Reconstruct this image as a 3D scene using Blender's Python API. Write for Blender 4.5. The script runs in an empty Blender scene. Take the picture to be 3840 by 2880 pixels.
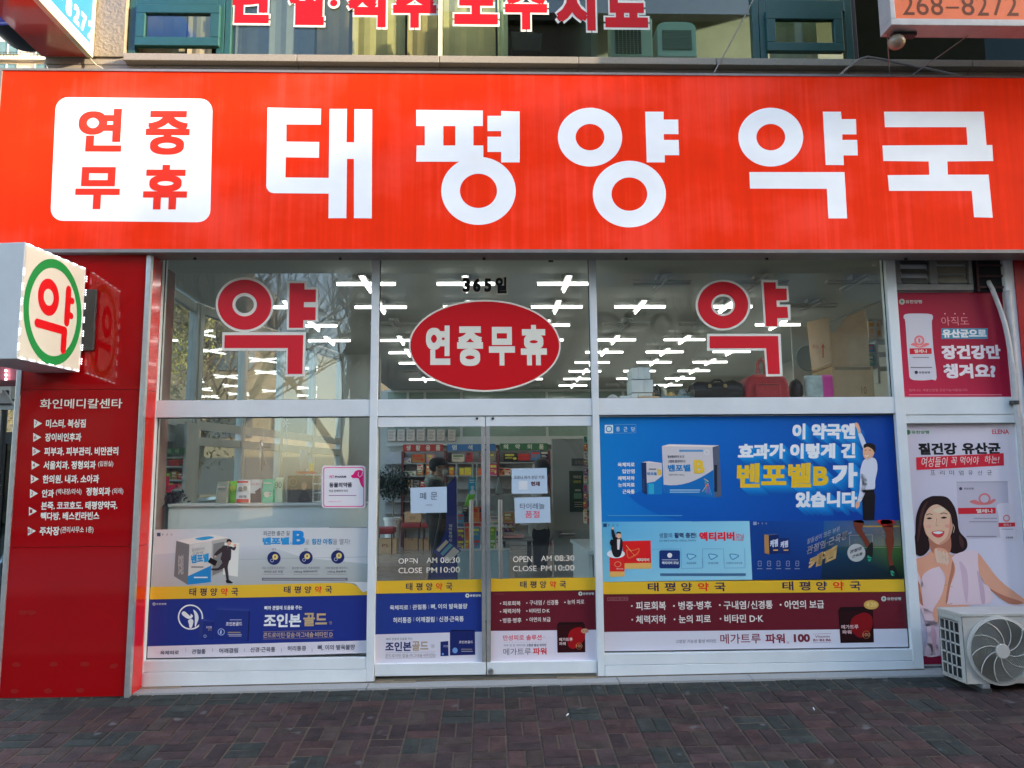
import bpy, math, random
from mathutils import Vector, Matrix
from mathutils.geometry import tessellate_polygon
random.seed(7)
S = bpy.context.scene
COL = S.collection
# ------------------------------------------------------------------ camera
CAM = Vector((0, -6.0, 1.45)); PITCH, YAW, ROLL, FPX = 0.126013, 0.0304414, -0.0083278, 2926.9
_F = Vector((math.sin(YAW)*math.cos(PITCH), math.cos(YAW)*math.cos(PITCH), math.sin(PITCH)))
_R0 = Vector((math.cos(YAW), -math.sin(YAW), 0)); _U0 = _R0.cross(_F)
_R = _R0*math.cos(ROLL)+_U0*math.sin(ROLL); _U = _U0*math.cos(ROLL)-_R0*math.sin(ROLL)
cd = bpy.data.cameras.new('camera'); cam = bpy.data.objects.new('camera', cd); COL.objects.link(cam)
cd.sensor_width = 36; cd.lens = FPX/3840*36; cd.clip_end = 2000; cd.clip_start = .05
cam.matrix_world = Matrix(((_R.x, _U.x, -_F.x, CAM.x), (_R.y, _U.y, -_F.y, CAM.y), (_R.z, _U.z, -_F.z, CAM.z), (0, 0, 0, 1)))
S.camera = cam
# ------------------------------------------------------------------ world, sun, exposure
SUN_EL, SUN_AZ = math.radians(15), math.radians(110)          # azimuth clockwise from +Y (into the shop)
W = bpy.data.worlds.new('World'); S.world = W; W.use_nodes = True
nt = W.node_tree; sky = nt.nodes.new('ShaderNodeTexSky'); sky.sky_type = 'NISHITA'; sky.sun_disc = False
sky.sun_elevation = SUN_EL; sky.sun_rotation = SUN_AZ; sky.air_density = 1.0; sky.dust_density = 1.3; sky.ozone_density = .8
nt.links.new(sky.outputs[0], nt.nodes['Background'].inputs[0]); nt.nodes['Background'].inputs[1].default_value = .15
sl = bpy.data.lights.new('sun', 'SUN'); so = bpy.data.objects.new('sun', sl); COL.objects.link(so)
sl.energy = 2.0; sl.angle = math.radians(.5); sl.color = (1, .86, .66)
_sd = Vector((math.sin(SUN_AZ)*math.cos(SUN_EL), math.cos(SUN_AZ)*math.cos(SUN_EL), math.sin(SUN_EL)))
so.rotation_euler = (-_sd).to_track_quat('-Z', 'Y').to_euler(); so.location = (12, -6, 12)
vs = S.view_settings; vs.view_transform = 'Standard'; vs.look = 'None'; vs.gamma = 1; vs.use_curve_mapping = False
vs.exposure = 2.62
S.render.engine = 'CYCLES'; cy = S.cycles
cy.use_denoising = True; cy.max_bounces = 8; cy.transparent_max_bounces = 16; cy.diffuse_bounces = 3; cy.glossy_bounces = 4
cy.caustics_reflective = False; cy.caustics_refractive = False; cy.sample_clamp_indirect = 6
try: cy.denoiser = 'OPENIMAGEDENOISE'
except Exception: pass
LAMP_E = 1.35

# ------------------------------------------------------------------ projection on real planes
def ray(x, y): return _F+_R*((x-1920)/FPX)-_U*((y-1440)/FPX)
def px(x, y, Y=0.0):
    d = ray(x, y); t = (Y-CAM.y)/d.y; return CAM+d*t
def rect(x0, y0, x1, y1, Y=0.0):
    xm, ym = (x0+x1)/2, (y0+y1)/2
    return px(x0, ym, Y).x, px(xm, y1, Y).z, px(x1, ym, Y).x, px(xm, y0, Y).z      # X0,Z0,X1,Z1
def gz(x, y=-.19): return .0056+.007*x+.10*(max(y, -5)+.19 if y < -.19 else 0)
# ------------------------------------------------------------------ colour and material
def lin(c):
    c /= 255.; return c/12.92 if c <= .04045 else ((c+.055)/1.055)**2.4
def ph(r, g, b, k=1.0): return tuple(min(.88, lin(v)/i*k) for v, i in zip((r, g, b), (.585, .725, .90)))
def srgb(r, g, b, k=1.0): return tuple(min(.9, lin(v)*k) for v in (r, g, b))
MATS = {}
def mat(name, color=(.5, .5, .5), rough=.5, metal=0., spec=.5, nscale=0, namp=.15, bump=0, bscale=None, emit=None, es=0, coat=0, stretch=None):
    if name in MATS: return MATS[name]
    m = bpy.data.materials.new(name); m.use_nodes = True; t = m.node_tree; p = t.nodes['Principled BSDF']
    p.inputs['Base Color'].default_value = (*color, 1); p.inputs['Roughness'].default_value = rough; p.inputs['Metallic'].default_value = metal
    p.inputs['Specular IOR Level'].default_value = spec
    if coat: p.inputs['Coat Weight'].default_value = coat; p.inputs['Coat Roughness'].default_value = .03
    if nscale or bump:
        tc = t.nodes.new('ShaderNodeTexCoord'); mp = t.nodes.new('ShaderNodeMapping'); t.links.new(tc.outputs['Object'], mp.inputs[0])
        if stretch: mp.inputs['Scale'].default_value = stretch
    if nscale:
        n = t.nodes.new('ShaderNodeTexNoise'); n.inputs['Scale'].default_value = nscale; n.inputs['Detail'].default_value = 6; n.inputs['Roughness'].default_value = .65
        t.links.new(mp.outputs[0], n.inputs[0])
        mr = t.nodes.new('ShaderNodeMapRange'); mr.inputs[1].default_value = .25; mr.inputs[2].default_value = .75; mr.inputs[3].default_value = 1-namp; mr.inputs[4].default_value = 1+namp
        t.links.new(n.outputs[0], mr.inputs[0])
        mx = t.nodes.new('ShaderNodeVectorMath'); mx.operation = 'SCALE'; mx.inputs[0].default_value = color; t.links.new(mr.outputs[0], mx.inputs['Scale'])
        t.links.new(mx.outputs[0], p.inputs['Base Color'])
    if bump:
        n2 = t.nodes.new('ShaderNodeTexNoise'); n2.inputs['Scale'].default_value = bscale or 40; n2.inputs['Detail'].default_value = 5
        t.links.new(mp.outputs[0], n2.inputs[0]); b = t.nodes.new('ShaderNodeBump'); b.inputs['Strength'].default_value = bump; b.inputs['Distance'].default_value = .01
        t.links.new(n2.outputs[0], b.inputs['Height']); t.links.new(b.outputs[0], p.inputs['Normal'])
    if emit: p.inputs['Emission Color'].default_value = (*emit, 1); p.inputs['Emission Strength'].default_value = es
    MATS[name] = m; return m
def glass(name, tint=(.9, .95, .93), r0=1.0, ior=1.5):
    if name in MATS: return MATS[name]
    m = bpy.data.materials.new(name); m.use_nodes = True; t = m.node_tree; t.nodes.clear()
    o = t.nodes.new('ShaderNodeOutputMaterial'); mx = t.nodes.new('ShaderNodeMixShader'); tr = t.nodes.new('ShaderNodeBsdfTransparent'); gl = t.nodes.new('ShaderNodeBsdfGlossy')
    fr = t.nodes.new('ShaderNodeFresnel'); ge = t.nodes.new('ShaderNodeNewGeometry'); im = t.nodes.new('ShaderNodeMapRange')      # a thin pane reflects alike from both sides
    im.inputs[3].default_value = ior; im.inputs[4].default_value = 1/ior; t.links.new(ge.outputs['Backfacing'], im.inputs[0]); t.links.new(im.outputs[0], fr.inputs[0]); tr.inputs[0].default_value = (*tint, 1); gl.inputs['Roughness'].default_value = 0.0
    t.links.new(fr.outputs[0], mx.inputs[0]); t.links.new(tr.outputs[0], mx.inputs[1]); t.links.new(gl.outputs[0], mx.inputs[2]); t.links.new(mx.outputs[0], o.inputs[0])
    MATS[name] = m; return m
def clear(name='glass_back', tint=(1, 1, 1)):
    if name in MATS: return MATS[name]
    m = bpy.data.materials.new(name); m.use_nodes = True; t = m.node_tree; t.nodes.clear()
    o = t.nodes.new('ShaderNodeOutputMaterial'); tr = t.nodes.new('ShaderNodeBsdfTransparent'); tr.inputs[0].default_value = (*tint, 1); t.links.new(tr.outputs[0], o.inputs[0]); MATS[name] = m; return m
def print_mat(name, rough=.4, es=0, spec=.5):
    if name in MATS: return MATS[name]
    m = bpy.data.materials.new(name); m.use_nodes = True; t = m.node_tree; p = t.nodes['Principled BSDF']; p.inputs['Roughness'].default_value = rough
    p.inputs['Specular IOR Level'].default_value = spec
    a = t.nodes.new('ShaderNodeVertexColor'); a.layer_name = 'Col'; t.links.new(a.outputs[0], p.inputs['Base Color'])
    if es: t.links.new(a.outputs[0], p.inputs['Emission Color']); p.inputs['Emission Strength'].default_value = es
    MATS[name] = m; return m
PRINT = print_mat('printed_film', .42, 0, .25)
SIGNP = print_mat('sign_flex_lit', .5, .04, .2)
WHITE = mat('white_aluminium', (.77, .79, .78), .36, nscale=2.2, namp=.09, bump=.05, bscale=5)
ALU = mat('brushed_aluminium', (.55, .55, .54), .35, .7, nscale=20, namp=.12)
STEEL = mat('stainless_steel', (.42, .41, .40), .28, .9, nscale=30, namp=.1)
PAPER = mat('paper_white', (.75, .76, .76), .7, nscale=9, namp=.03)
BLACK = mat('black_plastic', (.02, .02, .022), .45, nscale=8)
DARKM = mat('dark_metal', (.05, .045, .042), .5, .3, nscale=14)
PANE = glass('shop_glass', (.93, .97, .95), ior=2.0)
RUBBER = mat('black_rubber_gasket', (.03, .03, .03), .7, nscale=20)

# ------------------------------------------------------------------ mesh builder
ORG = {}
def tag(o, label=None, cat=None, group=None, kind=None):
    if label: o['label'] = label
    if cat: o['category'] = cat
    if group: o['group'] = group
    if kind: o['kind'] = kind
    return o
def empty(name, loc, label=None, cat=None, group=None, kind=None):
    o = bpy.data.objects.new(name, None); COL.objects.link(o); o.location = loc; o.empty_display_size = .1; ORG[o.name] = Vector(loc)
    return tag(o, label, cat, group, kind)
class MB:
    def __init__(s): s.v = []; s.f = []; s.mi = []; s.cur = 0
    def poly(s, pts):
        n = len(s.v); s.v += [Vector(p) for p in pts]; s.f.append(tuple(range(n, n+len(pts)))); s.mi.append(s.cur); return s
    def box(s, x0, x1, y0, y1, z0, z1, M=None):
        n = len(s.v); c = [Vector((x, y, z)) for z in (z0, z1) for y in (y0, y1) for x in (x0, x1)]
        if M is not None: c = [M@p for p in c]
        s.v += c
        for q in ((0, 2, 3, 1), (4, 5, 7, 6), (0, 1, 5, 4), (2, 6, 7, 3), (0, 4, 6, 2), (1, 3, 7, 5)): s.f.append(tuple(n+i for i in q)); s.mi.append(s.cur)
        return s
    def prism(s, pts, off):
        pts = [Vector(p) for p in pts]; off = Vector(off); n = len(s.v); k = len(pts); s.v += pts+[p+off for p in pts]
        s.f.append(tuple(range(n, n+k))); s.f.append(tuple(range(n+2*k-1, n+k-1, -1))); s.mi += [s.cur]*2
        for i in range(k): j = (i+1) % k; s.f.append((n+i, n+k+i, n+k+j, n+j)); s.mi.append(s.cur)
        return s
    def tube(s, path, r, n=8, cap=True):
        path = [Vector(p) for p in path]; rs = r if isinstance(r, (list, tuple)) else [r]*len(path); st = len(s.v); up = Vector((.13, .31, .94))
        for i, p in enumerate(path):
            d = (path[min(i+1, len(path)-1)]-path[max(i-1, 0)]).normalized()
            a = d.cross(up); a = a.normalized() if a.length > .05 else d.cross(Vector((1, 0, 0))).normalized(); b = d.cross(a)
            s.v += [p+(a*math.cos(2*math.pi*k/n)+b*math.sin(2*math.pi*k/n))*rs[i] for k in range(n)]
        for i in range(len(path)-1):
            for k in range(n):
                j = (k+1) % n; s.f.append((st+i*n+k, st+i*n+j, st+(i+1)*n+j, st+(i+1)*n+k)); s.mi.append(s.cur)
        if cap:
            s.f.append(tuple(st+k for k in range(n))); s.f.append(tuple(st+(len(path)-1)*n+k for k in range(n-1, -1, -1))); s.mi += [s.cur]*2
        return s
    def lathe(s, c, prof, n=20, axis='z'):
        c = Vector(c); st = len(s.v)
        for r, h in prof:
            for k in range(n):
                a = 2*math.pi*k/n; u, w = r*math.cos(a), r*math.sin(a)
                s.v.append(c+(Vector((u, w, h)) if axis == 'z' else Vector((u, h, w)) if axis == 'y' else Vector((h, u, w))))
        for i in range(len(prof)-1):
            for k in range(n): j = (k+1) % n; s.f.append((st+i*n+k, st+i*n+j, st+(i+1)*n+j, st+(i+1)*n+k)); s.mi.append(s.cur)
        for i in (0, len(prof)-1):
            if prof[i][0] > 1e-4: s.f.append(tuple(st+i*n+k for k in range(n))); s.mi.append(s.cur)
        return s
    def blob(s, c, r, n=12, m=8, jit=0):
        c = Vector(c); r = Vector(r if hasattr(r, '__len__') else (r, r, r)); st = len(s.v)
        for i in range(m+1):
            th = math.pi*i/m
            for k in range(n):
                a = 2*math.pi*k/n; q = 1+random.uniform(-jit, jit)
                s.v.append(c+Vector((r.x*math.sin(th)*math.cos(a)*q, r.y*math.sin(th)*math.sin(a)*q, r.z*math.cos(th)*q)))
        for i in range(m):
            for k in range(n): j = (k+1) % n; s.f.append((st+i*n+k, st+(i+1)*n+k, st+(i+1)*n+j, st+i*n+j)); s.mi.append(s.cur)
        return s
    def mesh(s, name, mats, origin, smooth=False):
        m = bpy.data.meshes.new(name); m.from_pydata([v-origin for v in s.v], [], s.f)
        for q in (mats if isinstance(mats, (list, tuple)) else [mats]): m.materials.append(q)
        if any(s.mi): m.polygons.foreach_set('material_index', s.mi)
        if smooth: m.polygons.foreach_set('use_smooth', [True]*len(m.polygons))
        m.update(); return m
    def build(s, name, mats, parent=None, smooth=False, bevel=0, **tg):
        if parent is not None: org = ORG[parent.name]
        else:
            xs = [v.x for v in s.v]; ys = [v.y for v in s.v]; zs = [v.z for v in s.v]; org = Vector(((min(xs)+max(xs))/2, (min(ys)+max(ys))/2, min(zs)))
        me = s.mesh(name, mats, org, smooth); o = bpy.data.objects.new(name, me); COL.objects.link(o)
        if parent is not None: o.parent = parent
        else: o.location = org
        ORG[o.name] = org.copy()
        if bevel:
            b = o.modifiers.new('edge', 'BEVEL'); b.width = bevel; b.segments = 2; b.limit_method = 'ANGLE'
        if smooth:
            try: me.set_sharp_from_angle(angle=math.radians(40))
            except Exception: pass
        return tag(o, **tg)
def paneb(x0, x1, y0, y1, z0, z1):                     # a pane: coated outer face, clear edges and back
    m = MB().box(x0, x1, y0, y1, z0, z1); m.mi = [1, 1, 0, 1, 1, 1]; return m
def box(name, m, x0, x1, y0, y1, z0, z1, parent=None, bevel=0, **tg): return MB().box(x0, x1, y0, y1, z0, z1).build(name, m, parent, bevel=bevel, **tg)

# ------------------------------------------------------------------ text and flat print
_G = {}
def glyphs(txt, bold=0., res=4):
    k = (txt, bold, res)
    if k not in _G:
        ex = max(0, bold-.014); cu = bpy.data.curves.new('t', 'FONT'); cu.body = txt; cu.size = 1; cu.offset = min(bold, .014); cu.resolution_u = res
        o = bpy.data.objects.new('t', cu); m = bpy.data.meshes.new_from_object(o)
        vs_ = [(v.co.x, v.co.y) for v in m.vertices]; fs = [tuple(p.vertices) for p in m.polygons]
        bpy.data.objects.remove(o); bpy.data.curves.remove(cu); bpy.data.meshes.remove(m)
        if not vs_: vs_ = [(0, 0), (1, 0), (1, 1)]; fs = [(0, 1, 2)]
        if ex > 0:                                    # heavier weights: the same outline stepped sideways in five thin layers
            b_v, b_f, vs_, fs = vs_, fs, [], []
            for dx, dy in ((0, 0), (-ex, -ex), (ex, -ex), (-ex, ex), (ex, ex)): n_ = len(vs_); vs_ += [(a+dx, b+dy) for a, b in b_v]; fs += [tuple(n_+i for i in f) for f in b_f]
        x0 = min(v[0] for v in vs_); x1 = max(v[0] for v in vs_); y0 = min(v[1] for v in vs_); y1 = max(v[1] for v in vs_)
        _G[k] = ([((a-x0)/max(x1-x0, 1e-6), (b-y0)/max(y1-y0, 1e-6)) for a, b in vs_], fs, (x1-x0), (y1-y0))
    return _G[k]
def spline(pts, k=5):
    out = []; n = len(pts)
    for i in range(n):
        p0, p1, p2, p3 = pts[i-1], pts[i], pts[(i+1) % n], pts[(i+2) % n]
        for j in range(k):
            t = j/k
            out.append(tuple(.5*((2*p1[q])+(-p0[q]+p2[q])*t+(2*p0[q]-5*p1[q]+4*p2[q]-p3[q])*t*t+(-p0[q]+3*p1[q]-3*p2[q]+p3[q])*t**3) for q in (0, 1)))
    return out
class Print:
    """flat print built as thin coloured sheets on a plane Y, drawn in traced coordinates"""
    def __init__(s, Y, org=(0, 0), sc=1., step=.0005, conv=ph, fn=None):
        s.Y = Y; s.o = org; s.s = sc; s.step = step; s.lv = 1; s.v = []; s.f = []; s.c = []; s.conv = conv; s.fn = fn
    def w(s, x, y, lv=None):
        Y = s.Y-(s.lv if lv is None else lv)*s.step
        if s.fn: return s.fn(x, y, s.lv*s.step)
        return px(s.o[0]+x*s.s, s.o[1]+y*s.s, Y)
    def col(s, c): return s.conv(*c)
    def poly(s, pts, c):
        cols = [s.col(q) for q in c] if isinstance(c, list) else [s.col(c)]*len(pts)
        n = len(s.v); W_ = [s.w(*p) for p in pts]; s.v += W_; s.c += cols
        for t in tessellate_polygon([[Vector((p[0], -p[1], 0)) for p in pts]]): s.f.append(tuple(n+i for i in t))
        return s
    def rect(s, x0, y0, x1, y1, c): return s.poly([(x0, y0), (x1, y0), (x1, y1), (x0, y1)], c)
    def rrect(s, x0, y0, x1, y1, r, c):
        P = []
        for cx, cy, a0 in ((x1-r, y0+r, -90), (x1-r, y1-r, 0), (x0+r, y1-r, 90), (x0+r, y0+r, 180)):
            for k in range(6): a = math.radians(a0+k*18); P.append((cx+r*math.cos(a), cy+r*math.sin(a)))
        return s.poly(P, c)
    def blob(s, pts, c, k=5): return s.poly(spline(pts, k), c)
    def ell(s, cx, cy, rx, ry, c, n=40): return s.poly([(cx+rx*math.cos(2*math.pi*i/n), cy+ry*math.sin(2*math.pi*i/n)) for i in range(n)], c)
    def ring(s, cx, cy, rx, ry, ix, iy, c, n=56):
        st = len(s.v); cc = s.col(c)
        for i in range(n):
            a = 2*math.pi*i/n; s.v += [s.w(cx+rx*math.cos(a), cy+ry*math.sin(a)), s.w(cx+ix*math.cos(a), cy+iy*math.sin(a))]; s.c += [cc]*2
        for i in range(n): j = (i+1) % n; s.f.append((st+2*i, st+2*j, st+2*j+1, st+2*i+1))
        return s
    def line(s, pts, wd, c):
        for a, b in zip(pts, pts[1:]):
            dx, dy = b[0]-a[0], b[1]-a[1]; L = math.hypot(dx, dy) or 1; nx, ny = -dy/L*wd/2, dx/L*wd/2
            s.poly([(a[0]+nx, a[1]+ny), (b[0]+nx, b[1]+ny), (b[0]-nx, b[1]-ny), (a[0]-nx, a[1]-ny)], c)
        return s
    def text(s, txt, x0, y0, x1, y1, c, bold=0., slant=0., rise=0., res=3, grow=0, raw=False):
        g, fs, _, _ = glyphs(txt, bold, res); n = len(s.v); cc = s.col(c)
        if s.fn or raw or rise: s.v += [s.w(x0-grow+u*(x1-x0+2*grow)+slant*v*(y1-y0), y1+grow-v*(y1-y0+2*grow)-rise*u) for u, v in g]
        else:
            xm, ym = (x0+x1)/2, (y0+y1)/2; A = s.w(x0-grow, ym); B = s.w(x1+grow, ym); C = s.w(xm, y1+grow); D = s.w(xm, y0-grow); h = D.z-C.z
            s.v += [Vector((A.x+u*(B.x-A.x)+slant*v*h, A.y, C.z+v*h)) for u, v in g]
        if bold > .014:
            k5 = len(g)//5; dv = (s.w(x0, y0, (s.lv)+.06)-s.w(x0, y0, s.lv)) if not s.fn else None
            if s.fn: a_ = s.w(x0, y0); s.lv += .06; dv = s.w(x0, y0)-a_; s.lv -= .06
            for i in range(len(g)): s.v[n+i] = s.v[n+i]+dv*(i//k5)
        s.c += [cc]*len(g); s.f += [tuple(n+i for i in f) for f in fs]
        return s
    def build(s, name, parent=None, mat_=None, **tg):
        if parent is not None: org = ORG[parent.name]
        else:
            org = Vector(((min(v.x for v in s.v)+max(v.x for v in s.v))/2, s.Y, min(v.z for v in s.v)))
        m = bpy.data.meshes.new(name); m.from_pydata([v-org for v in s.v], [], s.f); m.materials.append(mat_ or PRINT)
        a = m.color_attributes.new('Col', 'FLOAT_COLOR', 'POINT'); fl = []
        for c in s.c: fl += [c[0], c[1], c[2], 1]
        a.data.foreach_set('color', fl); m.update()
        o = bpy.data.objects.new(name, m); COL.objects.link(o)
        if parent is not None: o.parent = parent
        else: o.location = org
        ORG[o.name] = org.copy(); return tag(o, **tg)
def ords(k): return ['first', 'second', 'third', 'fourth', 'fifth', 'sixth', 'seventh', 'eighth', 'ninth', 'tenth', 'eleventh', 'twelfth', 'thirteenth', 'fourteenth'][k]
#@@STRUCTURE
# ================================================================== SETTING
ground = MB()
for i in range(24):                                                   # base sheet, follows the pavement slope then the road level
    ys = [400, 30, 13, 0, -.19, -2.6, -5, -5.01, -30, -400]
for a, b in zip(ys, ys[1:]):
    for xa, xb in ((-400, -40), (-40, -8), (-8, 8), (8, 40), (40, 400)):
        z = lambda x, y: gz(max(-40, min(40, x)), y)-.11-(0.12 if y < -5 else 0)
        ground.poly([(xa, b, z(xa, b)), (xb, b, z(xb, b)), (xb, a, z(xb, a)), (xa, a, z(xa, a))])
ground.build('ground', mat('asphalt', (.05, .05, .052), .85, nscale=3, namp=.25, bump=.4, bscale=60), kind='structure')
C_ = .206; X00 = px(1778, 2613, -.39).x; Y00 = -.19
# ---- paving bricks in alternating pairs; the nearest 300 are single parts, the rest one joined part
pav = box('pavement', mat('mortar_sand', (.10, .072, .048), .95, nscale=30, namp=.3), -9, 9, -5.0, Y00, -1.2, -1.1, kind='structure')
ORG['pavement'] = Vector(pav.location)
bm_ = MB(); bm_.poly([(-9, -5, gz(-9, -5)-.006), (9, -5, gz(9, -5)-.006), (9, Y00, gz(9, Y00)-.006), (-9, Y00, gz(-9, Y00)-.006)])
bed = bm_.build('sand_bed', MATS['mortar_sand'], pav)
def brick_mat(name, c, seed):
    m = mat(name, c, .85, 0, .25, nscale=5+seed, namp=.5, bump=.7, bscale=60); t = m.node_tree; p = t.nodes['Principled BSDF']; src = p.inputs['Base Color'].links[0].from_socket
    oi = t.nodes.new('ShaderNodeObjectInfo'); r = t.nodes.new('ShaderNodeMapRange'); r.inputs[3].default_value = .88; r.inputs[4].default_value = 1.38; t.links.new(oi.outputs['Random'], r.inputs[0]); v = t.nodes.new('ShaderNodeVectorMath'); v.operation = 'SCALE'; t.links.new(src, v.inputs[0]); t.links.new(r.outputs[0], v.inputs['Scale'])
    tc = t.nodes.new('ShaderNodeTexCoord'); vo = t.nodes.new('ShaderNodeTexNoise'); vo.inputs['Scale'].default_value = 7.5; vo.inputs['Detail'].default_value = 1; t.links.new(tc.outputs['Object'], vo.inputs[0]); r2 = t.nodes.new('ShaderNodeMapRange'); r2.inputs[1].default_value = .70; r2.inputs[2].default_value = .78; t.links.new(vo.outputs[0], r2.inputs[0])
    mx = t.nodes.new('ShaderNodeMix'); mx.data_type = 'RGBA'; t.links.new(r2.outputs[0], mx.inputs[0]); t.links.new(v.outputs[0], mx.inputs[6]); mx.inputs[7].default_value = (.13, .12, .115, 1); t.links.new(mx.outputs[2], p.inputs['Base Color']); return m
BR = [brick_mat('brick_plum_a', (.050, .030, .028), 1), brick_mat('brick_plum_b', (.042, .027, .026), 2), brick_mat('brick_plum_c', (.058, .032, .028), 3), brick_mat('brick_brown', (.048, .034, .028), 4)]
BG = [brick_mat('brick_green_grey', (.030, .034, .029), 5), brick_mat('brick_slate', (.034, .036, .031), 6)]
def brick_geo(mb, x0, x1, y0, y1, dz, tl):
    g = .0046; c = .006; x0 += g; x1 -= g; y0 += g; y1 -= g; n = len(mb.v)
    def Z(x, y): return gz(x, y)+dz+tl*(x-(x0+x1)/2)
    lo = [(x0, y0), (x1, y0), (x1, y1), (x0, y1)]; hi = [(x0+c, y0+c), (x1-c, y0+c), (x1-c, y1-c), (x0+c, y1-c)]
    mb.v += [Vector((x, y, Z(x, y)-.05)) for x, y in lo]+[Vector((x, y, Z(x, y)-.005)) for x, y in lo]+[Vector((x, y, Z(x, y))) for x, y in hi]
    for k in range(4):
        j = (k+1) % 4; mb.f.append((n+k, n+j, n+4+j, n+4+k)); mb.f.append((n+4+k, n+4+j, n+8+j, n+8+k))
    mb.f.append((n+8, n+9, n+10, n+11)); mb.mi += [mb.cur]*9
bl = []
for r in range(0, 15):
    ya = Y00-r*C_
    for k in range(-40, 46):
        xa = X00+k*C_; jy = random.uniform(-.002, .002)
        if xa < -3.45 and r == 0 or xa > 8: pass
        horiz = (k+r) % 2 == 1 if True else 0
        green = r in (0, 7) and abs(k) < 60 or random.random() < .13
        if xa > 2.9 and r < 4: green = r == 0
        for q in range(2):
            if horiz: e = (xa, xa+C_, ya-C_/2*(q+1), ya-C_/2*q)
            else: e = (xa+C_/2*q, xa+C_/2*(q+1), ya-C_, ya)
            bl.append((e[0], e[1]+0, e[2]+jy, e[3]+jy, random.gauss(0, .0012), random.gauss(0, .012), green))
def seen(b):
    cx, cy = (b[0]+b[1])/2, (b[2]+b[3])/2; d = Vector((cx, cy, gz(cx, cy)))-CAM; f = d.dot(_F)
    u, v = d.dot(_R)/f*FPX, -d.dot(_U)/f*FPX
    return abs(u) < 1930 and v < 1445 and v > 0, f
vis = sorted([(seen(b)[1], i) for i, b in enumerate(bl) if seen(b)[0]])[:300]
near = {i for _, i in vis}; rest = MB()
for i, b in enumerate(bl):
    ml = BG if b[6] else BR; mi = random.randrange(len(ml))
    if i in near:
        m = MB(); brick_geo(m, *b[:6]); m.build('brick', ml[mi], pav)
    else:
        rest.cur = (len(BR) if b[6] else 0)+mi; brick_geo(rest, *b[:6])
rest.build('brick_field', BR+BG, pav, kind='stuff')
# small litter
for (x, y, r_, l) in ((2128, 2680, .8, 'tiny white cigarette end in the pavement joint, the left one'), (3052, 2658, .5, 'tiny white cigarette end on the paving right of the shop door')):
    p = px(x, y, -.8); t = (gz(0, -.8)+.006-CAM.z)/(p.z-CAM.z) if p.z != CAM.z else 1
    d = ray(x, y); q = CAM+d*((gz(.5, -.9)-CAM.z)/d.z); q = CAM+d*((gz(q.x, q.y)+.012-CAM.z)/d.z)
    MB().tube([q-Vector((.010*r_, .02, 0)), q+Vector((.010*r_, .02, 0))], .0042, 6).build('cigarette_end', PAPER, label=l, cat='litter', group='litter on the pavement')
# ---- granite plinth strip
GRAN = mat('granite_light', (.36, .35, .33), .7, nscale=160, namp=.35, bump=.15, bscale=120)
pl = empty('granite_plinth', (0, -.1, 0), kind='structure')
for xa, xb in ((-2.52, -.88), (-.876, .93), (.934, 1.9), (1.904, 3.4), (3.404, 8)):
    m = MB(); n = 0
    m.prism([(xa, -.188, gz(xa)-.05), (xb, -.188, gz(xb)-.05), (xb, -.188, gz(xb)+.012), (xa, -.188, gz(xa)+.012)], (0, .6, 0))
    m.build('stone_slab', GRAN, pl, bevel=.004)
# ================================================================== BUILDING
STONE = mat('pink_granite', (.33, .275, .205), .65, nscale=170, namp=.38, bump=.1, bscale=150)
STUCCO = mat('rough_stucco', (.28, .22, .14), .9, nscale=40, namp=.12, bump=1.0, bscale=38)
GREEN = mat('green_window_frame', (.020, .080, .066), .42, nscale=15, namp=.12)
bld = empty('commercial_building', (0, 0, 0), 'beige granite and stucco building storey above the red shop sign', 'building')
zl0, zl1 = px(1380, 233, -.07).z, px(1380, 207, -.07).z
js = [px(v, 260, 0).x for v in (166, 580, 1120, 1649, 2166, 2677, 3184, 3627)]+[5.1, 6.4]
for i, (a, b) in enumerate(zip(js, js[1:])):
    MB().box(a+.002, b-.002, 0, .25, 4.35, zl0-.004).build('stone_panel', STONE, bld, bevel=.002)
    if i:
        a2 = px(475, 220, -.07).x if i == 1 else a; MB().box(a2+.002 if i > 1 else js[1]-.22, b-.002, -.075, .25, zl0, zl1).build('ledge_stone', STONE, bld, bevel=.004)
    else: MB().box(a+.002, js[1]-.225, -.002, .25, zl0, zl1+.0).build('ledge_stone', STONE, bld, bevel=.004)
zw = zl1; XL = js[0]
wx0, wx1, wx2, wx3, wx4 = px(489, 100, .06).x, px(846, 100, .06).x, px(2843, 100, .06).x, px(3191, 100, .06).x, 6.4
MB().box(XL, wx0-.005, -.02, .3, zw+.001, 8.2).build('stucco_wall', STUCCO, bld)
MB().box(wx0-.005, 6.4, -.02, .3, 6.5, 8.2).build('stucco_wall', STUCCO, bld)
MB().box(XL-.004, XL+.2, .3, 3.4, 3.76, 8.2).build('side_wall', STUCCO, bld)
FPU = [(XL, .31), (6.4, .31), (6.4, 12.6), (-2.3, 12.6), (-2.5, 7.3), (XL, 3.4)]
MB().prism([(x, y, 8.2) for x, y in FPU], (0, 0, .2)).build('roof_slab', STONE, bld)
MB().prism([(x, y, 3.76) for x, y in FPU], (0, 0, .66)).build('floor_slab', STONE, bld)
MB().prism([(XL, 3.4, 4.43), (-2.5, 7.3, 4.43), (-2.3, 7.3, 4.43), (XL+.2, 3.4, 4.43)], (0, 0, 3.75)).build('side_wall', STUCCO, bld)
PANE_UP = glass('upper_glass', (.84, .89, .82), ior=1.55)
CREAM = mat('cream_frame', (.62, .58, .42), .5, nscale=12)
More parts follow.
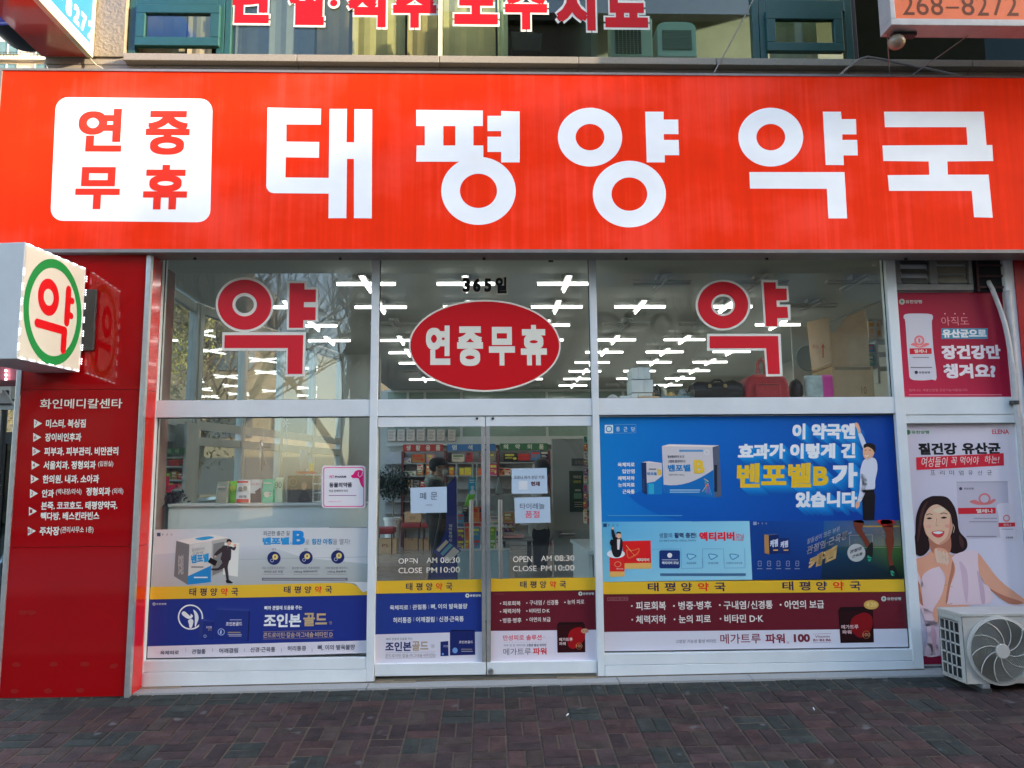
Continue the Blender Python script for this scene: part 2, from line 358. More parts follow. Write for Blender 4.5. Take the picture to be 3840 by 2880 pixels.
def window(x0, x1, z0, z1, name='window', mull=(), fr=GREEN, w=.05, pane=PANE_UP, y0=.03, y1=.11):
    m = MB(); m.box(x0, x1, y0, y1, z0, z0+w); m.box(x0, x1, y0, y1, z1-w, z1); m.box(x0, x0+w, y0, y1, z0+w, z1-w); m.box(x1-w, x1, y0, y1, z0+w, z1-w)
    o = m.build(name, fr, bld, bevel=.004)
    box('pane', pane, x0+w, x1-w, y0+.035, y0+.043, z0+w, z1-w, o)
    for q in mull: box('mullion', CREAM, q-.016, q+.016, y0-.004, y1-.01, z0+w, z1-w, o)
    return o
zc0 = px(660, 184, .05).z; zc1 = px(660, 22, .05).z
window(wx1+.004, wx2-.004, zw+.002, 6.48, mull=(px(1651, 120, .06).x,))
for xa, xb, s0, s1 in ((wx0, wx1, px(512, 100, .02).x, px(826, 100, .02).x), (wx2, wx3, px(2872, 120, .02).x, px(3158, 120, .02).x)):
    m = MB(); m.box(xa, xb, .03, .11, zw+.002, zw+.06); m.box(xa, xa+.06, .03, .11, zw+.06, 6.48); m.box(xb-.06, xb, .03, .11, zw+.06, 6.48)
    m.box(xa+.06, xb-.06, .03, .11, zc1, zc1+.10); o = m.build('window', GREEN, bld, bevel=.004)
    m = MB(); w = .075; m.box(s0, s1, -.005, .05, zc0, zc0+w); m.box(s0, s1, -.005, .05, zc1-w-.02, zc1-.02); m.box(s0, s0+w, -.005, .05, zc0+w, zc1-w-.02); m.box(s1-w, s1, -.005, .05, zc0+w, zc1-w-.02)
    m.build('window_sash', GREEN, o, bevel=.005)
    box('pane', glass('frosted_up', (.62, .66, .55), ior=1.8), s0+w, s1-w, .02, .028, zc0+w, zc1-w-.02, o)
    box('pane', PANE_UP, xa+.06, xb-.06, .06, .068, zc1+.10, 6.48, o)
window(wx3+.004, 6.38, zw+.002, 6.48, mull=(), fr=DARKM, w=.03, pane=glass('dark_glass', (.10, .12, .12), ior=1.7))
# room behind the upper windows
MB().box(XL+.2, 6.38, 3.2, 3.25, 4.42, 8.1).build('back_wall', mat('upper_room_wall', (.20, .24, .2), .9, nscale=3), bld)
MB().box(.9, .95, .31, 3.2, 4.42, 8.1).build('partition_wall', MATS['upper_room_wall'], bld)
for (a, b, c, Y) in ((1190, 1310, (.20, .185, .12), .42), (1322, 1520, (.34, .36, .22), .5), (1528, 1640, (.26, .26, .16), .46), (1662, 1858, (.36, .37, .24), .48), (1866, 1904, (.46, .46, .34), .4), (885, 1180, (.14, .20, .27), .7), (2880, 3060, (.40, .45, .36), .35), (515, 700, (.50, .36, .26), .3), (706, 800, (.40, .36, .32), .34)):
    xa, xb = px(a, 100, Y).x, px(b, 100, Y).x; m = MB(); n = max(6, int((xb-xa)/.05)); P = []
    for i in range(n+1): P.append((xa+(xb-xa)*i/n, Y+.007*math.sin(i*1.9)+.006*math.sin(i*.7)))
    for p, q in zip(P, P[1:]): m.poly([(p[0], p[1], 4.93), (q[0], q[1], 4.93), (q[0], q[1], 6.6), (p[0], p[1], 6.6)])
    tag(m.build('curtain', mat('curtain_%d' % a, tuple(min(.8, v*q_) for v, q_ in zip(c, (2.4, 1.7, 1.5))), .85, nscale=8, namp=.12), None, True), '%s blind behind the upper window, %s' % ('blue grey' if a == 885 else 'pale' if c[0] > .35 else 'olive' if c[0] > .25 else 'brown', {1190: 'beside the blue grey one', 1322: 'the widest one of the middle', 1528: 'left of the cream mullion', 1662: 'right of the cream mullion', 1866: 'the narrow strip at the middle', 885: 'at the left end of the fixed pane', 2880: 'in the right casement', 515: 'left half of the left casement', 706: 'right half of the left casement'}[a]), 'curtain', 'blinds behind the upper windows')
# appliances on the upper sill
MINT = mat('mint_plastic', (.42, .60, .54), .4, nscale=6, namp=.06)
MINTG = mat('mint_grille', (.2, .3, .27), .6)
X0, Z0, X1, Z1 = rect(2464, 80, 2612, 214, .25)
ap = empty('air_purifier', ((X0+X1)/2, .35, Z0), 'pale mint rounded air purifier standing behind the upper window, right of the vented one', 'air purifier')
pr = []
for k in range(17): a = math.pi*k/16; pr.append(((X0+X1)/2+(X1-X0)/2*(abs(math.cos(a))**.45)*(1 if math.cos(a) > 0 else -1), .25, Z1-.07+.07*math.sin(a)))
MB().prism(pr+[(X0, .25, Z0), (X1, .25, Z0)], (0, .2, 0)).build('body', MINT, ap, bevel=.01)
for k in range(13):
    z = Z0+.07+k*(Z1-Z0-.15)/13; MB().box(X0+.045, X1-.045, .238, .249, z, z+.007).build('louver', MINTG, ap)
X0, Z0, X1, Z1 = rect(2292, 66, 2448, 214, .25)
ap = empty('fan_heater', ((X0+X1)/2, .35, Z0), 'pale mint appliance with a dark vented front behind the upper window', 'heater')
MB().box(X0, X1, .25, .45, Z0, Z1).build('body', MINT, ap, bevel=.015)
m = MB()
for r in range(12):
    for c in range(7): m.box(X0+.035+c*.033, X0+.035+c*.033+.024, .242, .249, Z0+.03+r*.019, Z0+.03+r*.019+.011)
m.build('vent_holes', mat('vent_dark', (.05, .09, .08), .7), ap, kind='stuff')
X0, Z0, X1, Z1 = rect(1915, 116, 2035, 190, .4)
m = MB().prism([(X0+.02, .4, Z0), (X1-.02, .4, Z0), (X1, .4, Z1-.02), (X0, .4, Z1)], (0, .12, 0)); bg = m.build('tote_bag', mat('dark_cloth', (.02, .025, .03), .8, nscale=20), None, bevel=.01, label='dark tote bag with a round print behind the upper window', cat='bag')
MB().tube([((X0+X1)/2-.08+.16*t, .45, Z1+.12*math.sin(math.pi*t)) for t in [i/8 for i in range(9)]], .005, 6).build('bag_handle', MATS['dark_cloth'], bg)
# ---- red lettering on the upper glass
ul = Print(.055, (900, 0), .7233, step=.002)
RED = (165, 12, 22); WH = (200, 204, 208)
let = empty('window_lettering', (px(1650, 60, .05).x, .05, zw+.1), 'red white edged Korean lettering stuck along the upper storey window', 'lettering')
for ch, a, b, y1 in (('관', -60, 178, 122), ('절', 255, 437, 132), ('·', 462, 512, 40), ('척', 560, 757, 143), ('추', 795, 1018, 146), ('도', 1112, 1336, 128), ('수', 1375, 1592, 155), ('치', 1640, 1842, 160), ('료', 1892, 2112, 145)):
    if ch == '·':
        q = Print(.055, (900, 0), .7233, step=.002); q.ell(487, 15, 32, 30, WH); q.lv = 2; q.ell(487, 15, 19, 17, RED)
    else:
        q = Print(.055, (900, 0), .7233, step=.002); h = 262
        q.text(ch, a, y1-h, b, y1, WH, bold=.078, grow=9, res=2); q.lv = 2; q.text(ch, a, y1-h, b, y1-3, RED, bold=.048)
    q.build('letter', let)
# ================================================================== BIG SIGN
SX0, SX1, SZ0, SZ1 = -3.69, 6.6, 3.185, 4.612
sg = empty('shop_sign', (0, -.19, SZ0), 'long red lightbox sign with white Korean lettering above the shopfront', 'sign')
REDF = mat('red_sign_flex', (.78, .030, .004), .55, 0, .06, nscale=14, namp=.10, stretch=(1, 1, .04), emit=(1, .035, .008), es=.045)
def mottle(m, base, streak=.16, blotch=.10):  # pale vertical streaks and soft random blotches scaled into the base colour
    t = m.node_tree; p = t.nodes['Principled BSDF']; tc = t.nodes.new('ShaderNodeTexCoord'); src = p.inputs['Base Color'].links[0].from_socket if p.inputs['Base Color'].links else None
    out = None
    for sc_, st_, amp, lo, hi in ((26, (1, 1, .02), streak, .45, .8), (1.3, (1, 1, 1.6), blotch, .3, .7)):
        mp = t.nodes.new('ShaderNodeMapping'); mp.inputs['Scale'].default_value = st_; t.links.new(tc.outputs['Object'], mp.inputs[0]); n = t.nodes.new('ShaderNodeTexNoise'); n.inputs['Scale'].default_value = sc_; n.inputs['Detail'].default_value = 4
        t.links.new(mp.outputs[0], n.inputs[0]); r = t.nodes.new('ShaderNodeMapRange'); r.inputs[1].default_value = lo; r.inputs[2].default_value = hi; r.inputs[3].default_value = 1-amp*(0 if sc_ > 5 else 1); r.inputs[4].default_value = 1+amp; t.links.new(n.outputs[0], r.inputs[0])
        if out is None: out = r.outputs[0]
        else: mu = t.nodes.new('ShaderNodeMath'); mu.operation = 'MULTIPLY'; t.links.new(out, mu.inputs[0]); t.links.new(r.outputs[0], mu.inputs[1]); out = mu.outputs[0]
    v = t.nodes.new('ShaderNodeVectorMath'); v.operation = 'SCALE'; t.links.new(out, v.inputs['Scale'])
    if src: t.links.new(src, v.inputs[0])
    else: v.inputs[0].default_value = base
    a = t.nodes.new('ShaderNodeVectorMath'); a.operation = 'ADD'; t.links.new(v.outputs[0], a.inputs[0]); k = t.nodes.new('ShaderNodeMath'); k.operation = 'SUBTRACT'; t.links.new(out, k.inputs[0]); k.inputs[1].default_value = 1.0; k.use_clamp = True
    k2 = t.nodes.new('ShaderNodeMath'); k2.operation = 'MULTIPLY'; t.links.new(k.outputs[0], k2.inputs[0]); k2.inputs[1].default_value = .22; t.links.new(k2.outputs[0], a.inputs[1]); t.links.new(a.outputs[0], p.inputs['Base Color'])
mottle(REDF, (.78, .030, .004), .09, .12); mottle(SIGNP, None, .0, .08)
MB().box(SX0, SX1, -.285, -.284, SZ0+.012, SZ1-.012).build('sign_face', REDF, sg)
m = MB(); m.box(SX0, SX1, -.295, -.09, SZ1-.012, SZ1+.006); m.box(SX0, SX1, -.295, -.09, SZ0-.014, SZ0+.012); m.box(SX0-.02, SX0, -.295, -.09, SZ0-.014, SZ1+.006); m.box(SX1, SX1+.02, -.295, -.09, SZ0-.014, SZ1+.006)
m.box(SX0, SX1, -.10, -.092, SZ0+.012, SZ1-.012)
m.build('sign_frame', mat('sign_trim', (.26, .235, .22), .45, .3, nscale=7, namp=.15), sg)
for k in range(9): MB().box(SX0+.35+k*1.1, SX0+.37+k*1.1, -.16, -.15, SZ0-.03, SZ0-.014).build('screw', DARKM, sg)
for xa in (-3.0, -1.1, .9, 2.9, 4.9): MB().box(xa, xa+.05, -.092, 0, SZ1-.12, SZ1-.07).build('bracket', DARKM, sg)
LW = (212, 222, 230)
def letter(parts, org, c=LW, Y=-.2865, sc=.868):
    q = Print(Y, org, sc, step=.0008)
    for p in parts:
        if p[0] == 'R': q.ring(*p[1:], c)
        else: q.poly(p[1], c); q.lv += 0
    q.build('letter', sg, SIGNP)
L_, R_ = (0, 240), (1920, 240)
c15 = [(1150+33*(1-math.cos(a)), 525+33*math.sin(a)) for a in [math.radians(q) for q in (0, 22, 45, 67, 90)]]
letter([('P', [(1156, 188), (1387, 193), (1386, 262), (1237, 261), (1237, 335), (1379, 337), (1378, 405), (1235, 403), (1233, 490), (1420, 492), (1424, 194), (1499, 194), (1497, 338), (1530, 338), (1531, 195), (1608, 196), (1606, 667), (1529, 666), (1529, 410), (1499, 410), (1496, 666), (1419, 666), (1420, 560)]+c15[::-1])], L_)
letter([('P', [(1798, 198), (2086, 201), (2086, 270), (2045, 270), (2045, 353), (2088, 354), (2088, 422), (1798, 421), (1800, 352), (1834, 352), (1835, 268), (1798, 266)][:3]+[(2086, 268), (1798, 268)]), ('P', [(1835, 268), (1915, 268), (1915, 352), (1835, 352)]), ('P', [(1967, 268), (2045, 268), (2045, 352), (1967, 352)]), ('P', [(1800, 352), (2088, 352), (2088, 422), (1798, 422)]),
        ('P', [(2106, 224), (2165, 224), (2165, 203), (2245, 205), (2245, 425), (2165, 425), (2165, 380), (2106, 380), (2106, 314), (2165, 314), (2165, 290), (2106, 290)]), ('R', 2067, 548, 161, 147, 80, 74)], L_)
letter([('R', 337, 316, 139, 127, 62, 57), ('P', [(575, 206), (655, 206), (655, 240), (718, 240), (719, 303), (656, 303), (656, 328), (720, 328), (722, 394), (660, 394), (660, 425), (582, 425)]), ('R', 507, 562, 158, 144, 77, 72)], R_)
letter([('R', 1118, 316, 140, 127, 62, 57), ('P', [(1343, 206), (1421, 206), (1424, 238), (1486, 238), (1488, 304), (1427, 304), (1427, 328), (1491, 328), (1494, 395), (1432, 395), (1434, 437), (1355, 436)]), ('P', [(1025, 467), (1436, 467), (1448, 667), (1367, 667), (1360, 539), (1028, 538)])], R_)
letter([('P', [(1607, 206), (2038, 206), (2050, 350), (2075, 350), (2079, 419), (1881, 421), (1883, 478), (2059, 478), (2077, 664), (1996, 662), (1986, 548), (1629, 548), (1623, 480), (1803, 479), (1800, 421), (1604, 419), (1600, 352), (1968, 350), (1963, 273), (1611, 273)])], R_)
q = Print(-.2865, (0, 0), .5787, step=.0008)
def qm(u, v): return (363+(1378-363)*u-38*v+(22-(-0))*v*u, 629+(640-629)*u+(1430-629)*v)
P = []
for cx, cy, a0 in ((1-.078, .1, -90), (1-.078, .9, 0), (.078, .9, 90), (.078, .1, 180)):
    for k in range(7): a = math.radians(a0+k*15); P.append(qm(cx+.078*math.cos(a), cy+.1*math.sin(a)))
q.poly(P, LW); q.build('sign_badge', sg, SIGNP)
for ch, a, b, c, d in (('연', 508, 704, 792, 982), ('중', 945, 718, 1229, 1002), ('무', 490, 1082, 777, 1355), ('휴', 930, 1068, 1214, 1357)):
    q = Print(-.2885, (0, 0), .5787, step=.0008, conv=lambda r, g, b_: (.78, .03, .012)); q.text(ch, a, b, c, d, RED, bold=.035, res=8); q.build('letter', sg, SIGNP)
# ================================================================== SHOPFRONT
sf = empty('shopfront', (0, 0, 0), 'white aluminium shopfront frame with glass panes and a double door', 'shopfront')
ZT0, ZT1, ZB = 1.962, 2.092, .193; ZG1 = 3.62
M0, M1, M2, M3, M4 = (-2.556, -2.512), (-.905, -.846), (.797, .850), (3.163, 3.243), (4.125, 4.20)
YF0, YF1 = -.045, .045
for a, b in (M0, M1, M2, M3, M4):
    MB().box(a, b, YF0, YF1, gz(a)+.008, ZG1).build('mullion', WHITE, sf, bevel=.003)
for (a, b) in ((M0[1], M1[0]), (M1[1], M2[0]), (M2[1], M3[0])):
    MB().box(a, b, YF0+.006, YF1, ZT0, ZT1).build('transom', WHITE, sf, bevel=.003)
    MB().box(a, b, YF0+.006, YF1, ZG1-.05, ZG1).build('head_rail', WHITE, sf)
MB().box(M3[1], M4[0], YF0+.006, YF1, px(3500, 1500, 0).z-.118, px(3500, 1492, 0).z).build('transom', WHITE, sf, bevel=.003)
zr = px(3560, 1540, 0).z
MB().box(M3[1], M4[0], YF0+.012, YF1, px(3560, 1588, 0).z, zr-.006).build('transom', WHITE, sf, bevel=.003)
for (a, b) in ((M0[1], M1[0]), (M2[1], M3[0])):
    z0 = gz(a)+.012; zm = ZB-.085
    MB().box(a, b, YF0-.004, YF1, z0, zm-.003).build('bottom_rail', WHITE, sf, bevel=.003)
    MB().box(a, b, YF0+.004, YF1, zm, ZB-.004).build('bottom_rail', WHITE, sf, bevel=.003)
for (a, b) in ((M0[0], M1[0]), (M1[0], M2[1]), (M2[1], M3[1])): MB().prism([(a, -.05, gz(a)+.0125), (b, -.05, gz(b)+.0125), (b, -.05, gz(b)+.021), (a, -.05, gz(a)+.021)], (0, .02, 0)).build('sealant', mat('sealant_dirty', (.16, .12, .08), .8, nscale=9, namp=.5), sf)
for (a, b, z0, z1) in ((M0[1], M1[0], ZT1, ZG1-.05), (M1[1], M2[0], ZT1, ZG1-.05), (M2[1], M3[0], ZT1, ZG1-.05), (M0[1], M1[0], ZB, ZT0), (M2[1], M3[0], ZB, ZT0)):
    p = paneb(a, b, 0, .006, z0, z1).build('window_pane', [PANE, clear()], sf)
    m = MB(); y = -.006
    m.box(a, b, y, y+.005, z0, z0+.006); m.box(a, b, y, y+.005, z1-.006, z1); m.box(a, a+.006, y, y+.005, z0, z1); m.box(b-.006, b, y, y+.005, z0, z1); m.build('gasket', RUBBER, p)
MB().box(M3[1], M4[0], .03, .04, .1, ZG1).build('back_panel', WHITE, sf)
# doors
DZT = px(1800, 1600, -.02).z; DZB = px(1820, 2483, -.02).z; DZ0 = px(1820, 2530, -.03).z
XC = (px(1819, 1800, 0).x+px(1823, 1800, 0).x)/2
for s, (a, b) in enumerate(((M1[1]+.003, XC-.004), (XC+.004, M2[0]-.003))):
    d = MB().box(a, b, -.032, .02, DZ0, DZB).build('glass_door', WHITE, sf, bevel=.003); MB().box(a, b, -.03, .02, DZT, ZT0-.004).build('top_rail', WHITE, d, bevel=.003)
    st = (b-.028, b) if s == 0 else (a, a+.028)
    MB().box(*st, -.028, .018, DZB, DZT).build('door_stile', mat('grey_stile', (.42, .40, .38), .4, .5, nscale=12), d, bevel=.003)
    paneb(a if s == 0 else a+.028, b-.028 if s == 0 else b, 0, .01, DZB, DZT).build('pane', [PANE, clear()], d)
    hx = px(1768 if s == 0 else 1876, 2000, -.075).x; hz0 = px(1768, 2172, -.075).z; hz1 = px(1768, 1875, -.075).z
    m = MB().tube([(hx, -.075, hz0), (hx, -.075, hz1)], .0165, 14)
    for z in (hz0+.1, hz1-.1): m.tube([(hx, -.075, z), (hx, .0, z)], .009, 8)
    m.build('door_handle', STEEL, d, smooth=True)
    kx = px(1789 if s == 0 else 1848, 1570, -.03).x
    MB().lathe((kx, -.036, px(1789, 1570, -.03).z), [(0, 0), (.010, 0), (.010, .005)], 14, 'y').build('lock', DARKM, d)
    if s: MB().lathe((px(1840, 2519, -.04).x, -.045, px(1840, 2519, -.04).z), [(0, 0), (.012, 0), (.022, .003), (.022, .014)], 16, 'y').build('lock', STEEL, d)
    gx = (a, a+.3) if s == 0 else (b-.3, b)
    MB().box(*gx, -.07, -.0, gz(gx[0])+.010, gz(gx[0])+.022).build('floor_hinge', mat('hinge_plate', (.38, .30, .20) if s == 0 else (.45, .44, .40), .4, .5, nscale=20, namp=.3), d, bevel=.002)
MB().box(M0[0]-.04, M0[0]+.32, -.075, -.005, gz(-2.5)+.0125, gz(-2.5)+.019).build('cover_plate', MATS['hinge_plate'], sf)
# ---- column left: red glass panels
PX0, PX1, PY = -3.415, -2.555, -.23
REDG = mat('red_enamel_glass', (.38, .002, .004), .05, nscale=2, namp=.08, coat=.0, spec=.42)
pil = empty('red_directory_column', (-3, -.1, gz(-3)), 'deep red glass clad column with the clinic directory left of the shopfront', 'column')
zp = [gz(-3, PY)+.01, px(300, 2050, PY).z, px(300, 1461, PY).z, 3.17]
for a, b in zip(zp, zp[1:]):
    MB().box(PX0, PX1, PY, PY+.012, a+.0015, b-.0015).build('glass_panel', REDG, pil)
    MB().box(PX1+.03, PX1+.036, PY+.03, YF0, a+.0015, b-.0015).build('glass_panel', mat('red_side_glass', (.62, .010, .006), .15, nscale=2, namp=.1, coat=.2), pil)
MB().box(PX0-.035, PX0, PY-.012, PY+.03, gz(-3.4)-.03, 3.17).build('edge_trim', ALU, pil, bevel=.003)
MB().box(PX1, PX1+.036, PY-.012, PY+.03, gz(-2.55)-.02, 3.17).build('edge_trim', ALU, pil, bevel=.003)
MB().box(PX0-.02, PX1, PY+.02, .3, gz(-3.4)-.05, 3.17).build('core', mat('column_core', (.25, .24, .22), .9, nscale=10), pil)
MB().box(PX0-.02, PX1+.03, PY+.012, PY+.05, gz(-3.4)-.06, gz(-3)+.0).build('base_strip', GRAN, pil)
# directory lettering
q = Print(PY-.001, (0, 1400), .78335, step=.0006)
WL = (205, 205, 212)
q.text('화인메디칼센타', 192, 122, 585, 168, WL, bold=.012)
for n, y, t, x1, hh in (('7', 240, '미스터. 복싱짐', 410, 20), ('6', 306, '장이비인후과', 389, 20), ('5', 373, '피부과. 피부관리. 비만관리', 566, 20), ('4', 439, '서울치과. 정형외과', 458, 20), ('3', 506, '한의원. 내과. 소아과', 474, 20), ('2', 575, '안과', 258, 19), ('1', 660, '', 0, 0), ('B1', 755, '주차장', 284, 21)):
    tx = 163-(y-240)*.058
    q.lv = 1; q.poly([(tx, y-21), (tx+38, y), (tx, y+22)], WL); q.lv = 2; q.text(n, tx+(4 if len(n) == 1 else 1), y-9, tx+(16 if len(n) == 1 else 21), y+9, (120, 10, 20), bold=.01); q.lv = 1
    if t: q.text(t, tx+57, y-hh, x1, y+hh, WL, bold=.03)
q.text('(입원실)', 470, 419, 542, 449, WL, bold=.01); q.text('(백내장/라식)', 268, 552, 390, 584, WL, bold=.01)
q.text('정형외과', 413, 546, 528, 585, WL, bold=.03); q.text('(외래)', 537, 549, 590, 581, WL, bold=.01)
q.text('본죽. 코코호도. 태평양약국.', 197, 613, 562, 652, WL, bold=.03); q.text('빽다방. 베스킨라빈스', 195, 664, 475, 702, WL, bold=.03)
q.text('(관리사무소 1층)', 290, 733, 447, 768, WL, bold=.01)
q.build('lettering', pil)
q = Print(PY-.0004, (0, 1400), .78335, step=.0003, conv=srgb)
random.seed(3)
for (x, y) in ((80, 1395), (258, 1392), (405, 1390), (545, 1400), (68, 1520), (230, 1520), (385, 1518), (108, 1145), (150, 1145)):
    q.blob([(x+random.uniform(14, 22)*math.cos(a)*(1+.3*random.random()), y+random.uniform(9, 14)*math.sin(a)) for a in [i*math.pi/4 for i in range(8)]], (156, 26, 22))
q.build('dust_marks', pil)
# red wall at the far right
rw = empty('red_end_wall', (4.6, 0, gz(4.6)), 'red panel wall at the right end behind the white pipes', 'wall')
MB().box(4.20, 5.2, -.06, .05, gz(4.5), 3.6).build('wall_panel', mat('red_wall', (.42, .012, .014), .25, nscale=4, namp=.12, coat=.5), rw)
MB().box(5.2, 6.6, -.1, .05, gz(5.5), 3.6).build('wall_panel', GRAN, rw)
#@@INTERIOR
# ================================================================== INTERIOR SHELL
FLOORT = mat('floor_tile_tan', (.34, .28, .21), .22, nscale=2.5, namp=.2, bump=.03, bscale=20)
BACK = 12.6; FP = [(-3.5, .10), (6.4, .10), (6.4, BACK), (-2.3, BACK), (-2.5, 7.25), (-3.55, 3.4)]
fl = MB().prism([(x, y, -.12) for x, y in FP], (0, 0, .148)).build('shop_floor', mat('floor_grout', (.16, .13, .10), .8, nscale=20), kind='structure')
random.seed(5)
t0 = MB().box(-.298, .298, -.298, .298, 0, .006).mesh('floor_tile', FLOORT, Vector((0, 0, 0)))
for i in range(13):
    for j in range(20):
        if -3.1+i*.6 < -2.6 and j > 7: continue
        o = bpy.data.objects.new('tile', t0); COL.objects.link(o); o.parent = fl; o.location = Vector((-3.1+i*.6, .45+j*.6, .028))-fl.location
CEIL = mat('ceiling_board', (.56, .58, .535), .9, nscale=60, namp=.14, bump=.1, bscale=90)
CZ = 3.66
MB().prism([(x, y-.05, CZ) for x, y in FP], (0, 0, .08)).build('shop_ceiling', CEIL, kind='structure')
WALLM = mat('shop_wall_paint', (.60, .61, .56), .8, nscale=2, namp=.06)
MB().box(-2.6, 6.4, BACK, BACK+.1, 0, CZ).build('shop_back_wall', WALLM, kind='structure')
MB().box(5.6, 5.7, .05, BACK, 0, CZ).build('shop_side_wall', WALLM, kind='structure')
# glazed side wall towards the side street: a straight run, then a slanted run
GP = mat('white_partition_frame', (.66, .68, .64), .45, nscale=5, namp=.05)
def glazing(A, B, n, label, sill=.12):
    D = B-A; L = D.length; Dn = D.normalized(); gp = empty('glass_partition', tuple(A), label, 'partition')
    M_ = Matrix.Translation(A)@Matrix(((Dn.x, -Dn.y, 0, 0), (Dn.y, Dn.x, 0, 0), (0, 0, 1, 0), (0, 0, 0, 1)))
    for i in range(n+1): u = L*i/n; MB().box(u-.035, u+.035, -.05, .05, .03, CZ-.01, M_).build('mullion', GP, gp)
    for i in range(n):
        a, b = L*i/n+.036, L*(i+1)/n-.036
        for z in (1.93, 2.12, CZ-.12, .12): MB().box(a, b, -.035, .035, z, z+.10, M_).build('transom', GP, gp)
        for z0, z1 in ((.221, 1.929), (2.221, CZ-.121)): MB().box(a, b, -.004, .004, z0, z1, M_).build('pane', PANE, gp)
    return gp
glazing(Vector((-3.46, .12, 0)), Vector((-3.56, 3.4, 0)), 3, 'white framed glass side wall next to the left window')
glazing(Vector((-3.53, 3.48, 0)), Vector((-2.52, 7.2, 0)), 4, 'slanted white framed glass wall deeper inside on the left')
MB().box(-2.5, -1.92, 7.3, 7.9, .034, CZ).build('inner_column', WALLM, label='plain grey column inside, right of the slanted glass wall', cat='column')
# ---- ceiling lights
TUBE = mat('tube_lit', (.9, .9, .9), .5, emit=(1, 1, .96), es=LAMP_E); TUBO = mat('tube_unlit', (.55, .56, .52), .5); HOUS = mat('lamp_housing', (.62, .63, .6), .5, nscale=10, namp=.04)
def make_light(lit):
    r = empty('ceiling_light', (0, 0, 0))
    MB().box(-.06, .06, -.06, .06, -.05, .0).build('lamp_base', HOUS, r)
    for d in (0, 1):
        a = (.31, .028) if d == 0 else (.028, .31); z = -.073 if d == 0 else -.079
        MB().box(-a[0]-.01, a[0]+.01, -a[1]-.008, a[1]+.008, z, z+.022).build('lamp_housing', HOUS, r)
        e = Vector((a[0], 0, 0)) if d == 0 else Vector((0, a[1], 0)); c = Vector((0, 0, z-.018))
        MB().tube([c-e, c+e], .014, 8).build('lamp_tube', TUBE if lit else TUBO, r)
    return r
protos = {True: make_light(True), False: make_light(False)}; used = set()
def dup(root):
    r = root.copy(); COL.objects.link(r)
    for ch in root.children: c = ch.copy(); COL.objects.link(c); c.parent = r
    return r
random.seed(11); PL_ = [(l, list(p.children)) for l, p in protos.items()]
for j in range(9):
    for i in range(-3, 5):
        x = -.24+1.06*i; y = 2.19+1.11*j
        if x < -3.2+max(0, y-3.4)*.27: continue
        lit = not ((j == 0 and i >= 2) or (j == 1 and i == 4) or (j > 1 and random.random() < (.20 if j < 5 else .26)))
        if j == 0 and i < -1: continue
        r = protos[lit] if lit not in used else dup(protos[lit]); used.add(lit); r.location = (x+random.uniform(-.03, .03), y, CZ)
        tag(r, '%s cross shaped fluorescent ceiling light, %s row back from the window, %s from the left' % ('lit' if lit else 'unlit', ords(j), ords(i+3)), 'ceiling light', 'cross shaped lights on the shop ceiling')
# dome camera and dark duct at the ceiling corner
MB().lathe((px(735, 985, .3).x, .3, 3.50), [(.001, -.05), (.05, -.03), (.07, .01), (.075, .05), (.075, .07)], 18).build('dome_camera', BLACK, None, True, label='small black dome security camera under the ceiling, upper left window', cat='camera')
# ---- back shelving at Y=5.8 with category boards
BY = 12.0; DO = (1380, 1540); DS = .39783
def DP(x, y, Y): return px(DO[0]+x*DS, DO[1]+y*DS, Y)
def DR(x0, y0, x1, y1, Y): return rect(DO[0]+x0*DS, DO[1]+y0*DS, DO[0]+x1*DS, DO[1]+y1*DS, Y)
sh = empty('wall_shelving', (.2, BY, .03), 'tall wall shelving with dark red uprights behind the counter', 'shelving')
X0, _, X1, Z1 = DR(318, 380, 1712, 620, BY)
SHW = mat('shelf_back_white', (.60, .60, .58), .7, nscale=3); MAR = mat('maroon_upright', (.16, .03, .03), .5, nscale=10)
MB().box(-2.4, X1+.3, BY+.30, BY+.33, .03, Z1).build('back_panel', SHW, sh)
SZ = [DP(700, y, BY).z for y in (492, 612, 730, 850, 960, 1080)]
for z in SZ: MB().box(-2.4, X1, BY-.0, BY+.29, z-.02, z).build('shelf', mat('shelf_board', (.5, .5, .48), .6, nscale=6), sh)
for x in (325, 730, 1225, 1710, -20): q = DP(x, 500, BY).x; MB().box(q-.025, q+.025, BY-.02, BY+.3, .03, Z1).build('upright', MAR, sh)
# beam and upper green glazing of the dispensary
X0b = -2.4; zb0, zb1 = DP(800, 350, BY).z, DP(800, 255, BY).z
di = empty('dispensary_screen', (0, BY+.4, 2.2), 'white framed green glass screen above the wall shelving', 'partition')
MB().box(-2.4, 5.5, BY+.34, BY+.42, DP(800, 318, BY+.34).z-.02, DP(800, 245, BY+.34).z).build('beam', GP, di)
zt = CZ-.07
GG = mat('green_tinted_board', (.30, .42, .34), .12, nscale=2, namp=.05, spec=.7)
xs_ = [-2.4, -1.9, -1.5, DP(875, 200, BY).x, DP(1700, 200, BY).x, 3.2, 4.4, 5.5]
for a, b in zip(xs_, xs_[1:]):
    MB().box(a+.03, b-.03, BY+.37, BY+.38, DP(800, 245, BY+.34).z, zt).build('glass_board', GG, di); MB().box(b-.03, b+.03, BY+.34, BY+.42, DP(800, 245, BY+.34).z, zt).build('post', GP, di)
MB().box(-2.4, 5.5, BY+.34, BY+.42, zt, zt+.06).build('top_rail', GP, di)
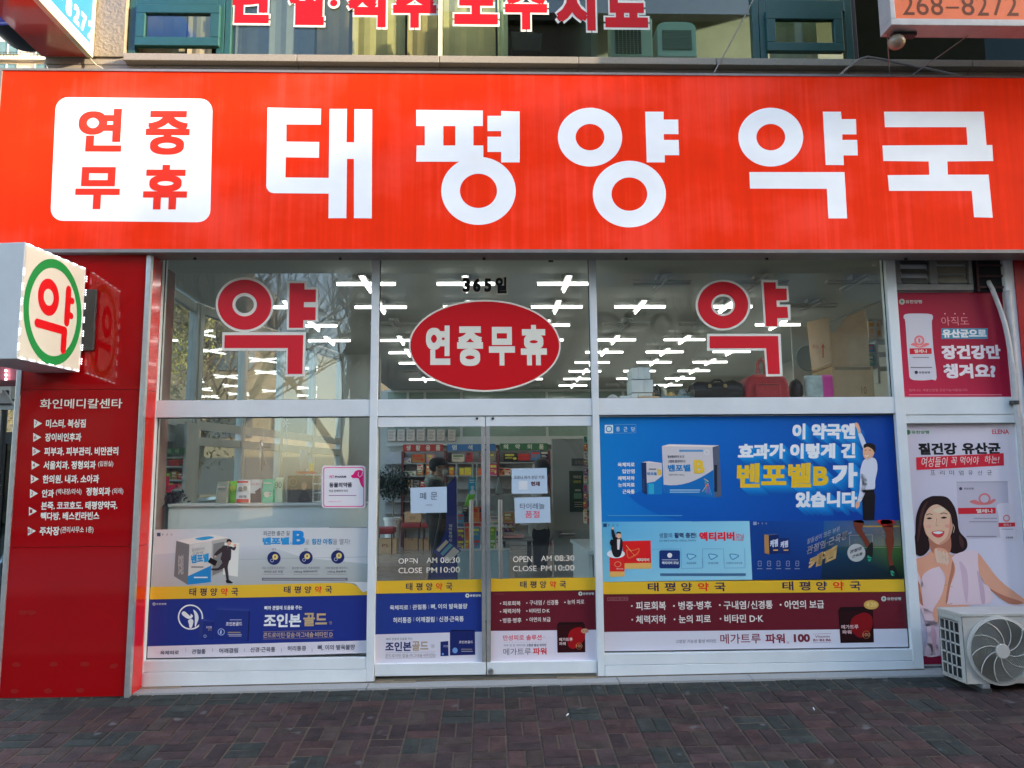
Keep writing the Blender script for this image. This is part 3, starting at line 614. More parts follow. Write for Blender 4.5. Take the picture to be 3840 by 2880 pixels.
for nm, a, b, y0, y1, c, t in (('red', 330, 705, 318, 383, (150, 38, 36), '생활용품'), ('blue', 750, 1198, 315, 378, (25, 95, 165), '염색약'), ('green', 1245, 1693, 308, 372, (20, 92, 60), '의약외품')):
    X0, Z0, X1, Z1 = DR(a, y0, b, y1, BY-.05)
    o = MB().box(X0, X1, BY-.05, BY+.05, Z0, Z1).build('category_board', mat('board_'+nm, ph(*c), .4), label=nm+' category board with white Korean letters on top of the shelving', cat='sign', group='category boards over the shelves')
    q = Print(BY-.051, DO, DS)
    for k, ch in enumerate(t):
        w = (b-a)/len(t); q.text(ch, a+w*k+w*.28, y0+8, a+w*k+w*.28+44, y1-8, (205, 210, 210), bold=.02)
    q.build('lettering', o)
# certificates
for k, (a, b) in enumerate(((178, 265), (272, 350), (358, 445), (455, 540), (555, 640), (646, 728), (750, 830))):
    X0, Z0, X1, Z1 = DR(a, 172, b, 290, BY+.30)
    o = MB().box(X0, X1, BY+.30, BY+.32, Z0, Z1).build('certificate', mat('frame_grey', (.35, .36, .34), .5), label='framed white certificate above the shelving, %s from the left' % ords(k), cat='certificate', group='certificates in a row')
    q = Print(BY+.299, DO, DS); q.rect(a+6, 178, b-6, 284, (180, 186, 190)); q.lv = 2
    for j in range(6): q.rect(a+14, 192+j*14, b-14-(j % 3)*8, 196+j*14, (110, 112, 118))
    q.build('paper', o)
# ---- products
random.seed(21)
PC = {'white': (190, 188, 182), 'tan': (150, 110, 60), 'pink': (200, 140, 150), 'brown': (95, 70, 45), 'red': (165, 45, 50), 'blue': (60, 130, 180), 'navy': (30, 40, 90), 'yellow': (200, 175, 60), 'orange': (200, 110, 50), 'green': (90, 150, 60), 'purple': (110, 60, 130), 'black': (28, 26, 28), 'teal': (60, 150, 140), 'magenta': (170, 60, 110), 'grey': (120, 122, 122)}
CN = {}
def product(cn, X0, X1, Z0, Z1, Y, dep=.12, where='', txt=True, name='medicine_box', group='goods on the shelves'):
    n = CN[(cn, where)] = CN.get((cn, where), -1)+1
    o = MB().box(X0, X1, Y, Y+dep, Z0, Z1).build(name, mat('card_'+cn, ph(*PC[cn]), .55, nscale=6, namp=.06), label='%s %s %s, %s of that colour from the left' % (cn, 'packet' if name == 'packet' else 'carton', where, ords(n % 14)), cat='packet' if name == 'packet' else 'box', group=group)
    if txt:
        q = Print(Y-.0005, step=.0005, fn=lambda x, y, l: Vector((X0+(X1-X0)*x, Y-.0005-l, Z1-(Z1-Z0)*y)))
        c2 = random.choice([(210, 205, 195), (40, 40, 60), (200, 60, 50), (230, 200, 80)]) if cn != 'white' else random.choice([(170, 50, 50), (50, 80, 150), (200, 150, 60), (60, 120, 80)])
        q.rect(.08, .12, .92-random.random()*.3, .34, c2); q.rect(.1, .48, .6, .54, c2); q.rect(.1, .62, .75, .67, c2)
        if random.random() < .5: q.ell(.78, .7, .13, .17, c2, 12)
        q.build('print', o)
    return o
def dprod(cn, a, y0, b, y1, Y, where, **k):
    X0, Z0, X1, Z1 = DR(a, y0, b, y1, Y); return product(cn, X0, X1, Z0, Z1, Y, where=where, **k)
TW = 'on the top shelf'; SW = 'on the second shelf'
for cn, a, y0, b, y1 in (('white', 330, 445, 405, 490), ('tan', 417, 408, 536, 488), ('pink', 553, 412, 628, 487), ('black', 755, 395, 785, 480), ('white', 793, 412, 908, 480), ('red', 925, 392, 985, 480), ('grey', 1150, 400, 1203, 478), ('black', 1280, 402, 1413, 472), ('red', 1417, 405, 1530, 470), ('blue', 1535, 382, 1623, 468), ('navy', 1628, 376, 1703, 466), ('magenta', 1062, 400, 1075, 478)):
    dprod(cn, a, y0, b, y1, BY+.02, TW)
for cn, a, y0, b, y1 in (('white', 335, 570, 450, 611), ('tan', 460, 560, 522, 611), ('white', 462, 505, 520, 558), ('orange', 548, 508, 605, 611), ('orange', 765, 530, 808, 610), ('yellow', 862, 540, 905, 608), ('yellow', 910, 535, 975, 608), ('orange', 1020, 545, 1068, 610), ('magenta', 1150, 500, 1215, 608), ('orange', 1236, 540, 1285, 608), ('white', 1290, 540, 1345, 606), ('purple', 1345, 560, 1378, 608)):
    dprod(cn, a, y0, b, y1, BY+.02, SW)
for k, cn in enumerate(('white', 'grey', 'red', 'orange', 'purple', 'red', 'yellow', 'red', 'orange', 'white', 'magenta', 'red')):
    a = 1040+k*55 if k > 5 else 370+k*62
    dprod(cn, a, 650+(k % 3)*8, a+48, 729, BY+.02, 'on the third shelf')
# counter with display boxes in the doorway view
CT = mat('counter_pale_blue', (.42, .58, .62), .4, nscale=4, namp=.05)
CY = 2.35
X0, Z0, X1, Z1 = DR(838, 1318, 1328, 1590, CY)
ct = MB().box(X0, X1, CY, CY+.55, .034, Z1).build('sales_counter', CT, bevel=.008, label='pale blue sales counter behind the door handles', cat='counter')
box('top_board', GP, X0-.015, X1+.015, CY-.015, CY+.56, Z1+.0, Z1+.02, ct)
for cn, a, y0, b, y1 in (('purple', 842, 1110, 905, 1215), ('purple', 844, 1217, 903, 1312), ('orange', 915, 1105, 955, 1208), ('orange', 917, 1210, 956, 1312), ('blue', 993, 1100, 1056, 1208), ('blue', 994, 1210, 1056, 1312), ('green', 1152, 1100, 1203, 1205), ('green', 1152, 1207, 1203, 1312), ('white', 1208, 1110, 1235, 1312)):
    dprod(cn, a, y0, b, y1, CY+.03, 'standing on the pale blue counter', group='cartons on the counter', dep=.08)
for cn, a, y0, b, y1 in (('red', 910, 1062, 1065, 1092), ('blue', 845, 1062, 905, 1094), ('black', 890, 905, 945, 968), ('navy', 905, 970, 945, 1055), ('blue', 848, 970, 903, 1055), ('orange', 988, 908, 1045, 1052), ('red', 1048, 910, 1075, 1052), ('white', 1150, 1000, 1270, 1052), ('tan', 1282, 960, 1368, 1055)):
    dprod(cn, a, y0, b, y1, CY+.16, 'on the riser behind the counter cartons', group='cartons on the counter', dep=.1)
X0, Z0, X1, Z1 = DR(842, 1094, 1370, 1104, CY+.14); rs = MB().box(X0, X1, CY+.14, CY+.5, Z0, Z1).build('counter_riser', GP, label='white shelf riser on the pale blue counter', cat='shelf')
X0, Z0, X1, Z1 = DR(1290, 1062, 1375, 1145, CY+.2)
for k in range(2): dprod('purple', 1285+k*45, 1062, 1327+k*45, 1145, CY+.22, 'beside the grey machine')
# grey machine (till) + monitor
X0, Z0, X1, Z1 = DR(1100, 792, 1372, 945, 2.9)
o = MB().box(X0, X1, 2.9, 2.93, Z0, Z1).build('monitor', mat('grey_plastic', (.33, .34, .32), .5, nscale=8), bevel=.005, label='back of a grey computer monitor on the counter', cat='monitor')
MB().prism([(X0+.12, 2.93, Z1+.005), (X1-.1, 2.93, Z1+.005), (X1-.16, 2.93, Z1+.2), (X0+.15, 2.93, Z1+.2)], (0, .12, 0)).build('till_top', MATS['grey_plastic'], o, bevel=.01)
MB().box((X0+X1)/2-.06, (X0+X1)/2+.06, 2.9, 3.0, .95, Z0).build('stand', MATS['grey_plastic'], o)
# acrylic holder card with cartoon-free silhouette
X0, Z0, X1, Z1 = DR(945, 635, 1012, 790, 2.2)
o = MB().box(X0, X1, 2.2, 2.205, Z0, Z1).build('hanging_card', mat('card_cyan', ph(40, 150, 200), .4), label='small bright blue card hanging above the counter', cat='card')
q = Print(2.199, DO, DS); q.ell(985, 725, 14, 18, (215, 225, 230)); q.blob([(962, 785), (966, 755), (985, 742), (1005, 755), (1008, 785)], (215, 225, 230)); q.rect(955, 650, 1003, 662, (210, 230, 240)); q.rect(958, 672, 1000, 680, (210, 230, 240)); q.build('print', o)
for k, (x, y0, y1) in enumerate(((838, 495, 1050), (990, 505, 640), (1028, 505, 900))):
    a, b = DP(x, y0, 2.25), DP(x, y1, 2.25); MB().tube([a, b], .012, 8).build('pole', mat('clear_white_pole', (.6, .62, .6), .3), label='slim %s white pole rising from the counter display' % ('tall', 'short', 'middle')[k], cat='pole', group='poles on the counter')
X0, Z0, X1, Z1 = DR(905, 790, 1010, 900, 2.3); MB().prism([(X0, 2.3, Z0), (X1-.05, 2.3, Z0), (X1, 2.3, Z1), (X0+.04, 2.3, Z1)], (0, .1, 0)).build('green_bag', mat('lime', ph(110, 190, 60), .5), bevel=.01, label='lime green pouch beside the tall white pole', cat='bag')
# blue leaning banner stand
bn = empty('banner_stand', tuple(DP(700, 1590, 1.9)), 'dark blue folding banner stand with leaflet pockets behind the left door', 'banner')
q = Print(1.9, DO, DS, conv=ph); q.poly([(822, 620), (835, 640), (835, 1592), (570, 1592), (735, 1100), (742, 700)], (38, 48, 125)); q.build('banner_panel', bn)
for v in ((822, 620, 835, 1592), (742, 690, 570, 1592)): MB().tube([DP(v[0], v[1], 1.93), DP(v[2], v[3], 1.93)], .012, 8).build('rod', DARKM, bn)
q = Print(1.85, DO, DS); q.poly([(735, 1200), (880, 1320), (745, 1440), (610, 1330)], (52, 60, 140)); q.lv = 2; q.poly([(735, 1218), (762, 1238), (668, 1332), (645, 1312)], (190, 188, 170)); q.poly([(772, 1250), (798, 1272), (705, 1368), (682, 1348)], (90, 160, 185)); q.poly([(808, 1285), (862, 1325), (770, 1425), (715, 1385)], (190, 192, 196)); q.build('leaflet_panel', bn)
q = Print(1.9, DO, DS); q.lv = 3
for k, ch in enumerate('엄마함태된'): q.text(ch, 763, 1070+k*34, 792, 1098+k*34, (200, 205, 220), bold=.01)
q.build('lettering', bn)
# door at the right back, notice, poster
X0, Z0, X1, Z1 = DR(1742, 262, 2080, 1600, 3.3)
dr = MB().box(X0, X1+.35, 3.3, 3.35, .034, Z1).build('office_door', mat('pale_grey_door', (.50, .52, .50), .45, nscale=3, namp=.04), bevel=.004, label='pale grey flush office door at the right inside the shop', cat='door')
hp = DP(1815, 1165, 3.27); MB().lathe(hp, [(0, -.03), (.04, -.03), (.045, 0), (.045, .03)], 16, 'y').tube([hp-Vector((0, .04, 0)), hp+Vector((.16, -.05, 0))], .013, 8).build('door_handle', STEEL, dr, True)
X0, Z0, X1, Z1 = DR(1920, 450, 2055, 520, 3.28); o = MB().box(X0, X1, 3.285, 3.3, Z0, Z1).build('door_plate', mat('plate_dark', (.12, .12, .12), .4), label='dark name plate on the pale grey office door', cat='sign')
q = Print(3.284, DO, DS); q.text('조제실', 1950, 468, 2030, 505, (150, 150, 150)); q.build('lettering', o)
X0, Z0, X1, Z1 = DR(1900, 568, 2035, 955, 3.28); o = MB().box(X0, X1, 3.29, 3.3, Z0, Z1).build('door_poster', mat('poster_dkgreen', ph(32, 60, 42), .4), label='dark green notice poster on the office door', cat='poster')
q = Print(3.289, DO, DS); q.text('어르신', 1935, 610, 2010, 640, (190, 195, 190), bold=.02); q.text('상담은', 1935, 655, 2010, 682, (190, 200, 60), bold=.02); q.rect(1950, 740, 2005, 760, (150, 160, 150)); q.rect(1940, 775, 2015, 830, (95, 140, 120))
for k in range(3): q.rect(1945, 860+k*20, 2020, 866+k*20, (160, 170, 165))
q.build('print', o)
# racks of hanging packets beside the right edge
rk = MB().box(*(DR(2085, 240, 2112, 1100, 1.0)[::2]), 1.0, 1.03, .7, DP(2090, 240, 1.0).z).build('display_rack', GP, label='white peg rack at the right side of the door view', cat='rack')
random.seed(9)
for k in range(22):
    r, c = divmod(k, 2); cn = random.choice(['red', 'white', 'green', 'purple', 'grey', 'navy', 'pink', 'teal', 'white'])
    x = 2035+c*34+random.uniform(-5, 5); y = 245+r*76+random.uniform(-8, 8)
    dprod(cn, x, y, x+30, y+62, .88, 'hanging on the right hand peg rack', name='packet', group='packets on the peg rack', dep=.03)
# white desk lower right
X0, Z0, X1, Z1 = DR(1940, 1230, 2115, 1600, 1.6); dk = MB().box(X0, X1+.5, .5, 1.9, Z1-.03, Z1).build('side_desk', mat('desk_white', (.6, .64, .64), .4), label='white side desk at the lower right of the doorway', cat='desk')
MB().box(X0+.02, X0+.05, .6, 1.85, .034, Z1-.03).build('side_panel', MATS['desk_white'], dk)
MB().box(X1+.45, X1+.48, .6, 1.85, .034, Z1-.03).build('side_panel', MATS['desk_white'], dk)
# plant
PYY = 11.2; pp = DP(232, 1005, PYY); pb = DP(232, 1290, PYY); pb.z = .034
pt = empty('potted_plant', (pp.x, PYY, pb.z), 'bushy dark leaved indoor tree in a white pot behind the left door', 'plant')
MB().lathe((pp.x, PYY, pb.z), [(.0, 0), (.15, 0), (.175, pp.z-pb.z-.06), (.20, pp.z-pb.z-.06), (.20, pp.z-pb.z), (.17, pp.z-pb.z), (.16, pp.z-pb.z-.04), (0, pp.z-pb.z-.04)], 28).build('pot', mat('pot_white', (.62, .62, .58), .4), pt, True)
cz = DP(230, 670, PYY).z
MB().tube([(pp.x, PYY, pp.z-.04), (pp.x+.02, PYY, pp.z+.15), (pp.x-.01, PYY, cz)], [.02, .017, .01], 8).build('trunk', mat('bark_pale', (.25, .2, .14), .8, nscale=20), pt)
random.seed(4); m = MB()
for k in range(2600):
    a, b, r = random.uniform(0, 6.28), random.gauss(0, .5), random.random()**.4
    c = Vector((pp.x+.40*r*math.cos(a)*math.cos(b), PYY+.36*r*math.sin(a)*math.cos(b), cz+.42*r*math.sin(b)-.02)); l = random.uniform(.05, .10); d = Vector((random.gauss(0, 1), random.gauss(0, 1), random.gauss(-.6, .6))).normalized(); s_ = d.cross(Vector((0, 0, 1))).normalized()*l*.25
    m.poly([c, c+d*l*.5+s_, c+d*l, c+d*l*.5-s_])
m.build('foliage', mat('leaf_dark', (.035, .055, .03), .45, nscale=5, namp=.4), pt, kind='stuff')
# benches with red cushions, cartons under
CUSH = mat('red_vinyl', (.32, .03, .035), .35, nscale=6); CARD = mat('corrugated_card', (.68, .43, .22), .8, nscale=9, namp=.1)
for a, b, y0, y1, Y, l in ((312, 495, 1055, 1108, 11.0, 'left red cushioned bench seat behind the plant'), (498, 600, 1055, 1108, 11.0, 'right red cushioned bench seat beside the standing man'), (60, 245, 1100, 1165, 10.3, 'red cushioned seat at the left edge of the door view')):
    X0, Z0, X1, Z1 = DR(a, y0, b, y1, Y); bnq = MB().box(X0, X1, Y, Y+.45, Z0, Z1).build('bench', CUSH, bevel=.03, label=l, cat='bench', group='red bench seats')
    for x in (X0+.05, X1-.05):
        for y in (Y+.05, Y+.4): MB().tube([(x, y, .034), (x, y, Z0+.01)], .012, 8).build('leg', DARKM, bnq)
for a, b, y0, y1, Y, l in ((340, 470, 1150, 1255, 11.2, 'cardboard carton under the bench, left of two'), (474, 605, 1150, 1250, 11.2, 'cardboard carton under the bench, right of two'), (60, 268, 1195, 1335, 10.35, 'large printed cardboard carton on the floor at the left door edge'), (345, 500, 955, 1052, 11.1, 'tan carton with a brown face print on the left bench')):
    X0, Z0, X1, Z1 = DR(a, y0, b, y1, Y)
    if 'bench' in l.split(' on ')[-1] and 'under' not in l: zz = Z0
    else: zz = .034; Z1 = .034+(Z1-Z0)
    o = MB().box(X0, X1, Y, Y+.3, zz, Z1).build('carton', CARD, bevel=.004, label=l, cat='carton', group='cardboard cartons in the shop')
    q = Print(Y-.001, DO, DS); q.text('PS' if 'large' in l else '건강', (a+b)/2-30, (y0+y1)/2-10, (a+b)/2+25, (y0+y1)/2+22, (105, 40, 40)); q.build('print', o)
#@@PEOPLE
# ================================================================== PEOPLE
SKIN = mat('skin', (.50, .31, .22), .5, nscale=12, namp=.05)
def skin_mesh(name, verts, edges, radii, mats, parent, sub=2, root=0):
    org = ORG[parent.name]; me = bpy.data.meshes.new(name); me.from_pydata([Vector(v)-org for v in verts], edges, [])
    o = bpy.data.objects.new(name, me); COL.objects.link(o)
    sk = o.modifiers.new('skin', 'SKIN'); sk.use_smooth_shade = True
    for i, v in enumerate(me.skin_vertices[0].data):
        r = radii[i]; v.radius = r if isinstance(r, tuple) else (r, r); v.use_root = (i == root)
    ss = o.modifiers.new('sub', 'SUBSURF'); ss.levels = ss.render_levels = sub
    dg = bpy.context.evaluated_depsgraph_get(); m2 = bpy.data.meshes.new_from_object(o.evaluated_get(dg)); m2.name = name
    bpy.data.objects.remove(o); m2.materials.clear(); m2.materials.append(mats)
    m2.polygons.foreach_set('use_smooth', [True]*len(m2.polygons))
    o = bpy.data.objects.new(name, m2); COL.objects.link(o); o.parent = parent; ORG[o.name] = org.copy(); return o
def person(loc, face, h, label, top, bottom, hair, arms, cap=False, mask=False, hood=None, long_coat=False, long_hair=False):
    """face = angle of the looking direction about z (0 = +x); arms = per side (elbow, wrist) in body axes fwd, side, up"""
    r = empty('person', loc, label, 'person'); k = h/1.72; fx = Vector((math.cos(face), math.sin(face), 0)); sx = Vector((-math.sin(face), math.cos(face), 0)); O = Vector(loc)
    def P(f, s, u): return O+fx*f*k+sx*s*k+Vector((0, 0, u*k))
    # body: one skin surface, head included
    V = [P(0, 0, .95), P(0, 0, 1.15), P(.01, 0, 1.36), P(.0, 0, 1.46), P(.015, 0, 1.53), P(.03, 0, 1.585), P(.02, 0, 1.65), P(.015, 0, 1.69)]
    E = [(i, i+1) for i in range(7)]; Rr = [(.13, .10), (.13, .1), (.14, .1), .055, .058, .082, .088, .05]
    def chain(start, pts, rs):
        b = start
        for p, q in zip(pts, rs): V.append(p); Rr.append(q); E.append((b, len(V)-1)); b = len(V)-1
        return b
    hands = []
    for s, a in ((-1, arms[0]), (1, arms[1])):
        chain(2, [P(0, s*.17, 1.40), P(a[0][0], s*a[0][1], a[0][2]), P(a[1][0], s*a[1][1], a[1][2])], [.06, .043, .028]); hands.append((P(a[1][0], s*a[1][1], a[1][2]), (P(*[a[1][0], s*a[1][1], a[1][2]])-P(a[0][0], s*a[0][1], a[0][2])).normalized(), s))
        chain(0, [P(0, s*.09, .88), P(.02, s*.10, .50), P(-.01, s*.105, .09), P(.12, s*.11, .045)], [.085, .058, .04, .032])
    bo = skin_mesh('body', V, E, [tuple(q*k for q in x) if isinstance(x, tuple) else x*k for x in Rr], SKIN, r)
    bo.data.materials.append(top); bo.data.materials.append(bottom)
    for p_ in bo.data.polygons: z_ = p_.center.z; p_.material_index = 0 if z_ > 1.47*k else 1 if z_ > .93*k else 2
    m = MB()
    m.tube([P(.10, 0, 1.60), P(.122, 0, 1.575), P(.10, 0, 1.565)], [.008*k, .015*k, .012*k], 8)
    for s in (-1, 1): m.blob(P(.01, s*.085, 1.595), (.014*k, .014*k, .028*k), 8, 6)
    m.build('face_features', SKIN, r, True)
    m = MB()
    for s in (-1, 1): m.blob(P(.098, s*.032, 1.607), (.008, .010, .006), 8, 5)
    m.build('eyes', BLACK, r)
    for (w, d, s) in hands:
        up = Vector((0, 0, 1)); sd = d.cross(up); sd = sd.normalized() if sd.length > .1 else fx
        m = MB().tube([w, w+d*.05, w+d*.09], [.026*k, .034*k, .03*k], 10)
        for j in range(4):
            b = w+d*.085+sd*(j-1.5)*.018; l = (.062, .072, .068, .052)[j]; m.tube([b, b+d*l*.5+Vector((0, 0, -.006)), b+d*l*.9+Vector((0, 0, -.022))], [.0085, .008, .0065], 6)
        m.tube([w+d*.03+sd*.028*s, w+d*.06+sd*.05*s, w+d*.085+sd*.052*s], [.011, .0095, .008], 6)
        m.build('hand', SKIN, r, True)
    # clothes
    V = [P(0, 0, .86 if not long_coat else .72), P(0, 0, 1.0), P(0, 0, 1.18), P(.005, 0, 1.36), P(0, 0, 1.455)]; E = [(i, i+1) for i in range(4)]; Rr = [(.165, .125) if not long_coat else (.20, .15), (.155, .12), (.155, .12), (.165, .115), (.085, .075)]
    for s, a in ((-1, arms[0]), (1, arms[1])):
        w = Vector((a[1][0], s*a[1][1], a[1][2])); e = Vector((a[0][0], s*a[0][1], a[0][2])); q = e+(w-e)*.93
        chain(3, [P(0, s*.185, 1.395), P(*e), P(*q)], [.075, .06, .045])
    skin_mesh('coat' if long_coat else 'jacket', V, E, [tuple(q*k for q in x) if isinstance(x, tuple) else x*k for x in Rr], top, r, root=2)
    V = [P(0, 0, 1.0), P(0, 0, .9)]; E = [(0, 1)]; Rr = [(.14, .11), (.15, .12)]
    for s in (-1, 1): chain(1, [P(.01, s*.095, .8), P(.02, s*.10, .5), P(-.01, s*.105, .12)], [.10, .075, .06])
    skin_mesh('trousers', V, E, [tuple(q*k for q in x) if isinstance(x, tuple) else x*k for x in Rr], bottom, r, root=1)
    m = MB()
    for s in (-1, 1): m.tube([P(-.06, s*.105, .035), P(.05, s*.11, .045), P(.17, s*.115, .03)], [.04, .045, .03], 10)
    m.build('shoes', BLACK, r, True)
    HAIR = mat('hair_black', (.018, .015, .014), .5, nscale=40, namp=.3)
    m = MB(); m.blob(P(-.022 if cap else -.012, 0, 1.655 if not (long_hair or cap) else 1.62), (.088*k if cap else .105*k, .09*k if cap else .102*k, .075*k if not long_hair else .12*k), 16, 10); m.build('hair', HAIR, r, True)
    if cap:
        c = P(.005, 0, 1.665); m = MB().lathe(c, [(.108*k, -.035), (.112*k, .0), (.10*k, .035), (.06*k, .06), (.0, .068)], 18)
        b = [P(.09, -.085, 1.66), P(.19, -.06, 1.635), P(.225, 0, 1.628), P(.19, .06, 1.635), P(.09, .085, 1.66)]; m.prism(b, (0, 0, -.006)); m.build('cap', mat('cap_black', (.02, .02, .022), .8, nscale=20), r, True)
    if mask:
        MB().blob(P(.085, 0, 1.552), (.042*k, .062*k, .052*k), 12, 8).tube([P(.06, -.06, 1.57), P(.01, -.092, 1.59)], .003, 5).tube([P(.06, .06, 1.57), P(.01, .092, 1.59)], .003, 5).build('face_mask', mat('mask_white', (.66, .66, .64), .8, nscale=20), r, True)
    if hood: 
        pts = [P(.07*math.cos(a)-.03, .10*math.sin(a), 1.47+.02*math.cos(a+math.pi)) for a in [i*math.pi/6 for i in range(13)]]
        MB().tube(pts, .042*k, 10).blob(P(-.10, 0, 1.43), (.07, .12, .08), 12, 8).build('hood', hood, r, True)
    return r
pm = DP(655, 1000, 3.8)
person((pm.x, 3.8, .034), math.radians(-8), 1.73, 'person in black cap, white mask and grey hooded dark jacket behind the left door', mat('jacket_black', (.022, .022, .025), .8, nscale=12, namp=.25, bump=.4, bscale=12), mat('trousers_black', (.02, .02, .022), .85, nscale=15), None,
       (((-.02, .24, 1.12), (.16, .20, .98)), ((-.02, .24, 1.12), (.18, .2, 1.0))), cap=True, mask=True, hood=mat('hood_grey', (.36, .37, .33), .9, nscale=20, namp=.15, bump=.3))
pw = DP(1635, 1000, 2.95)
person((pw.x, 2.95, .034), math.radians(172), 1.68, 'person in a loose pale grey coat and black trousers turned away behind the right door', mat('coat_pale', (.46, .46, .43), .85, nscale=6, namp=.14, bump=.7, bscale=9), MATS['trousers_black'], None,
       (((.05, .26, 1.14), (.27, .22, 1.0)), ((.06, .25, 1.15), (.30, .2, 1.02))), long_coat=True, long_hair=True)
# pink tray and papers by the second person
X0, Z0, X1, Z1 = DR(1282, 1172, 1465, 1192, 2.6)
MB().box(X0, X1, 2.45, 2.75, Z0, Z1).build('tray', mat('pink_tray', ph(215, 150, 160), .5), label='flat pink tray on the counter beside the person in the pale coat', cat='tray')
X0, Z0, X1, Z1 = DR(1285, 1204, 1420, 1600, 2.6); tb = empty('work_table', ((X0+X1)/2, 2.6, .034), 'plain grey work table under the pink tray', 'table')
MB().box(X0-.02, X1+.15, 2.42, 2.95, Z1-.02, Z1-.0).build('table_top', mat('table_grey', (.3, .3, .28), .5), tb)
for x in (X0, X1+.12):
    for y in (2.45, 2.92): MB().tube([(x, y, .034), (x, y, Z1-.02)], .014, 8).build('leg', DARKM, tb)
# chair legs region: stool
sx = DP(1560, 1400, 2.4); st = empty('stool', (sx.x, 2.4, .034), 'tan cushioned office stool below the person in the pale coat', 'stool')
MB().lathe((sx.x, 2.4, .47), [(0, 0), (.19, 0), (.2, .03), (.19, .07), (0, .08)], 20).build('seat', mat('tan_vinyl', (.22, .18, .13), .5, nscale=8), st, True)
for k in range(4): a = k*1.57+.5; MB().tube([(sx.x+.1*math.cos(a), 2.4+.1*math.sin(a), .47), (sx.x+.2*math.cos(a), 2.4+.2*math.sin(a), .034)], .012, 8).build('leg', STEEL, st)
# ================================================================== LEFT WINDOW DISPLAY
WO, WS = (560, 1540), .38879
def wr(x0, y0, x1, y1, Y): return rect(WO[0]+x0*WS, WO[1]+y0*WS, WO[0]+x1*WS, WO[1]+y1*WS, Y)
def wp(x, y, Y): return px(WO[0]+x*WS, WO[1]+y*WS, Y)
PERF = mat('perforated_panel', (.78, .84, .82), .5, nscale=3, namp=.06)
t = PERF.node_tree; p = t.nodes['Principled BSDF']; old = p.inputs['Base Color'].links[0].from_socket
tc = t.nodes.new('ShaderNodeTexCoord'); vo = t.nodes.new('ShaderNodeTexVoronoi'); vo.inputs['Scale'].default_value = 70; vo.inputs['Randomness'].default_value = 0
t.links.new(tc.outputs['Object'], vo.inputs[0]); rp = t.nodes.new('ShaderNodeMapRange'); rp.inputs[1].default_value = .18; rp.inputs[2].default_value = .3; rp.inputs[3].default_value = .62; rp.inputs[4].default_value = 1
t.links.new(vo.outputs['Distance'], rp.inputs[0]); sc_ = t.nodes.new('ShaderNodeVectorMath'); sc_.operation = 'SCALE'; t.links.new(old, sc_.inputs[0]); t.links.new(rp.outputs[0], sc_.inputs['Scale']); t.links.new(sc_.outputs[0], p.inputs['Base Color'])
X0, Z0, X1, Z1 = wr(92, 905, 2125, 1300, .22); zs = wp(1000, 890, .3).z
ds = empty('window_display_cabinet', ((X0+X1)/2, .3, .03), 'white perforated display cabinet inside the left window', 'cabinet')
MB().box(-2.49, X1, .22, .225, .1, zs-.02).build('perforated_panel', PERF, ds); MB().box(-2.49, X1, .20, .55, zs-.02, zs).build('top_board', GP, ds)
MB().box(-2.49, X1, .545, .555, .03, zs-.02).build('rear_panel', GP, ds)
def bag(l, c, a, y0, b, y1, Y, extra=None, soft=True, dep=.09):
    X0, Z0, X1, Z1 = wr(a, y0, b, y1, Y); Z1 = zs+(Z1-Z0); Z0 = zs+.001; m = MB(); n = len(m.v); w = X1-X0; prof = [(0, 1, 1), (.15, 1.03, 1.1), (.5, 1, 1), (.85, .96, .55), (1, .93, .12)] if soft else [(0, 1, 1), (1, 1, 1)]
    rings = []
    for h, sx_, sy_ in prof:
        z = Z0+(Z1-Z0)*h; cx = (X0+X1)/2; cy_ = Y+dep/2; hw = w/2*sx_; hd = dep/2*sy_; st_ = len(m.v)
        m.v += [Vector(q) for q in ((cx-hw, cy_-hd*.7, z), (cx-hw*.8, cy_-hd, z), (cx+hw*.8, cy_-hd, z), (cx+hw, cy_-hd*.7, z), (cx+hw, cy_+hd, z), (cx-hw, cy_+hd, z))]; rings.append(st_)
    for r0, r1 in zip(rings, rings[1:]):
        for k in range(6): j = (k+1) % 6; m.f.append((r0+k, r0+j, r1+j, r1+k)); m.mi.append(0)
    m.f.append(tuple(rings[0]+k for k in range(6))); m.f.append(tuple(rings[-1]+k for k in range(6))); m.mi += [0, 0]
    o = m.build('pouch' if soft else 'carton', mat('pouch_%d' % a, tuple(min(.85, v*1.5) for v in ph(*c)), .35, nscale=10, namp=.1), label=l, cat='pouch' if soft else 'box', group='goods standing in the left window')
    if extra:
        q = Print(Y-.003, WO, WS, step=.0008); dz = (zs-wp((a+b)/2, y1, Y).z); q.o = (q.o[0], q.o[1]); extra(q)
        for v in q.v: v.z += dz; v.y -= .004
        q.build('print', o)
    return o
bag('silver grey pouch, leftmost on the window display', (110, 122, 120), 640, 672, 755, 885, .30, lambda q: (q.rect(665, 720, 735, 740, (170, 176, 176)), q.rect(660, 775, 735, 860, (140, 150, 148))))
bag('small lime green pouch behind the silver one', (105, 170, 60), 762, 668, 846, 880, .36, lambda q: q.ell(805, 740, 28, 30, (180, 205, 90)))
bag('tall white pouch with a red top and base', (190, 196, 192), 835, 660, 968, 885, .28, lambda q: (q.rect(850, 672, 955, 690, (175, 40, 45)), q.rect(842, 845, 960, 880, (175, 40, 45)), q.text('의약', 865, 810, 940, 838, (50, 50, 60), bold=.02), q.ell(880, 750, 22, 24, (120, 130, 130)), q.ell(925, 740, 20, 20, (120, 130, 130))))
bag('white and dark blue carton between two bright pouches', (185, 192, 195), 972, 656, 1080, 882, .31, lambda q: (q.rect(972, 790, 1080, 878, (32, 44, 75)), q.poly([(1020, 770), (1075, 735), (1078, 795), (1030, 800)], (32, 44, 75)), q.text('사료', 985, 690, 1060, 712, (150, 80, 80))), False)
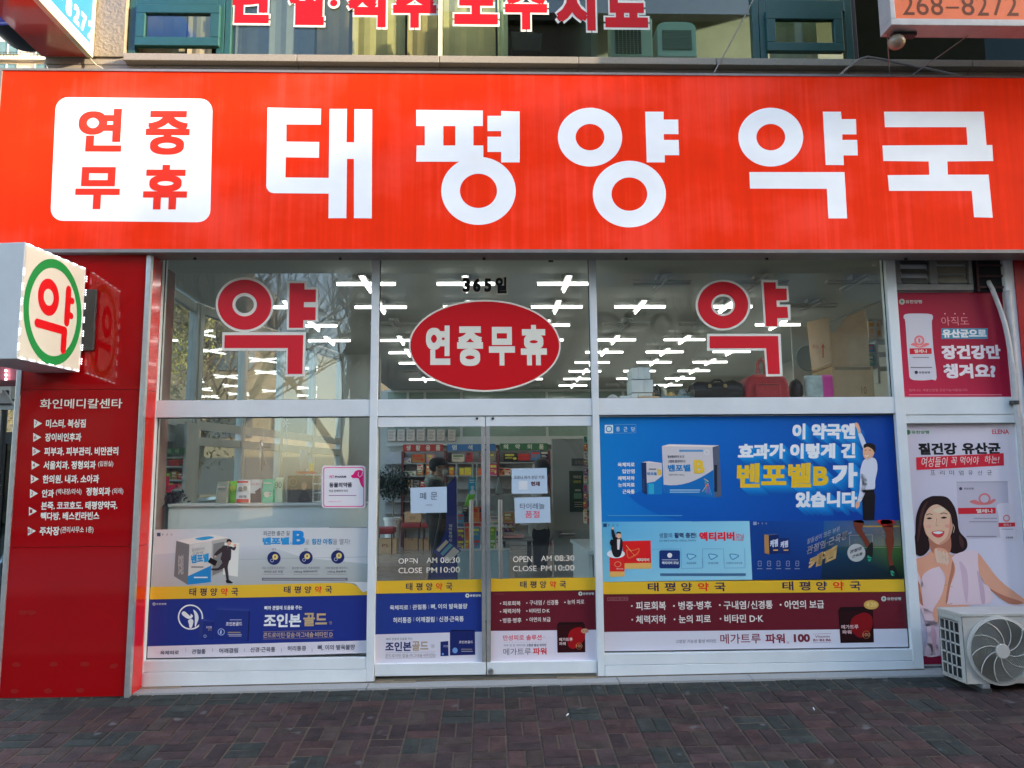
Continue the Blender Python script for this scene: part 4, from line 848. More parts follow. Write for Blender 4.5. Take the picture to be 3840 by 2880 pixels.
bag('teal pouch with a white cup printed on it', (50, 150, 130), 1082, 655, 1200, 884, .29, lambda q: (q.ring(1168, 800, 16, 18, 9, 11, (190, 215, 205)), q.blob([(1108, 780), (1160, 780), (1155, 820), (1135, 830), (1112, 820)], (190, 215, 205)), q.rect(1105, 690, 1180, 700, (190, 215, 205))))
bag('cream pouch printed with the number eighty', (160, 175, 155), 1205, 640, 1290, 884, .32, lambda q: q.text('80', 1212, 685, 1278, 745, (55, 120, 120), bold=.01))
bag('black carton with a portrait and a gold hexagon', (26, 26, 28), 1328, 622, 1568, 884, .28, lambda q: (q.line([(1350, 665), (1385, 645), (1420, 665), (1420, 705), (1385, 725), (1350, 705), (1350, 665)], 4, (120, 110, 85)), q.blob([(1440, 880), (1455, 800), (1490, 770), (1530, 790), (1548, 880)], (14, 14, 16)), q.ell(1493, 733, 24, 30, (150, 125, 105)), q.blob([(1466, 720), (1475, 695), (1500, 688), (1520, 705), (1520, 722), (1495, 708)], (120, 120, 118)), q.text('건강', 1355, 745, 1430, 768, (110, 100, 80)), q.line([(1480, 845), (1510, 850)], 6, (150, 125, 105))), False)
X0, Z0, X1, Z1 = wr(1572, 615, 1665, 885, .3); wsf = empty('small_shelf', (X0, .3, zs), 'small white shelf unit beside the black carton', 'shelf')
for x in (X0, X1-.008): MB().box(x, x+.008, .3, .5, zs+.001, zs+Z1-Z0).build('side_panel', GP, wsf)
for k in range(4): MB().box(X0+.008, X1-.008, .3, .5, zs+.001+(Z1-Z0-.01)*k/3, zs+.009+(Z1-Z0-.01)*k/3).build('shelf', GP, wsf)
# shelf unit added in place of a mirror image in the side glass
o = empty('mirrored_shelf_unit', tuple(wp(200, 880, 2.6)), 'added shelf unit standing in for a reflected one, green board, far left window', 'shelving')
X0, Z0, X1, Z1 = wr(70, 420, 332, 900, 2.6); MB().box(X0, X1, 2.88, 2.9, .034, Z1+.35).build('back_panel', GP, o)
for y in (445, 535, 665, 760, 870): z = wp(200, y, 2.6).z; MB().box(X0, X1, 2.6, 2.88, z-.015, z).build('shelf', GP, o)
for x in (X0, X1): MB().box(x-.015, x+.015, 2.6, 2.9, .034, Z1+.35).build('upright', GP, o)
X0, Z0, X1, Z1 = wr(90, 362, 332, 425, 2.58); b_ = MB().box(X0, X1, 2.56, 2.6, Z0, Z1).build('category_board', MATS['board_green'], label='green category board on the reflection stand-in shelf, far left window', cat='sign', group='category boards over the shelves')
q = Print(2.559, WO, WS); q.text('의', 175, 372, 205, 412, (170, 200, 185)); q.text('약', 250, 372, 285, 412, (170, 200, 185)); q.build('lettering', b_)
for cn, a, y0, b, y1 in (('blue', 92, 455, 168, 533), ('red', 172, 472, 280, 533), ('black', 284, 462, 325, 533), ('white', 95, 590, 150, 664), ('green', 155, 600, 200, 664), ('tan', 206, 585, 262, 664), ('red', 268, 600, 322, 664), ('white', 100, 700, 170, 759), ('navy', 176, 690, 230, 759), ('pink', 236, 705, 318, 759)):
    X0, Z0, X1, Z1 = wr(a, y0, b, y1, 2.62); product(cn, X0, X1, Z0, Z1, 2.64, where='on the added side shelf, left window')
# pink paper doll and dark bunch at the left
o = empty('paper_doll_display', tuple(wp(190, 885, .35)), 'pink cut out display figure at the left end of the window', 'display')
q = Print(.35, WO, WS); q.blob([(130, 640), (150, 632), (195, 640), (190, 690), (200, 720), (270, 700), (268, 735), (210, 770), (205, 790), (118, 782), (125, 720)], (175, 40, 85)); q.build('figure', o)
o2 = Print(.36, WO, WS, step=.01)
random.seed(8)
m = MB(); c0 = wp(190, 840, .36)
for k in range(120):
    c = c0+Vector((random.gauss(0, .06), random.gauss(0, .04), random.gauss(0, .03))); d = Vector((random.gauss(0, 1), random.gauss(0, 1), random.gauss(.3, 1))).normalized(); s_ = d.cross(Vector((0, 1, 0))).normalized()*.008; m.poly([c, c+d*.02+s_, c+d*.045, c+d*.02-s_])
c0.z = zs; m.lathe((c0.x, .36, zs), [(0, 0), (.04, 0), (.05, .06), (0, .06)], 12)
m.build('dried_flowers', mat('dark_purple', (.03, .02, .04), .7), label='small bunch of dark purple dried flowers at the left end of the window display', cat='flowers')
# hanging ornaments / cords
for k, (x, y0, x2, y1, l) in enumerate(((890, 70, 885, 600, 'long white cord with a star hanging in the left window'), (1325, 70, 1318, 440, 'shorter white cord hanging left of the tooth shaped figure'), (1105, 180, 1090, 300, 'pair of short cords with clips on the partition'))):
    a, b = wp(x, y0, .45), wp(x2, y1, .45); o = MB().tube([a, (a+b)/2+Vector((.004, 0, 0)), b], .0035, 6).build('string_ornament', GP, label=l, cat='cord', group='cords hanging in the left window')
    if k < 2:
        c = wp(x2-2, 390 if k == 0 else 120, .445); m = MB()
        for j in range(6): a_ = j*math.pi/3; m.poly([c, c+Vector((.035*math.cos(a_-.25)*.4, 0, .035*math.sin(a_-.25)*.4)), c+Vector((.045*math.cos(a_), 0, .045*math.sin(a_))), c+Vector((.035*math.cos(a_+.25)*.4, 0, .035*math.sin(a_+.25)*.4))])
        m.build('star', GP, o)
# anatomical figure with raised arms
o = empty('small_figure', tuple(wp(1085, 600, .5)), 'slim silver figure with outspread arms hanging in the left window', 'ornament')
MB().tube([wp(1078, 290, .5), wp(1085, 340, .5), wp(1085, 450, .5), wp(1078, 580, .5)], [.008, .014, .018, .006], 8).tube([wp(1020, 390, .5), wp(1085, 350, .5), wp(1168, 358, .5)], .005, 6).tube([wp(1100, 440, .5), wp(1138, 520, .5)], .007, 6).blob(wp(1077, 300, .5), .012, 8, 6).build('body', STEEL, o)
# tooth figure, white with yellow bottle on red dish
o = empty('tooth_display', tuple(wp(1500, 610, .5)), 'white glove shaped display stand with a yellow bottle on a red dish', 'display')
MB().tube([wp(1490, 560, .5), wp(1488, 450, .5), wp(1495, 380, .5)], [.03, .035, .028], 10).build('glove', mat('glove_white', (.6, .62, .58), .6), o, True)
MB().lathe(wp(1557, 590, .5), [(0, 0), (.018, 0), (.018, .06), (.008, .075), (0, .075)], 12).build('bottle', mat('bottle_yellow', ph(210, 190, 50), .4), o, True)
MB().lathe(wp(1512, 610, .5), [(0, 0), (.07, 0), (.085, .02), (0, .018)], 18).build('dish', mat('dish_red', ph(190, 60, 50), .4), o, True)
# ================================================================== RIGHT WINDOW TOP: STACKED GOODS ON THE CABINET
RO, RS = (2200, 940), .5425
def rr(x0, y0, x1, y1, Y): return rect(RO[0]+x0*RS, RO[1]+y0*RS, RO[0]+x1*RS, RO[1]+y1*RS, Y)
zc = px(2800, 1492, .12).z-.004
cb = empty('tall_cabinet', (2.0, .4, .03), 'tall pale cabinet standing behind the posters of the right window', 'cabinet')
MB().box(.87, 3.5, .10, .85, zc-.03, zc).build('top_board', GP, cb); MB().box(.87, 3.5, .12, .14, .03, zc-.03).build('front_panel', GP, cb); MB().box(.87, .90, .14, .85, .03, zc-.03).build('side_panel', GP, cb)
def onb(a, y0, b, y1, Y):
    X0, Z0, X1, Z1 = rr(a, y0, b, y1, Y); Z0b = rr(a, 1018, b, 1018, Y)[1]; return X0, zc+(Z0-Z0b if abs(y1-1018) > 25 else 0)+.001, X1, zc+(Z1-Z0b)
for i, (a, y0, b, y1) in enumerate(((355, 788, 440, 870), (312, 790, 354, 870), (310, 872, 395, 962), (396, 872, 460, 962), (310, 965, 355, 1018), (357, 965, 455, 990))):
    X0, Z0, X1, Z1 = onb(a, y0, b, y1, .25); MB().box(X0, X1-.002, .25, .25+.22, Z0+.001, Z1-.002).build('white_box', mat('white_card', (.84, .86, .84), .7, nscale=6, namp=.06), bevel=.002, label=['right box of the top row of the white stack', 'left box of the top row of the white stack', 'wide left box in the middle row of the white stack', 'right box in the middle row of the white stack', 'lowest left box of the white stack', 'lowest right box of the white stack'][i]+', right upper window', cat='box', group='white boxes stacked in the right window')
def simple(name, l, cat, a, y0, b, y1, Y, m_, dep=.25, bev=.004, **k):
    X0, Z0, X1, Z1 = onb(a, y0, b, y1, Y); return MB().box(X0, X1, Y, Y+dep, Z0, Z1).build(name, m_, bevel=bev, label=l, cat=cat, **k), (X0, Z0, X1, Z1)
simple('box', 'flat brown box in front of the white stack', 'box', 355, 992, 505, 1018, .2, CARD, .04)
simple('tray', 'shallow blue tray of crumpled packets', 'tray', 515, 990, 715, 1018, .2, mat('tray_blue', ph(90, 130, 150), .5), .2)
simple('box', 'small white carton at the left end of the right window', 'box', 232, 985, 308, 1018, .25, MATS['white_card'], .15)
X0, Z0, X1, Z1 = onb(165, 970, 207, 1018, .25)
MB().lathe(((X0+X1)/2, .3, zc+.001), [(0, 0), (.05, 0), (.05, Z1-zc-.03), (.02, Z1-zc-.005), (0, Z1-zc)], 14).build('white_bottle', mat('bottle_white', (.6, .62, .6), .4), None, True, label='short white bottle at the left corner of the right upper window', cat='bottle')
random.seed(31)
for i, (a, y0, b, c, l) in enumerate(((455, 935, 505, (175, 160, 135), 'crumpled tan paper packet beside the white stack'), (520, 920, 560, (180, 185, 170), 'crumpled pale packet standing at the left of the blue tray'), (560, 955, 620, (190, 170, 110), 'yellowish crumpled packet in the blue tray'), (650, 940, 700, (130, 150, 165), 'blue grey crumpled packet at the right of the tray'), (700, 960, 745, (70, 85, 80), 'dark green rolled item between the tray and the black bag'), (460, 910, 520, (60, 66, 66), 'dark crumpled cloth on top of the tan packet'))):
    X0, Z0, X1, Z1 = onb(a, y0, b, 1018, .26); m = MB(); w = (X1-X0)/2; m.blob(((X0+X1)/2, .32, (zc+Z1)/2+.0), (w*1.1, .06, (Z1-zc)/2), 9, 7, .28); m.build('crumpled_packet', mat('crumple_%d' % i, ph(*c), .6), label=l, cat='packet', group='crumpled packets in the right window')
# duffel bag
BLK = mat('black_leather', (.014, .014, .016), .38, nscale=30, namp=.3, bump=.3, bscale=25)
X0, Z0, X1, Z1 = onb(750, 885, 1085, 1018, .22); o = empty('duffel_bag', ((X0+X1)/2, .35, zc), 'black leather holdall with two buckled straps', 'bag')
cxs = [(X0+.01, .6), (X0, .85), (X0+.03, 1), ((X0+X1)/2, .93), (X1-.06, 1.05), (X1, .9), (X1-.01, .5)]
m = MB(); st_ = []
for x, h in cxs:
    st_.append(len(m.v)); H = (Z1-zc)*h
    for k in range(12): a = 2*math.pi*k/12; m.v.append(Vector((x, .35+.12*math.cos(a)*(.9+.1*h), zc+.004+H/2+H/2*max(-1, min(1, 1.15*math.sin(a))))))
for a, b in zip(st_, st_[1:]):
    for k in range(12): j = (k+1) % 12; m.f.append((a+k, a+j, b+j, b+k)); m.mi.append(0)
m.f += [tuple(range(st_[0], st_[0]+12)), tuple(range(st_[-1], st_[-1]+12))]; m.mi += [0, 0]; m.build('bag_body', BLK, o, True)
for t_ in (.3, .62): x = X0+(X1-X0)*t_; MB().box(x-.012, x+.012, .215, .232, zc+.08, zc+(Z1-zc)*.9).build('strap', BLK, o); MB().lathe((x, .213, zc+(Z1-zc)*.72), [(.008, 0), (.016, 0), (.016, .006), (.008, .006)], 10, 'y').build('buckle', mat('brass', (.6, .45, .2), .3, .9), o)
MB().tube([(X0+(X1-X0)*.3, .24, zc+(Z1-zc)*.85), (X0+(X1-X0)*.4, .22, zc+(Z1-zc)*1.02), (X0+(X1-X0)*.52, .22, zc+(Z1-zc)*1.02), (X0+(X1-X0)*.62, .24, zc+(Z1-zc)*.85)], .009, 8).build('bag_handle', BLK, o, True)
# red backpack
RCL = mat('red_nylon', (.42, .015, .025), .6, nscale=30, namp=.2, bump=.3, bscale=20)
X0, Z0, X1, Z1 = onb(1098, 835, 1412, 1018, .22); o = empty('red_backpack', ((X0+X1)/2, .35, zc), 'dark red rucksack with front pocket lying behind the right sticker', 'bag')
q = [(X0+(X1-X0)*u, zc+(Z1-zc)*v) for u, v in ((.0, .1), (.03, 0), (.97, 0), (1, .1), (.99, .6), (.93, .85), (.82, .98), (.5, 1), (.2, .98), (.06, .82), (.0, .5))]
MB().prism([(x, .24, z) for x, z in q], (0, .2, 0)).build('bag_body', RCL, o, bevel=.03)
MB().box(X0+.12*(X1-X0)*1.8, X1-.08, .215, .25, zc+.01, zc+(Z1-zc)*.62).build('pocket', RCL, o, bevel=.02)
MB().box(X0+.12, X1-.1, .211, .216, zc+(Z1-zc)*.55, zc+(Z1-zc)*.57).build('zip', DARKM, o)
MB().tube([px(RO[0]+1185*RS, RO[1]+845*RS, .3), px(RO[0]+1180*RS, RO[1]+780*RS, .3), px(RO[0]+1205*RS, RO[1]+745*RS, .3), px(RO[0]+1232*RS, RO[1]+780*RS, .3), px(RO[0]+1235*RS, RO[1]+850*RS, .3)], .018, 8).build('bag_handle', RCL, o, True)
X0, Z0, X1, Z1 = onb(1422, 865, 1520, 1018, .3); MB().blob(((X0+X1)/2, .38, (zc+Z1)/2), ((X1-X0)/2, .08, (Z1-zc)/2), 12, 8, .06).build('black_bag', BLK, None, True, label='small slumped black bag right of the red rucksack', cat='bag')
X0, Z0, X1, Z1 = onb(1522, 845, 1705, 1018, .26); o = MB().box(X0, X1, .26, .34, zc+.001, Z1).build('soft_pack', mat('pack_clear', ph(150, 175, 185), .25, nscale=12, namp=.3, bump=.8, bscale=14), bevel=.02, label='clear plastic pack with a magenta side leaning on the big carton', cat='pack')
xm = X0+(X1-X0)*.56; MB().box(xm, X1+.003, .255, .343, zc+.004, Z1+.002).build('magenta_side', mat('pack_magenta', ph(200, 60, 150), .3, nscale=6), o, bevel=.02)
o, (X0, Z0, X1, Z1) = simple('carton', 'large lower cardboard carton in the right upper window', 'carton', 1702, 782, 1985, 1018, .32, CARD, .4)
MB().box(X0+.02, X1-.02, .318, .3195, Z1-.03, Z1-.005).build('packing_tape', mat('tape_tan', (.38, .27, .16), .25), o)
q = Print(.319, RO, RS); q.text('10', 1900, 940, 1935, 990, (125, 90, 55)); q.build('print', o)
X0b, Z0b, X1b, Z1b = rr(1672, 545, 1952, 780, .34); dz = Z1-Z0b+.002
o = MB().box(X0b, X1b, .34, .7, Z1+.002, Z1b+dz).build('carton', CARD, bevel=.004, label='middle cardboard carton with open flaps on the large one', cat='carton')
MB().prism([(X0b+.06, .34, Z1b+dz), (X1b, .34, Z1b+dz), (X1b-.03, .30, Z1b+dz+.19), (X0b+.15, .28, Z1b+dz+.13)], (0, .004, 0)).build('flap', CARD, o)
X0, Z0, X1, Z1 = rr(1530, 495, 1690, 825, .22)
q4 = [(X0, .22, Z1-.0), (X1, .25, Z1+.05), (X1+.0, .25, Z0+.06), (X0+.02, .22, Z0)]
o = MB().prism(q4, (0.02, .01, 0)).build('open_box_flap', CARD, label='tall tan carton side with red arrow print leaning in the window', cat='carton')
q = Print(.214, RO, RS); q.poly([(1622, 670), (1634, 640), (1646, 670), (1638, 670), (1638, 740), (1630, 740), (1630, 670)], (150, 60, 50)); q.text('주의', 1560, 650, 1600, 680, (150, 75, 60)); q.build('print', o)
# wall clock
cc = px(RO[0]+1522*RS, RO[1]+742*RS, .9)
o = MB().box(cc.x-.12, cc.x+.14, .92, .94, cc.z-.3, cc.z+.3).build('notice_board', mat('panel_cream', (.8, .8, .7), .5), label='cream upright board behind the open carton', cat='board')
MB().lathe((cc.x+.02, .91, cc.z), [(0, 0), (.10, 0), (.115, -.01), (.118, .01)], 28, 'y').build('round_dial', mat('dial_grey', (.45, .5, .46), .3), o, True)
# side shelves top right
X0, Z0, X1, Z1 = rr(1955, 470, 2060, 840, .9); o = empty('wire_shelf', (X0, 1.0, Z0), 'white wall shelf with blue packets at the right end of the upper window', 'shelf')
for y in (470, 610, 700, 800): z = rr(1955, y, 2060, y, .9)[1]; MB().box(X0, X1+.3, .9, 1.15, z-.01, z).build('shelf', GP, o)
MB().box(X0+.06, X0+.08, .9, 1.15, Z0-.1, Z1).build('upright', GP, o)
for k, (a, y0, b, y1, c) in enumerate(((1960, 480, 2050, 600, 'white'), (1962, 640, 2000, 695, 'blue'), (1962, 715, 2000, 795, 'teal'))):
    X0, Z0, X1, Z1 = rr(a, y0, b, y1, .88); product(c, X0, X1, Z0, Z1, .91, where='on the wall shelf, right upper window')
# ceiling duct line at right
MB().tube([px(RO[0]+1680*RS, RO[1]+500*RS, 1.2), px(RO[0]+1850*RS, RO[1]+420*RS, 1.2), px(RO[0]+2040*RS, RO[1]+350*RS, 1.2)], .012, 6).build('cable_conduit', GP, None, True, label='pale conduit running up to the ceiling at the right upper window', cat='pipe')
#@@OUTSIDE
# ================================================================== WINDOW LETTERING AND STICKERS
def sticker(org, sc, ringp, polys, label):
    o = empty('window_lettering', tuple(px(org[0]+ringp[0]*sc, org[1]+ringp[1]*sc, -.004)), label, 'lettering', 'large medicine letters on the upper panes')
    for k, it in enumerate((('ring',), *polys)):
        q = Print(-.001, org, sc, step=.001)
        if k == 0:
            cx, cy, a, b, ia, ib, ra, rb, ja, jb = ringp; q.ring(cx, cy, a, b, ia, ib, (205, 205, 212)); q.lv = 2; q.ring(cx, cy, ra, rb, ja, jb, (178, 32, 48))
        else: q.poly(it[0], (205, 205, 212)); q.lv = 2; q.poly(it[1], (178, 32, 48))
        q.build('letter', o)
sticker((560, 940), .39783, (898, 509, 273, 259, 86, 80, 252, 236, 115, 110), (
    ([(1300, 285), (1487, 285), (1487, 345), (1592, 345), (1590, 672), (1478, 672), (1470, 745), (1297, 745)], [(1322, 306), (1462, 306), (1462, 366), (1570, 366), (1568, 485), (1458, 485), (1456, 533), (1568, 533), (1566, 655), (1452, 655), (1450, 728), (1315, 728)]),
    ([(688, 768), (1475, 768), (1468, 1185), (1283, 1185), (1290, 943), (685, 943)], [(710, 796), (1452, 796), (1443, 1162), (1303, 1162), (1306, 918), (707, 918)])), 'large red Korean medicine syllable with white edge on the left upper pane')
sticker((2200, 940), .5425, (943, 376, 190, 176, 66, 61, 174, 162, 82, 75), (
    ([(1205, 200), (1320, 202), (1322, 243), (1393, 245), (1400, 350), (1335, 358), (1336, 372), (1408, 372), (1410, 482), (1335, 485), (1332, 530), (1227, 528)], [(1222, 218), (1306, 218), (1308, 262), (1382, 262), (1385, 342), (1312, 345), (1314, 388), (1388, 388), (1393, 465), (1318, 467), (1318, 523), (1240, 523)]),
    ([(832, 574), (1340, 574), (1355, 868), (1240, 870), (1228, 690), (832, 692)], [(850, 591), (1323, 590), (1336, 853), (1254, 853), (1240, 674), (850, 675)])), 'large red Korean medicine syllable with white edge on the right upper pane')
o = Print(-.001, (1400, 940), .38879, step=.001); o.ell(1075, 917, 733, 444, (196, 200, 204), 72); o.lv = 2; o.ell(1075, 917, 717, 427, (168, 14, 26), 72); oval = o.build('oval_sticker', label='red oval window sticker reading open all year above the door', cat='sticker')
for ch, a, b, c, d in (('연', 507, 722, 742, 1102), ('중', 808, 730, 1058, 1112), ('무', 1115, 735, 1366, 1108), ('휴', 1422, 716, 1673, 1106)):
    q = Print(-.0035, (1400, 940), .38879); q.text(ch, a, b, c, d, (200, 204, 208), bold=.045, res=6); q.build('letter', oval)
q = Print(-.001, (1400, 940), .38879, step=.001)
for ch, a, b, c, d in (('3', 862, 264, 932, 398), ('6', 962, 267, 1034, 398), ('5', 1070, 268, 1138, 398), ('일', 1180, 257, 1286, 412)):
    q.lv = 1; q.text(ch, a, b, c, d, (170, 172, 170), bold=.06, grow=8, res=2); q.lv = 2; q.text(ch, a, b, c, d, (14, 14, 16), bold=.045)
q.build('number_lettering', label='black number three six five with a Korean syllable on the pane over the oval', cat='lettering')
# small sensor box at the head of the middle pane
X0, Z0, X1, Z1 = rect(1400+1690*.38879, 940+62*.38879, 1400+1735*.38879, 940+105*.38879, -.03); MB().box(X0, X1, -.03, -.01, Z0, Z1).build('door_sensor', BLACK, label='tiny black sensor at the head of the middle pane', cat='sensor')

def poster(name, org, sc, quad, base, label, Y=-.0012, conv=ph, cat='poster', group=None):
    """sheet with real thickness; quad in traced coordinates; returns (object, Print)"""
    q = Print(Y, org, sc, conv=conv); pts = [px(org[0]+x*sc, org[1]+y*sc, Y) for x, y in quad]
    m = MB().prism(pts, (0, .0009, 0)); o = m.build(name, mat('sheet_%d_%d_%d' % base, conv(*base), .35), label=label, cat=cat, group=group); return o, q
def logo(q, x, y, r, col=(200, 205, 208), txt='유한양행', w=90, gcol=(50, 110, 80)):
    q.ell(x, y, r, r, col, 20); q.lv += 1; q.poly([(x, y-r*.7), (x+r*.6, y+r*.15), (x+r*.15, y+r*.15), (x+r*.15, y+r*.6), (x-r*.15, y+r*.6), (x-r*.15, y+r*.15), (x-r*.6, y+r*.15)], gcol); q.lv -= 1
    q.text(txt, x+r+4, y-r*.6, x+r+w, y+r*.6, col, bold=.03)
def ckd(q, x, y, h, c, w=4):
    q.rect(x, y, x+h, y+h, c); q.lv += 1; q.ring(x+h/2, y+h/2, h*.38, h*.38, h*.28, h*.28, (20, 90, 170)); q.lv -= 1
    for k, ch in enumerate('종근당'): q.text(ch, x+h*1.35+k*h*w/4, y+h*.25, x+h*1.35+k*h*w/4+h*.45, y+h*.78, c, bold=.01)
def box3d(q, f, side, top, cf, cs, ct): q.poly(f, cf); q.poly(side, cs); q.poly(top, ct)
# ---------------- left window posters
LO, LS = (540, 1960), .39778
o, q = poster('poster', LO, LS, [(97, 66), (2115, 40), (2115, 600), (62, 612)], (170, 186, 202), 'pale vitamin poster with a running man in a suit, lower left window')
q.poly([(97, 300), (1150, 210), (1500, 330), (2115, 388), (2115, 600), (62, 612)], [(160, 176, 196), (168, 184, 204), (150, 168, 180), (146, 164, 176), (140, 156, 164), (150, 162, 172)])
q.lv = 2; ckd(q, 122, 95, 34, (70, 75, 90), 5)
box3d(q, [(428, 205), (640, 170), (632, 560), (412, 585)], [(305, 170), (428, 205), (412, 585), (282, 505)], [(305, 170), (640, 112), (785, 138), (785, 145), (428, 205)], (175, 186, 192), (98, 104, 112), (190, 200, 206))
q.poly([(640, 170), (785, 145), (752, 470), (632, 515)], (150, 158, 164)); q.lv = 3; q.poly([(655, 200), (758, 178), (742, 455), (645, 500)], (110, 118, 124))
q.poly([(760, 190), (898, 190), (884, 510), (745, 488)], (196, 204, 210)); q.poly([(412, 505), (632, 405), (632, 560), (412, 585)], (30, 120, 190)); q.blob([(480, 150), (600, 128), (660, 140), (560, 165)], (40, 140, 200))
q.lv = 4; q.text('벤포벨', 445, 305, 612, 385, (30, 135, 200), bold=.05, rise=18); q.text('활성형비타민', 452, 245, 570, 275, (110, 116, 124), rise=16); q.text('고함량', 452, 282, 560, 305, (110, 116, 124), rise=14)
q.text('종근당', 475, 205, 530, 228, (210, 215, 218), rise=6); q.text('벤포벨정', 322, 300, 372, 490, (150, 156, 162), bold=.03, raw=True); q.rect(445, 412, 560, 424, (110, 116, 124)); q.rect(470, 510, 600, 522, (180, 205, 220))
SUIT = (52, 46, 54); SK = (190, 150, 132)
q.lv = 5; q.blob([(735, 225), (780, 215), (818, 235), (822, 300), (812, 355), (765, 360), (722, 348), (735, 290)], SUIT); q.blob([(740, 232), (700, 255), (662, 300), (672, 318), (715, 290), (750, 262)], SUIT); q.blob([(810, 240), (850, 262), (868, 235), (860, 222), (842, 232), (815, 222)], SUIT)
q.blob([(735, 350), (800, 352), (790, 420), (800, 540), (780, 545), (762, 450), (745, 400)], SUIT); q.blob([(740, 380), (760, 420), (700, 450), (640, 448), (640, 432), (700, 425)], SUIT)
q.blob([(775, 540), (800, 540), (835, 562), (830, 572), (778, 566)], (20, 20, 24)); q.ell(802, 190, 19, 26, SK, 20); q.ell(858, 212, 14, 12, SK, 12); q.ell(672, 318, 10, 10, SK, 10)
q.poly([(782, 222), (800, 220), (792, 262)], (215, 218, 222)); q.lv = 6; q.blob([(780, 188), (782, 160), (805, 153), (826, 170), (822, 185), (800, 176)], (24, 20, 22)); q.poly([(625, 328), (692, 362), (672, 410), (603, 372)], (22, 20, 24)); q.rect(790, 226, 794, 256, (40, 60, 120))
q.lv = 2; q.line([(890, 348), (2115, 322)], 3, (120, 138, 160)); q.text('피곤한 출근 길', 1125, 78, 1372, 122, (70, 84, 110), bold=.01); q.text('벤포벨', 1118, 138, 1370, 208, (35, 130, 200), bold=.06); q.text('B', 1400, 74, 1518, 208, (25, 120, 200), bold=.048); q.text('정', 1376, 182, 1396, 204, (35, 130, 200))
q.text('로', 1520, 162, 1560, 204, (100, 110, 130)); q.text('힘찬 아침', 1582, 150, 1775, 206, (40, 130, 190), bold=.03); q.text('을 열자!', 1780, 152, 1942, 206, (100, 110, 130))
for x, n in ((1225, '01'), (1527, '02'), (1826, '03')):
    q.lv = 3; y = 335-(x-1225)*.02; q.ell(x, y, 63, 63, (24, 36, 96), 36); q.text(n, x-16, 240, x+16, 262, (110, 120, 140)); q.lv = 4; q.ell(x+12, y-12, 27, 27, (205, 185, 120), 20); q.ring(x-18, y+22, 16, 16, 12, 12, (170, 180, 200), 16); q.lv = 5; q.text('B', x+4, y-24, x+20, y-2, (60, 60, 70), bold=.03)
q.lv = 3
for x0, x1, a, b in ((1112, 1330, '피로 신경통에 효과있는', '비타민 B군 조합'), (1395, 1655, '활성형 비타민, 벤포티아민', '100mg 복합비타민'), (1712, 1925, '코피 탈모를 예방하고', '100mg 효능함유')):
    q.text(a, x0, 415, x1, 440, (96, 104, 120)); q.text(b, x0+20, 450, x1-20, 474, (84, 92, 110), bold=.015); q.rect(x0+10, 484, x1-10, 490, (130, 138, 150))
q.rect(1112, 520, 1920, 546, (88, 98, 116)); q.rect(1745, 42, 2105, 48, (120, 130, 145)); q.lv = 4; q.rect(1125, 530, 1900, 536, (150, 158, 170)); q.build('print', o)
def band(org, sc, quad, names, label, Y=-.0052):
    o, q = poster('name_strip', org, sc, quad, (214, 164, 42), label, Y, cat='sticker', group='yellow shop name strips'); q.lv = 1
    for (x0, x1, y0, y1) in names:
        w = x1-x0
        for k, ch in enumerate('태평양약국'): a = x0+k*(w-w*.14)/4; q.text(ch, a, y0-(y0-y0)*k, a+w*.14, y1, (190, 40, 34) if ch == '약' else (38, 34, 74), bold=.02)
    q.build('lettering', o)
band(LO, LS, [(60, 606), (1880, 566), (1960, 575), (2040, 620), (2115, 640), (2113, 682), (55, 724)], [(427, 888, 616, 690), (1318, 1772, 598, 666)], 'yellow shop name strip with a peeling right corner, left window')
q = Print(-.0072, LO, LS); q.blob([(1890, 565), (1990, 575), (2045, 640), (2072, 655), (2113, 630), (2113, 566), (2000, 560)], (186, 198, 210)); q.build('peeled_corner', label='white curled corner peeling off the left yellow strip', cat='sticker')
o, q = poster('poster', LO, LS, [(55, 724), (2113, 682), (2108, 1228), (22, 1290)], (18, 40, 128), 'dark blue joint care poster with white text bar, lower left window', -.0022)
q.poly([(30, 1166), (2110, 1110), (2108, 1228), (22, 1290)], (178, 188, 212)); q.lv = 2; logo(q, 95, 767, 15, (150, 170, 200), w=100)
q.ring(438, 890, 119, 119, 106, 106, (200, 208, 222)); q.blob([(355, 860), (380, 835), (435, 880), (440, 860), (462, 880), (440, 905), (400, 900)], (200, 208, 222)); q.blob([(415, 925), (440, 908), (465, 925), (452, 985), (430, 990), (425, 960)], (200, 208, 222)); q.blob([(465, 820), (500, 850), (515, 900), (495, 960), (480, 980), (478, 880)], (200, 208, 222))
q.lv = 3; box3d(q, [(680, 820), (990, 835), (975, 1118), (668, 1090)], [(990, 835), (998, 830), (985, 1110), (975, 1118)], [(680, 820), (700, 800), (998, 815), (990, 835)], (26, 44, 120), (12, 20, 70), (40, 58, 135))
box3d(q, [(560, 925), (662, 935), (655, 1100), (545, 1095)], [(522, 912), (560, 925), (545, 1095), (515, 1065)], [(522, 912), (560, 905), (662, 935), (560, 925)], (24, 42, 118), (36, 52, 120), (44, 62, 140))
q.lv = 4; q.text('조인본골드', 772, 935, 925, 972, (180, 190, 215), bold=.03); q.rect(808, 912, 920, 920, (130, 145, 190)); q.ring(728, 1030, 33, 33, 26, 26, (130, 160, 210)); q.blob([(716, 1040), (725, 1012), (732, 1020), (728, 1050)], (150, 175, 220)); q.rect(790, 1030, 910, 1038, (150, 140, 100)); q.rect(790, 1050, 920, 1057, (150, 160, 190)); q.rect(800, 1065, 918, 1072, (150, 160, 190))
q.text('조인본', 585, 975, 640, 996, (170, 180, 215), bold=.02); q.text('골드', 602, 1000, 640, 1018, (150, 140, 110)); q.ring(575, 1070, 14, 14, 10, 10, (130, 160, 210), 16)
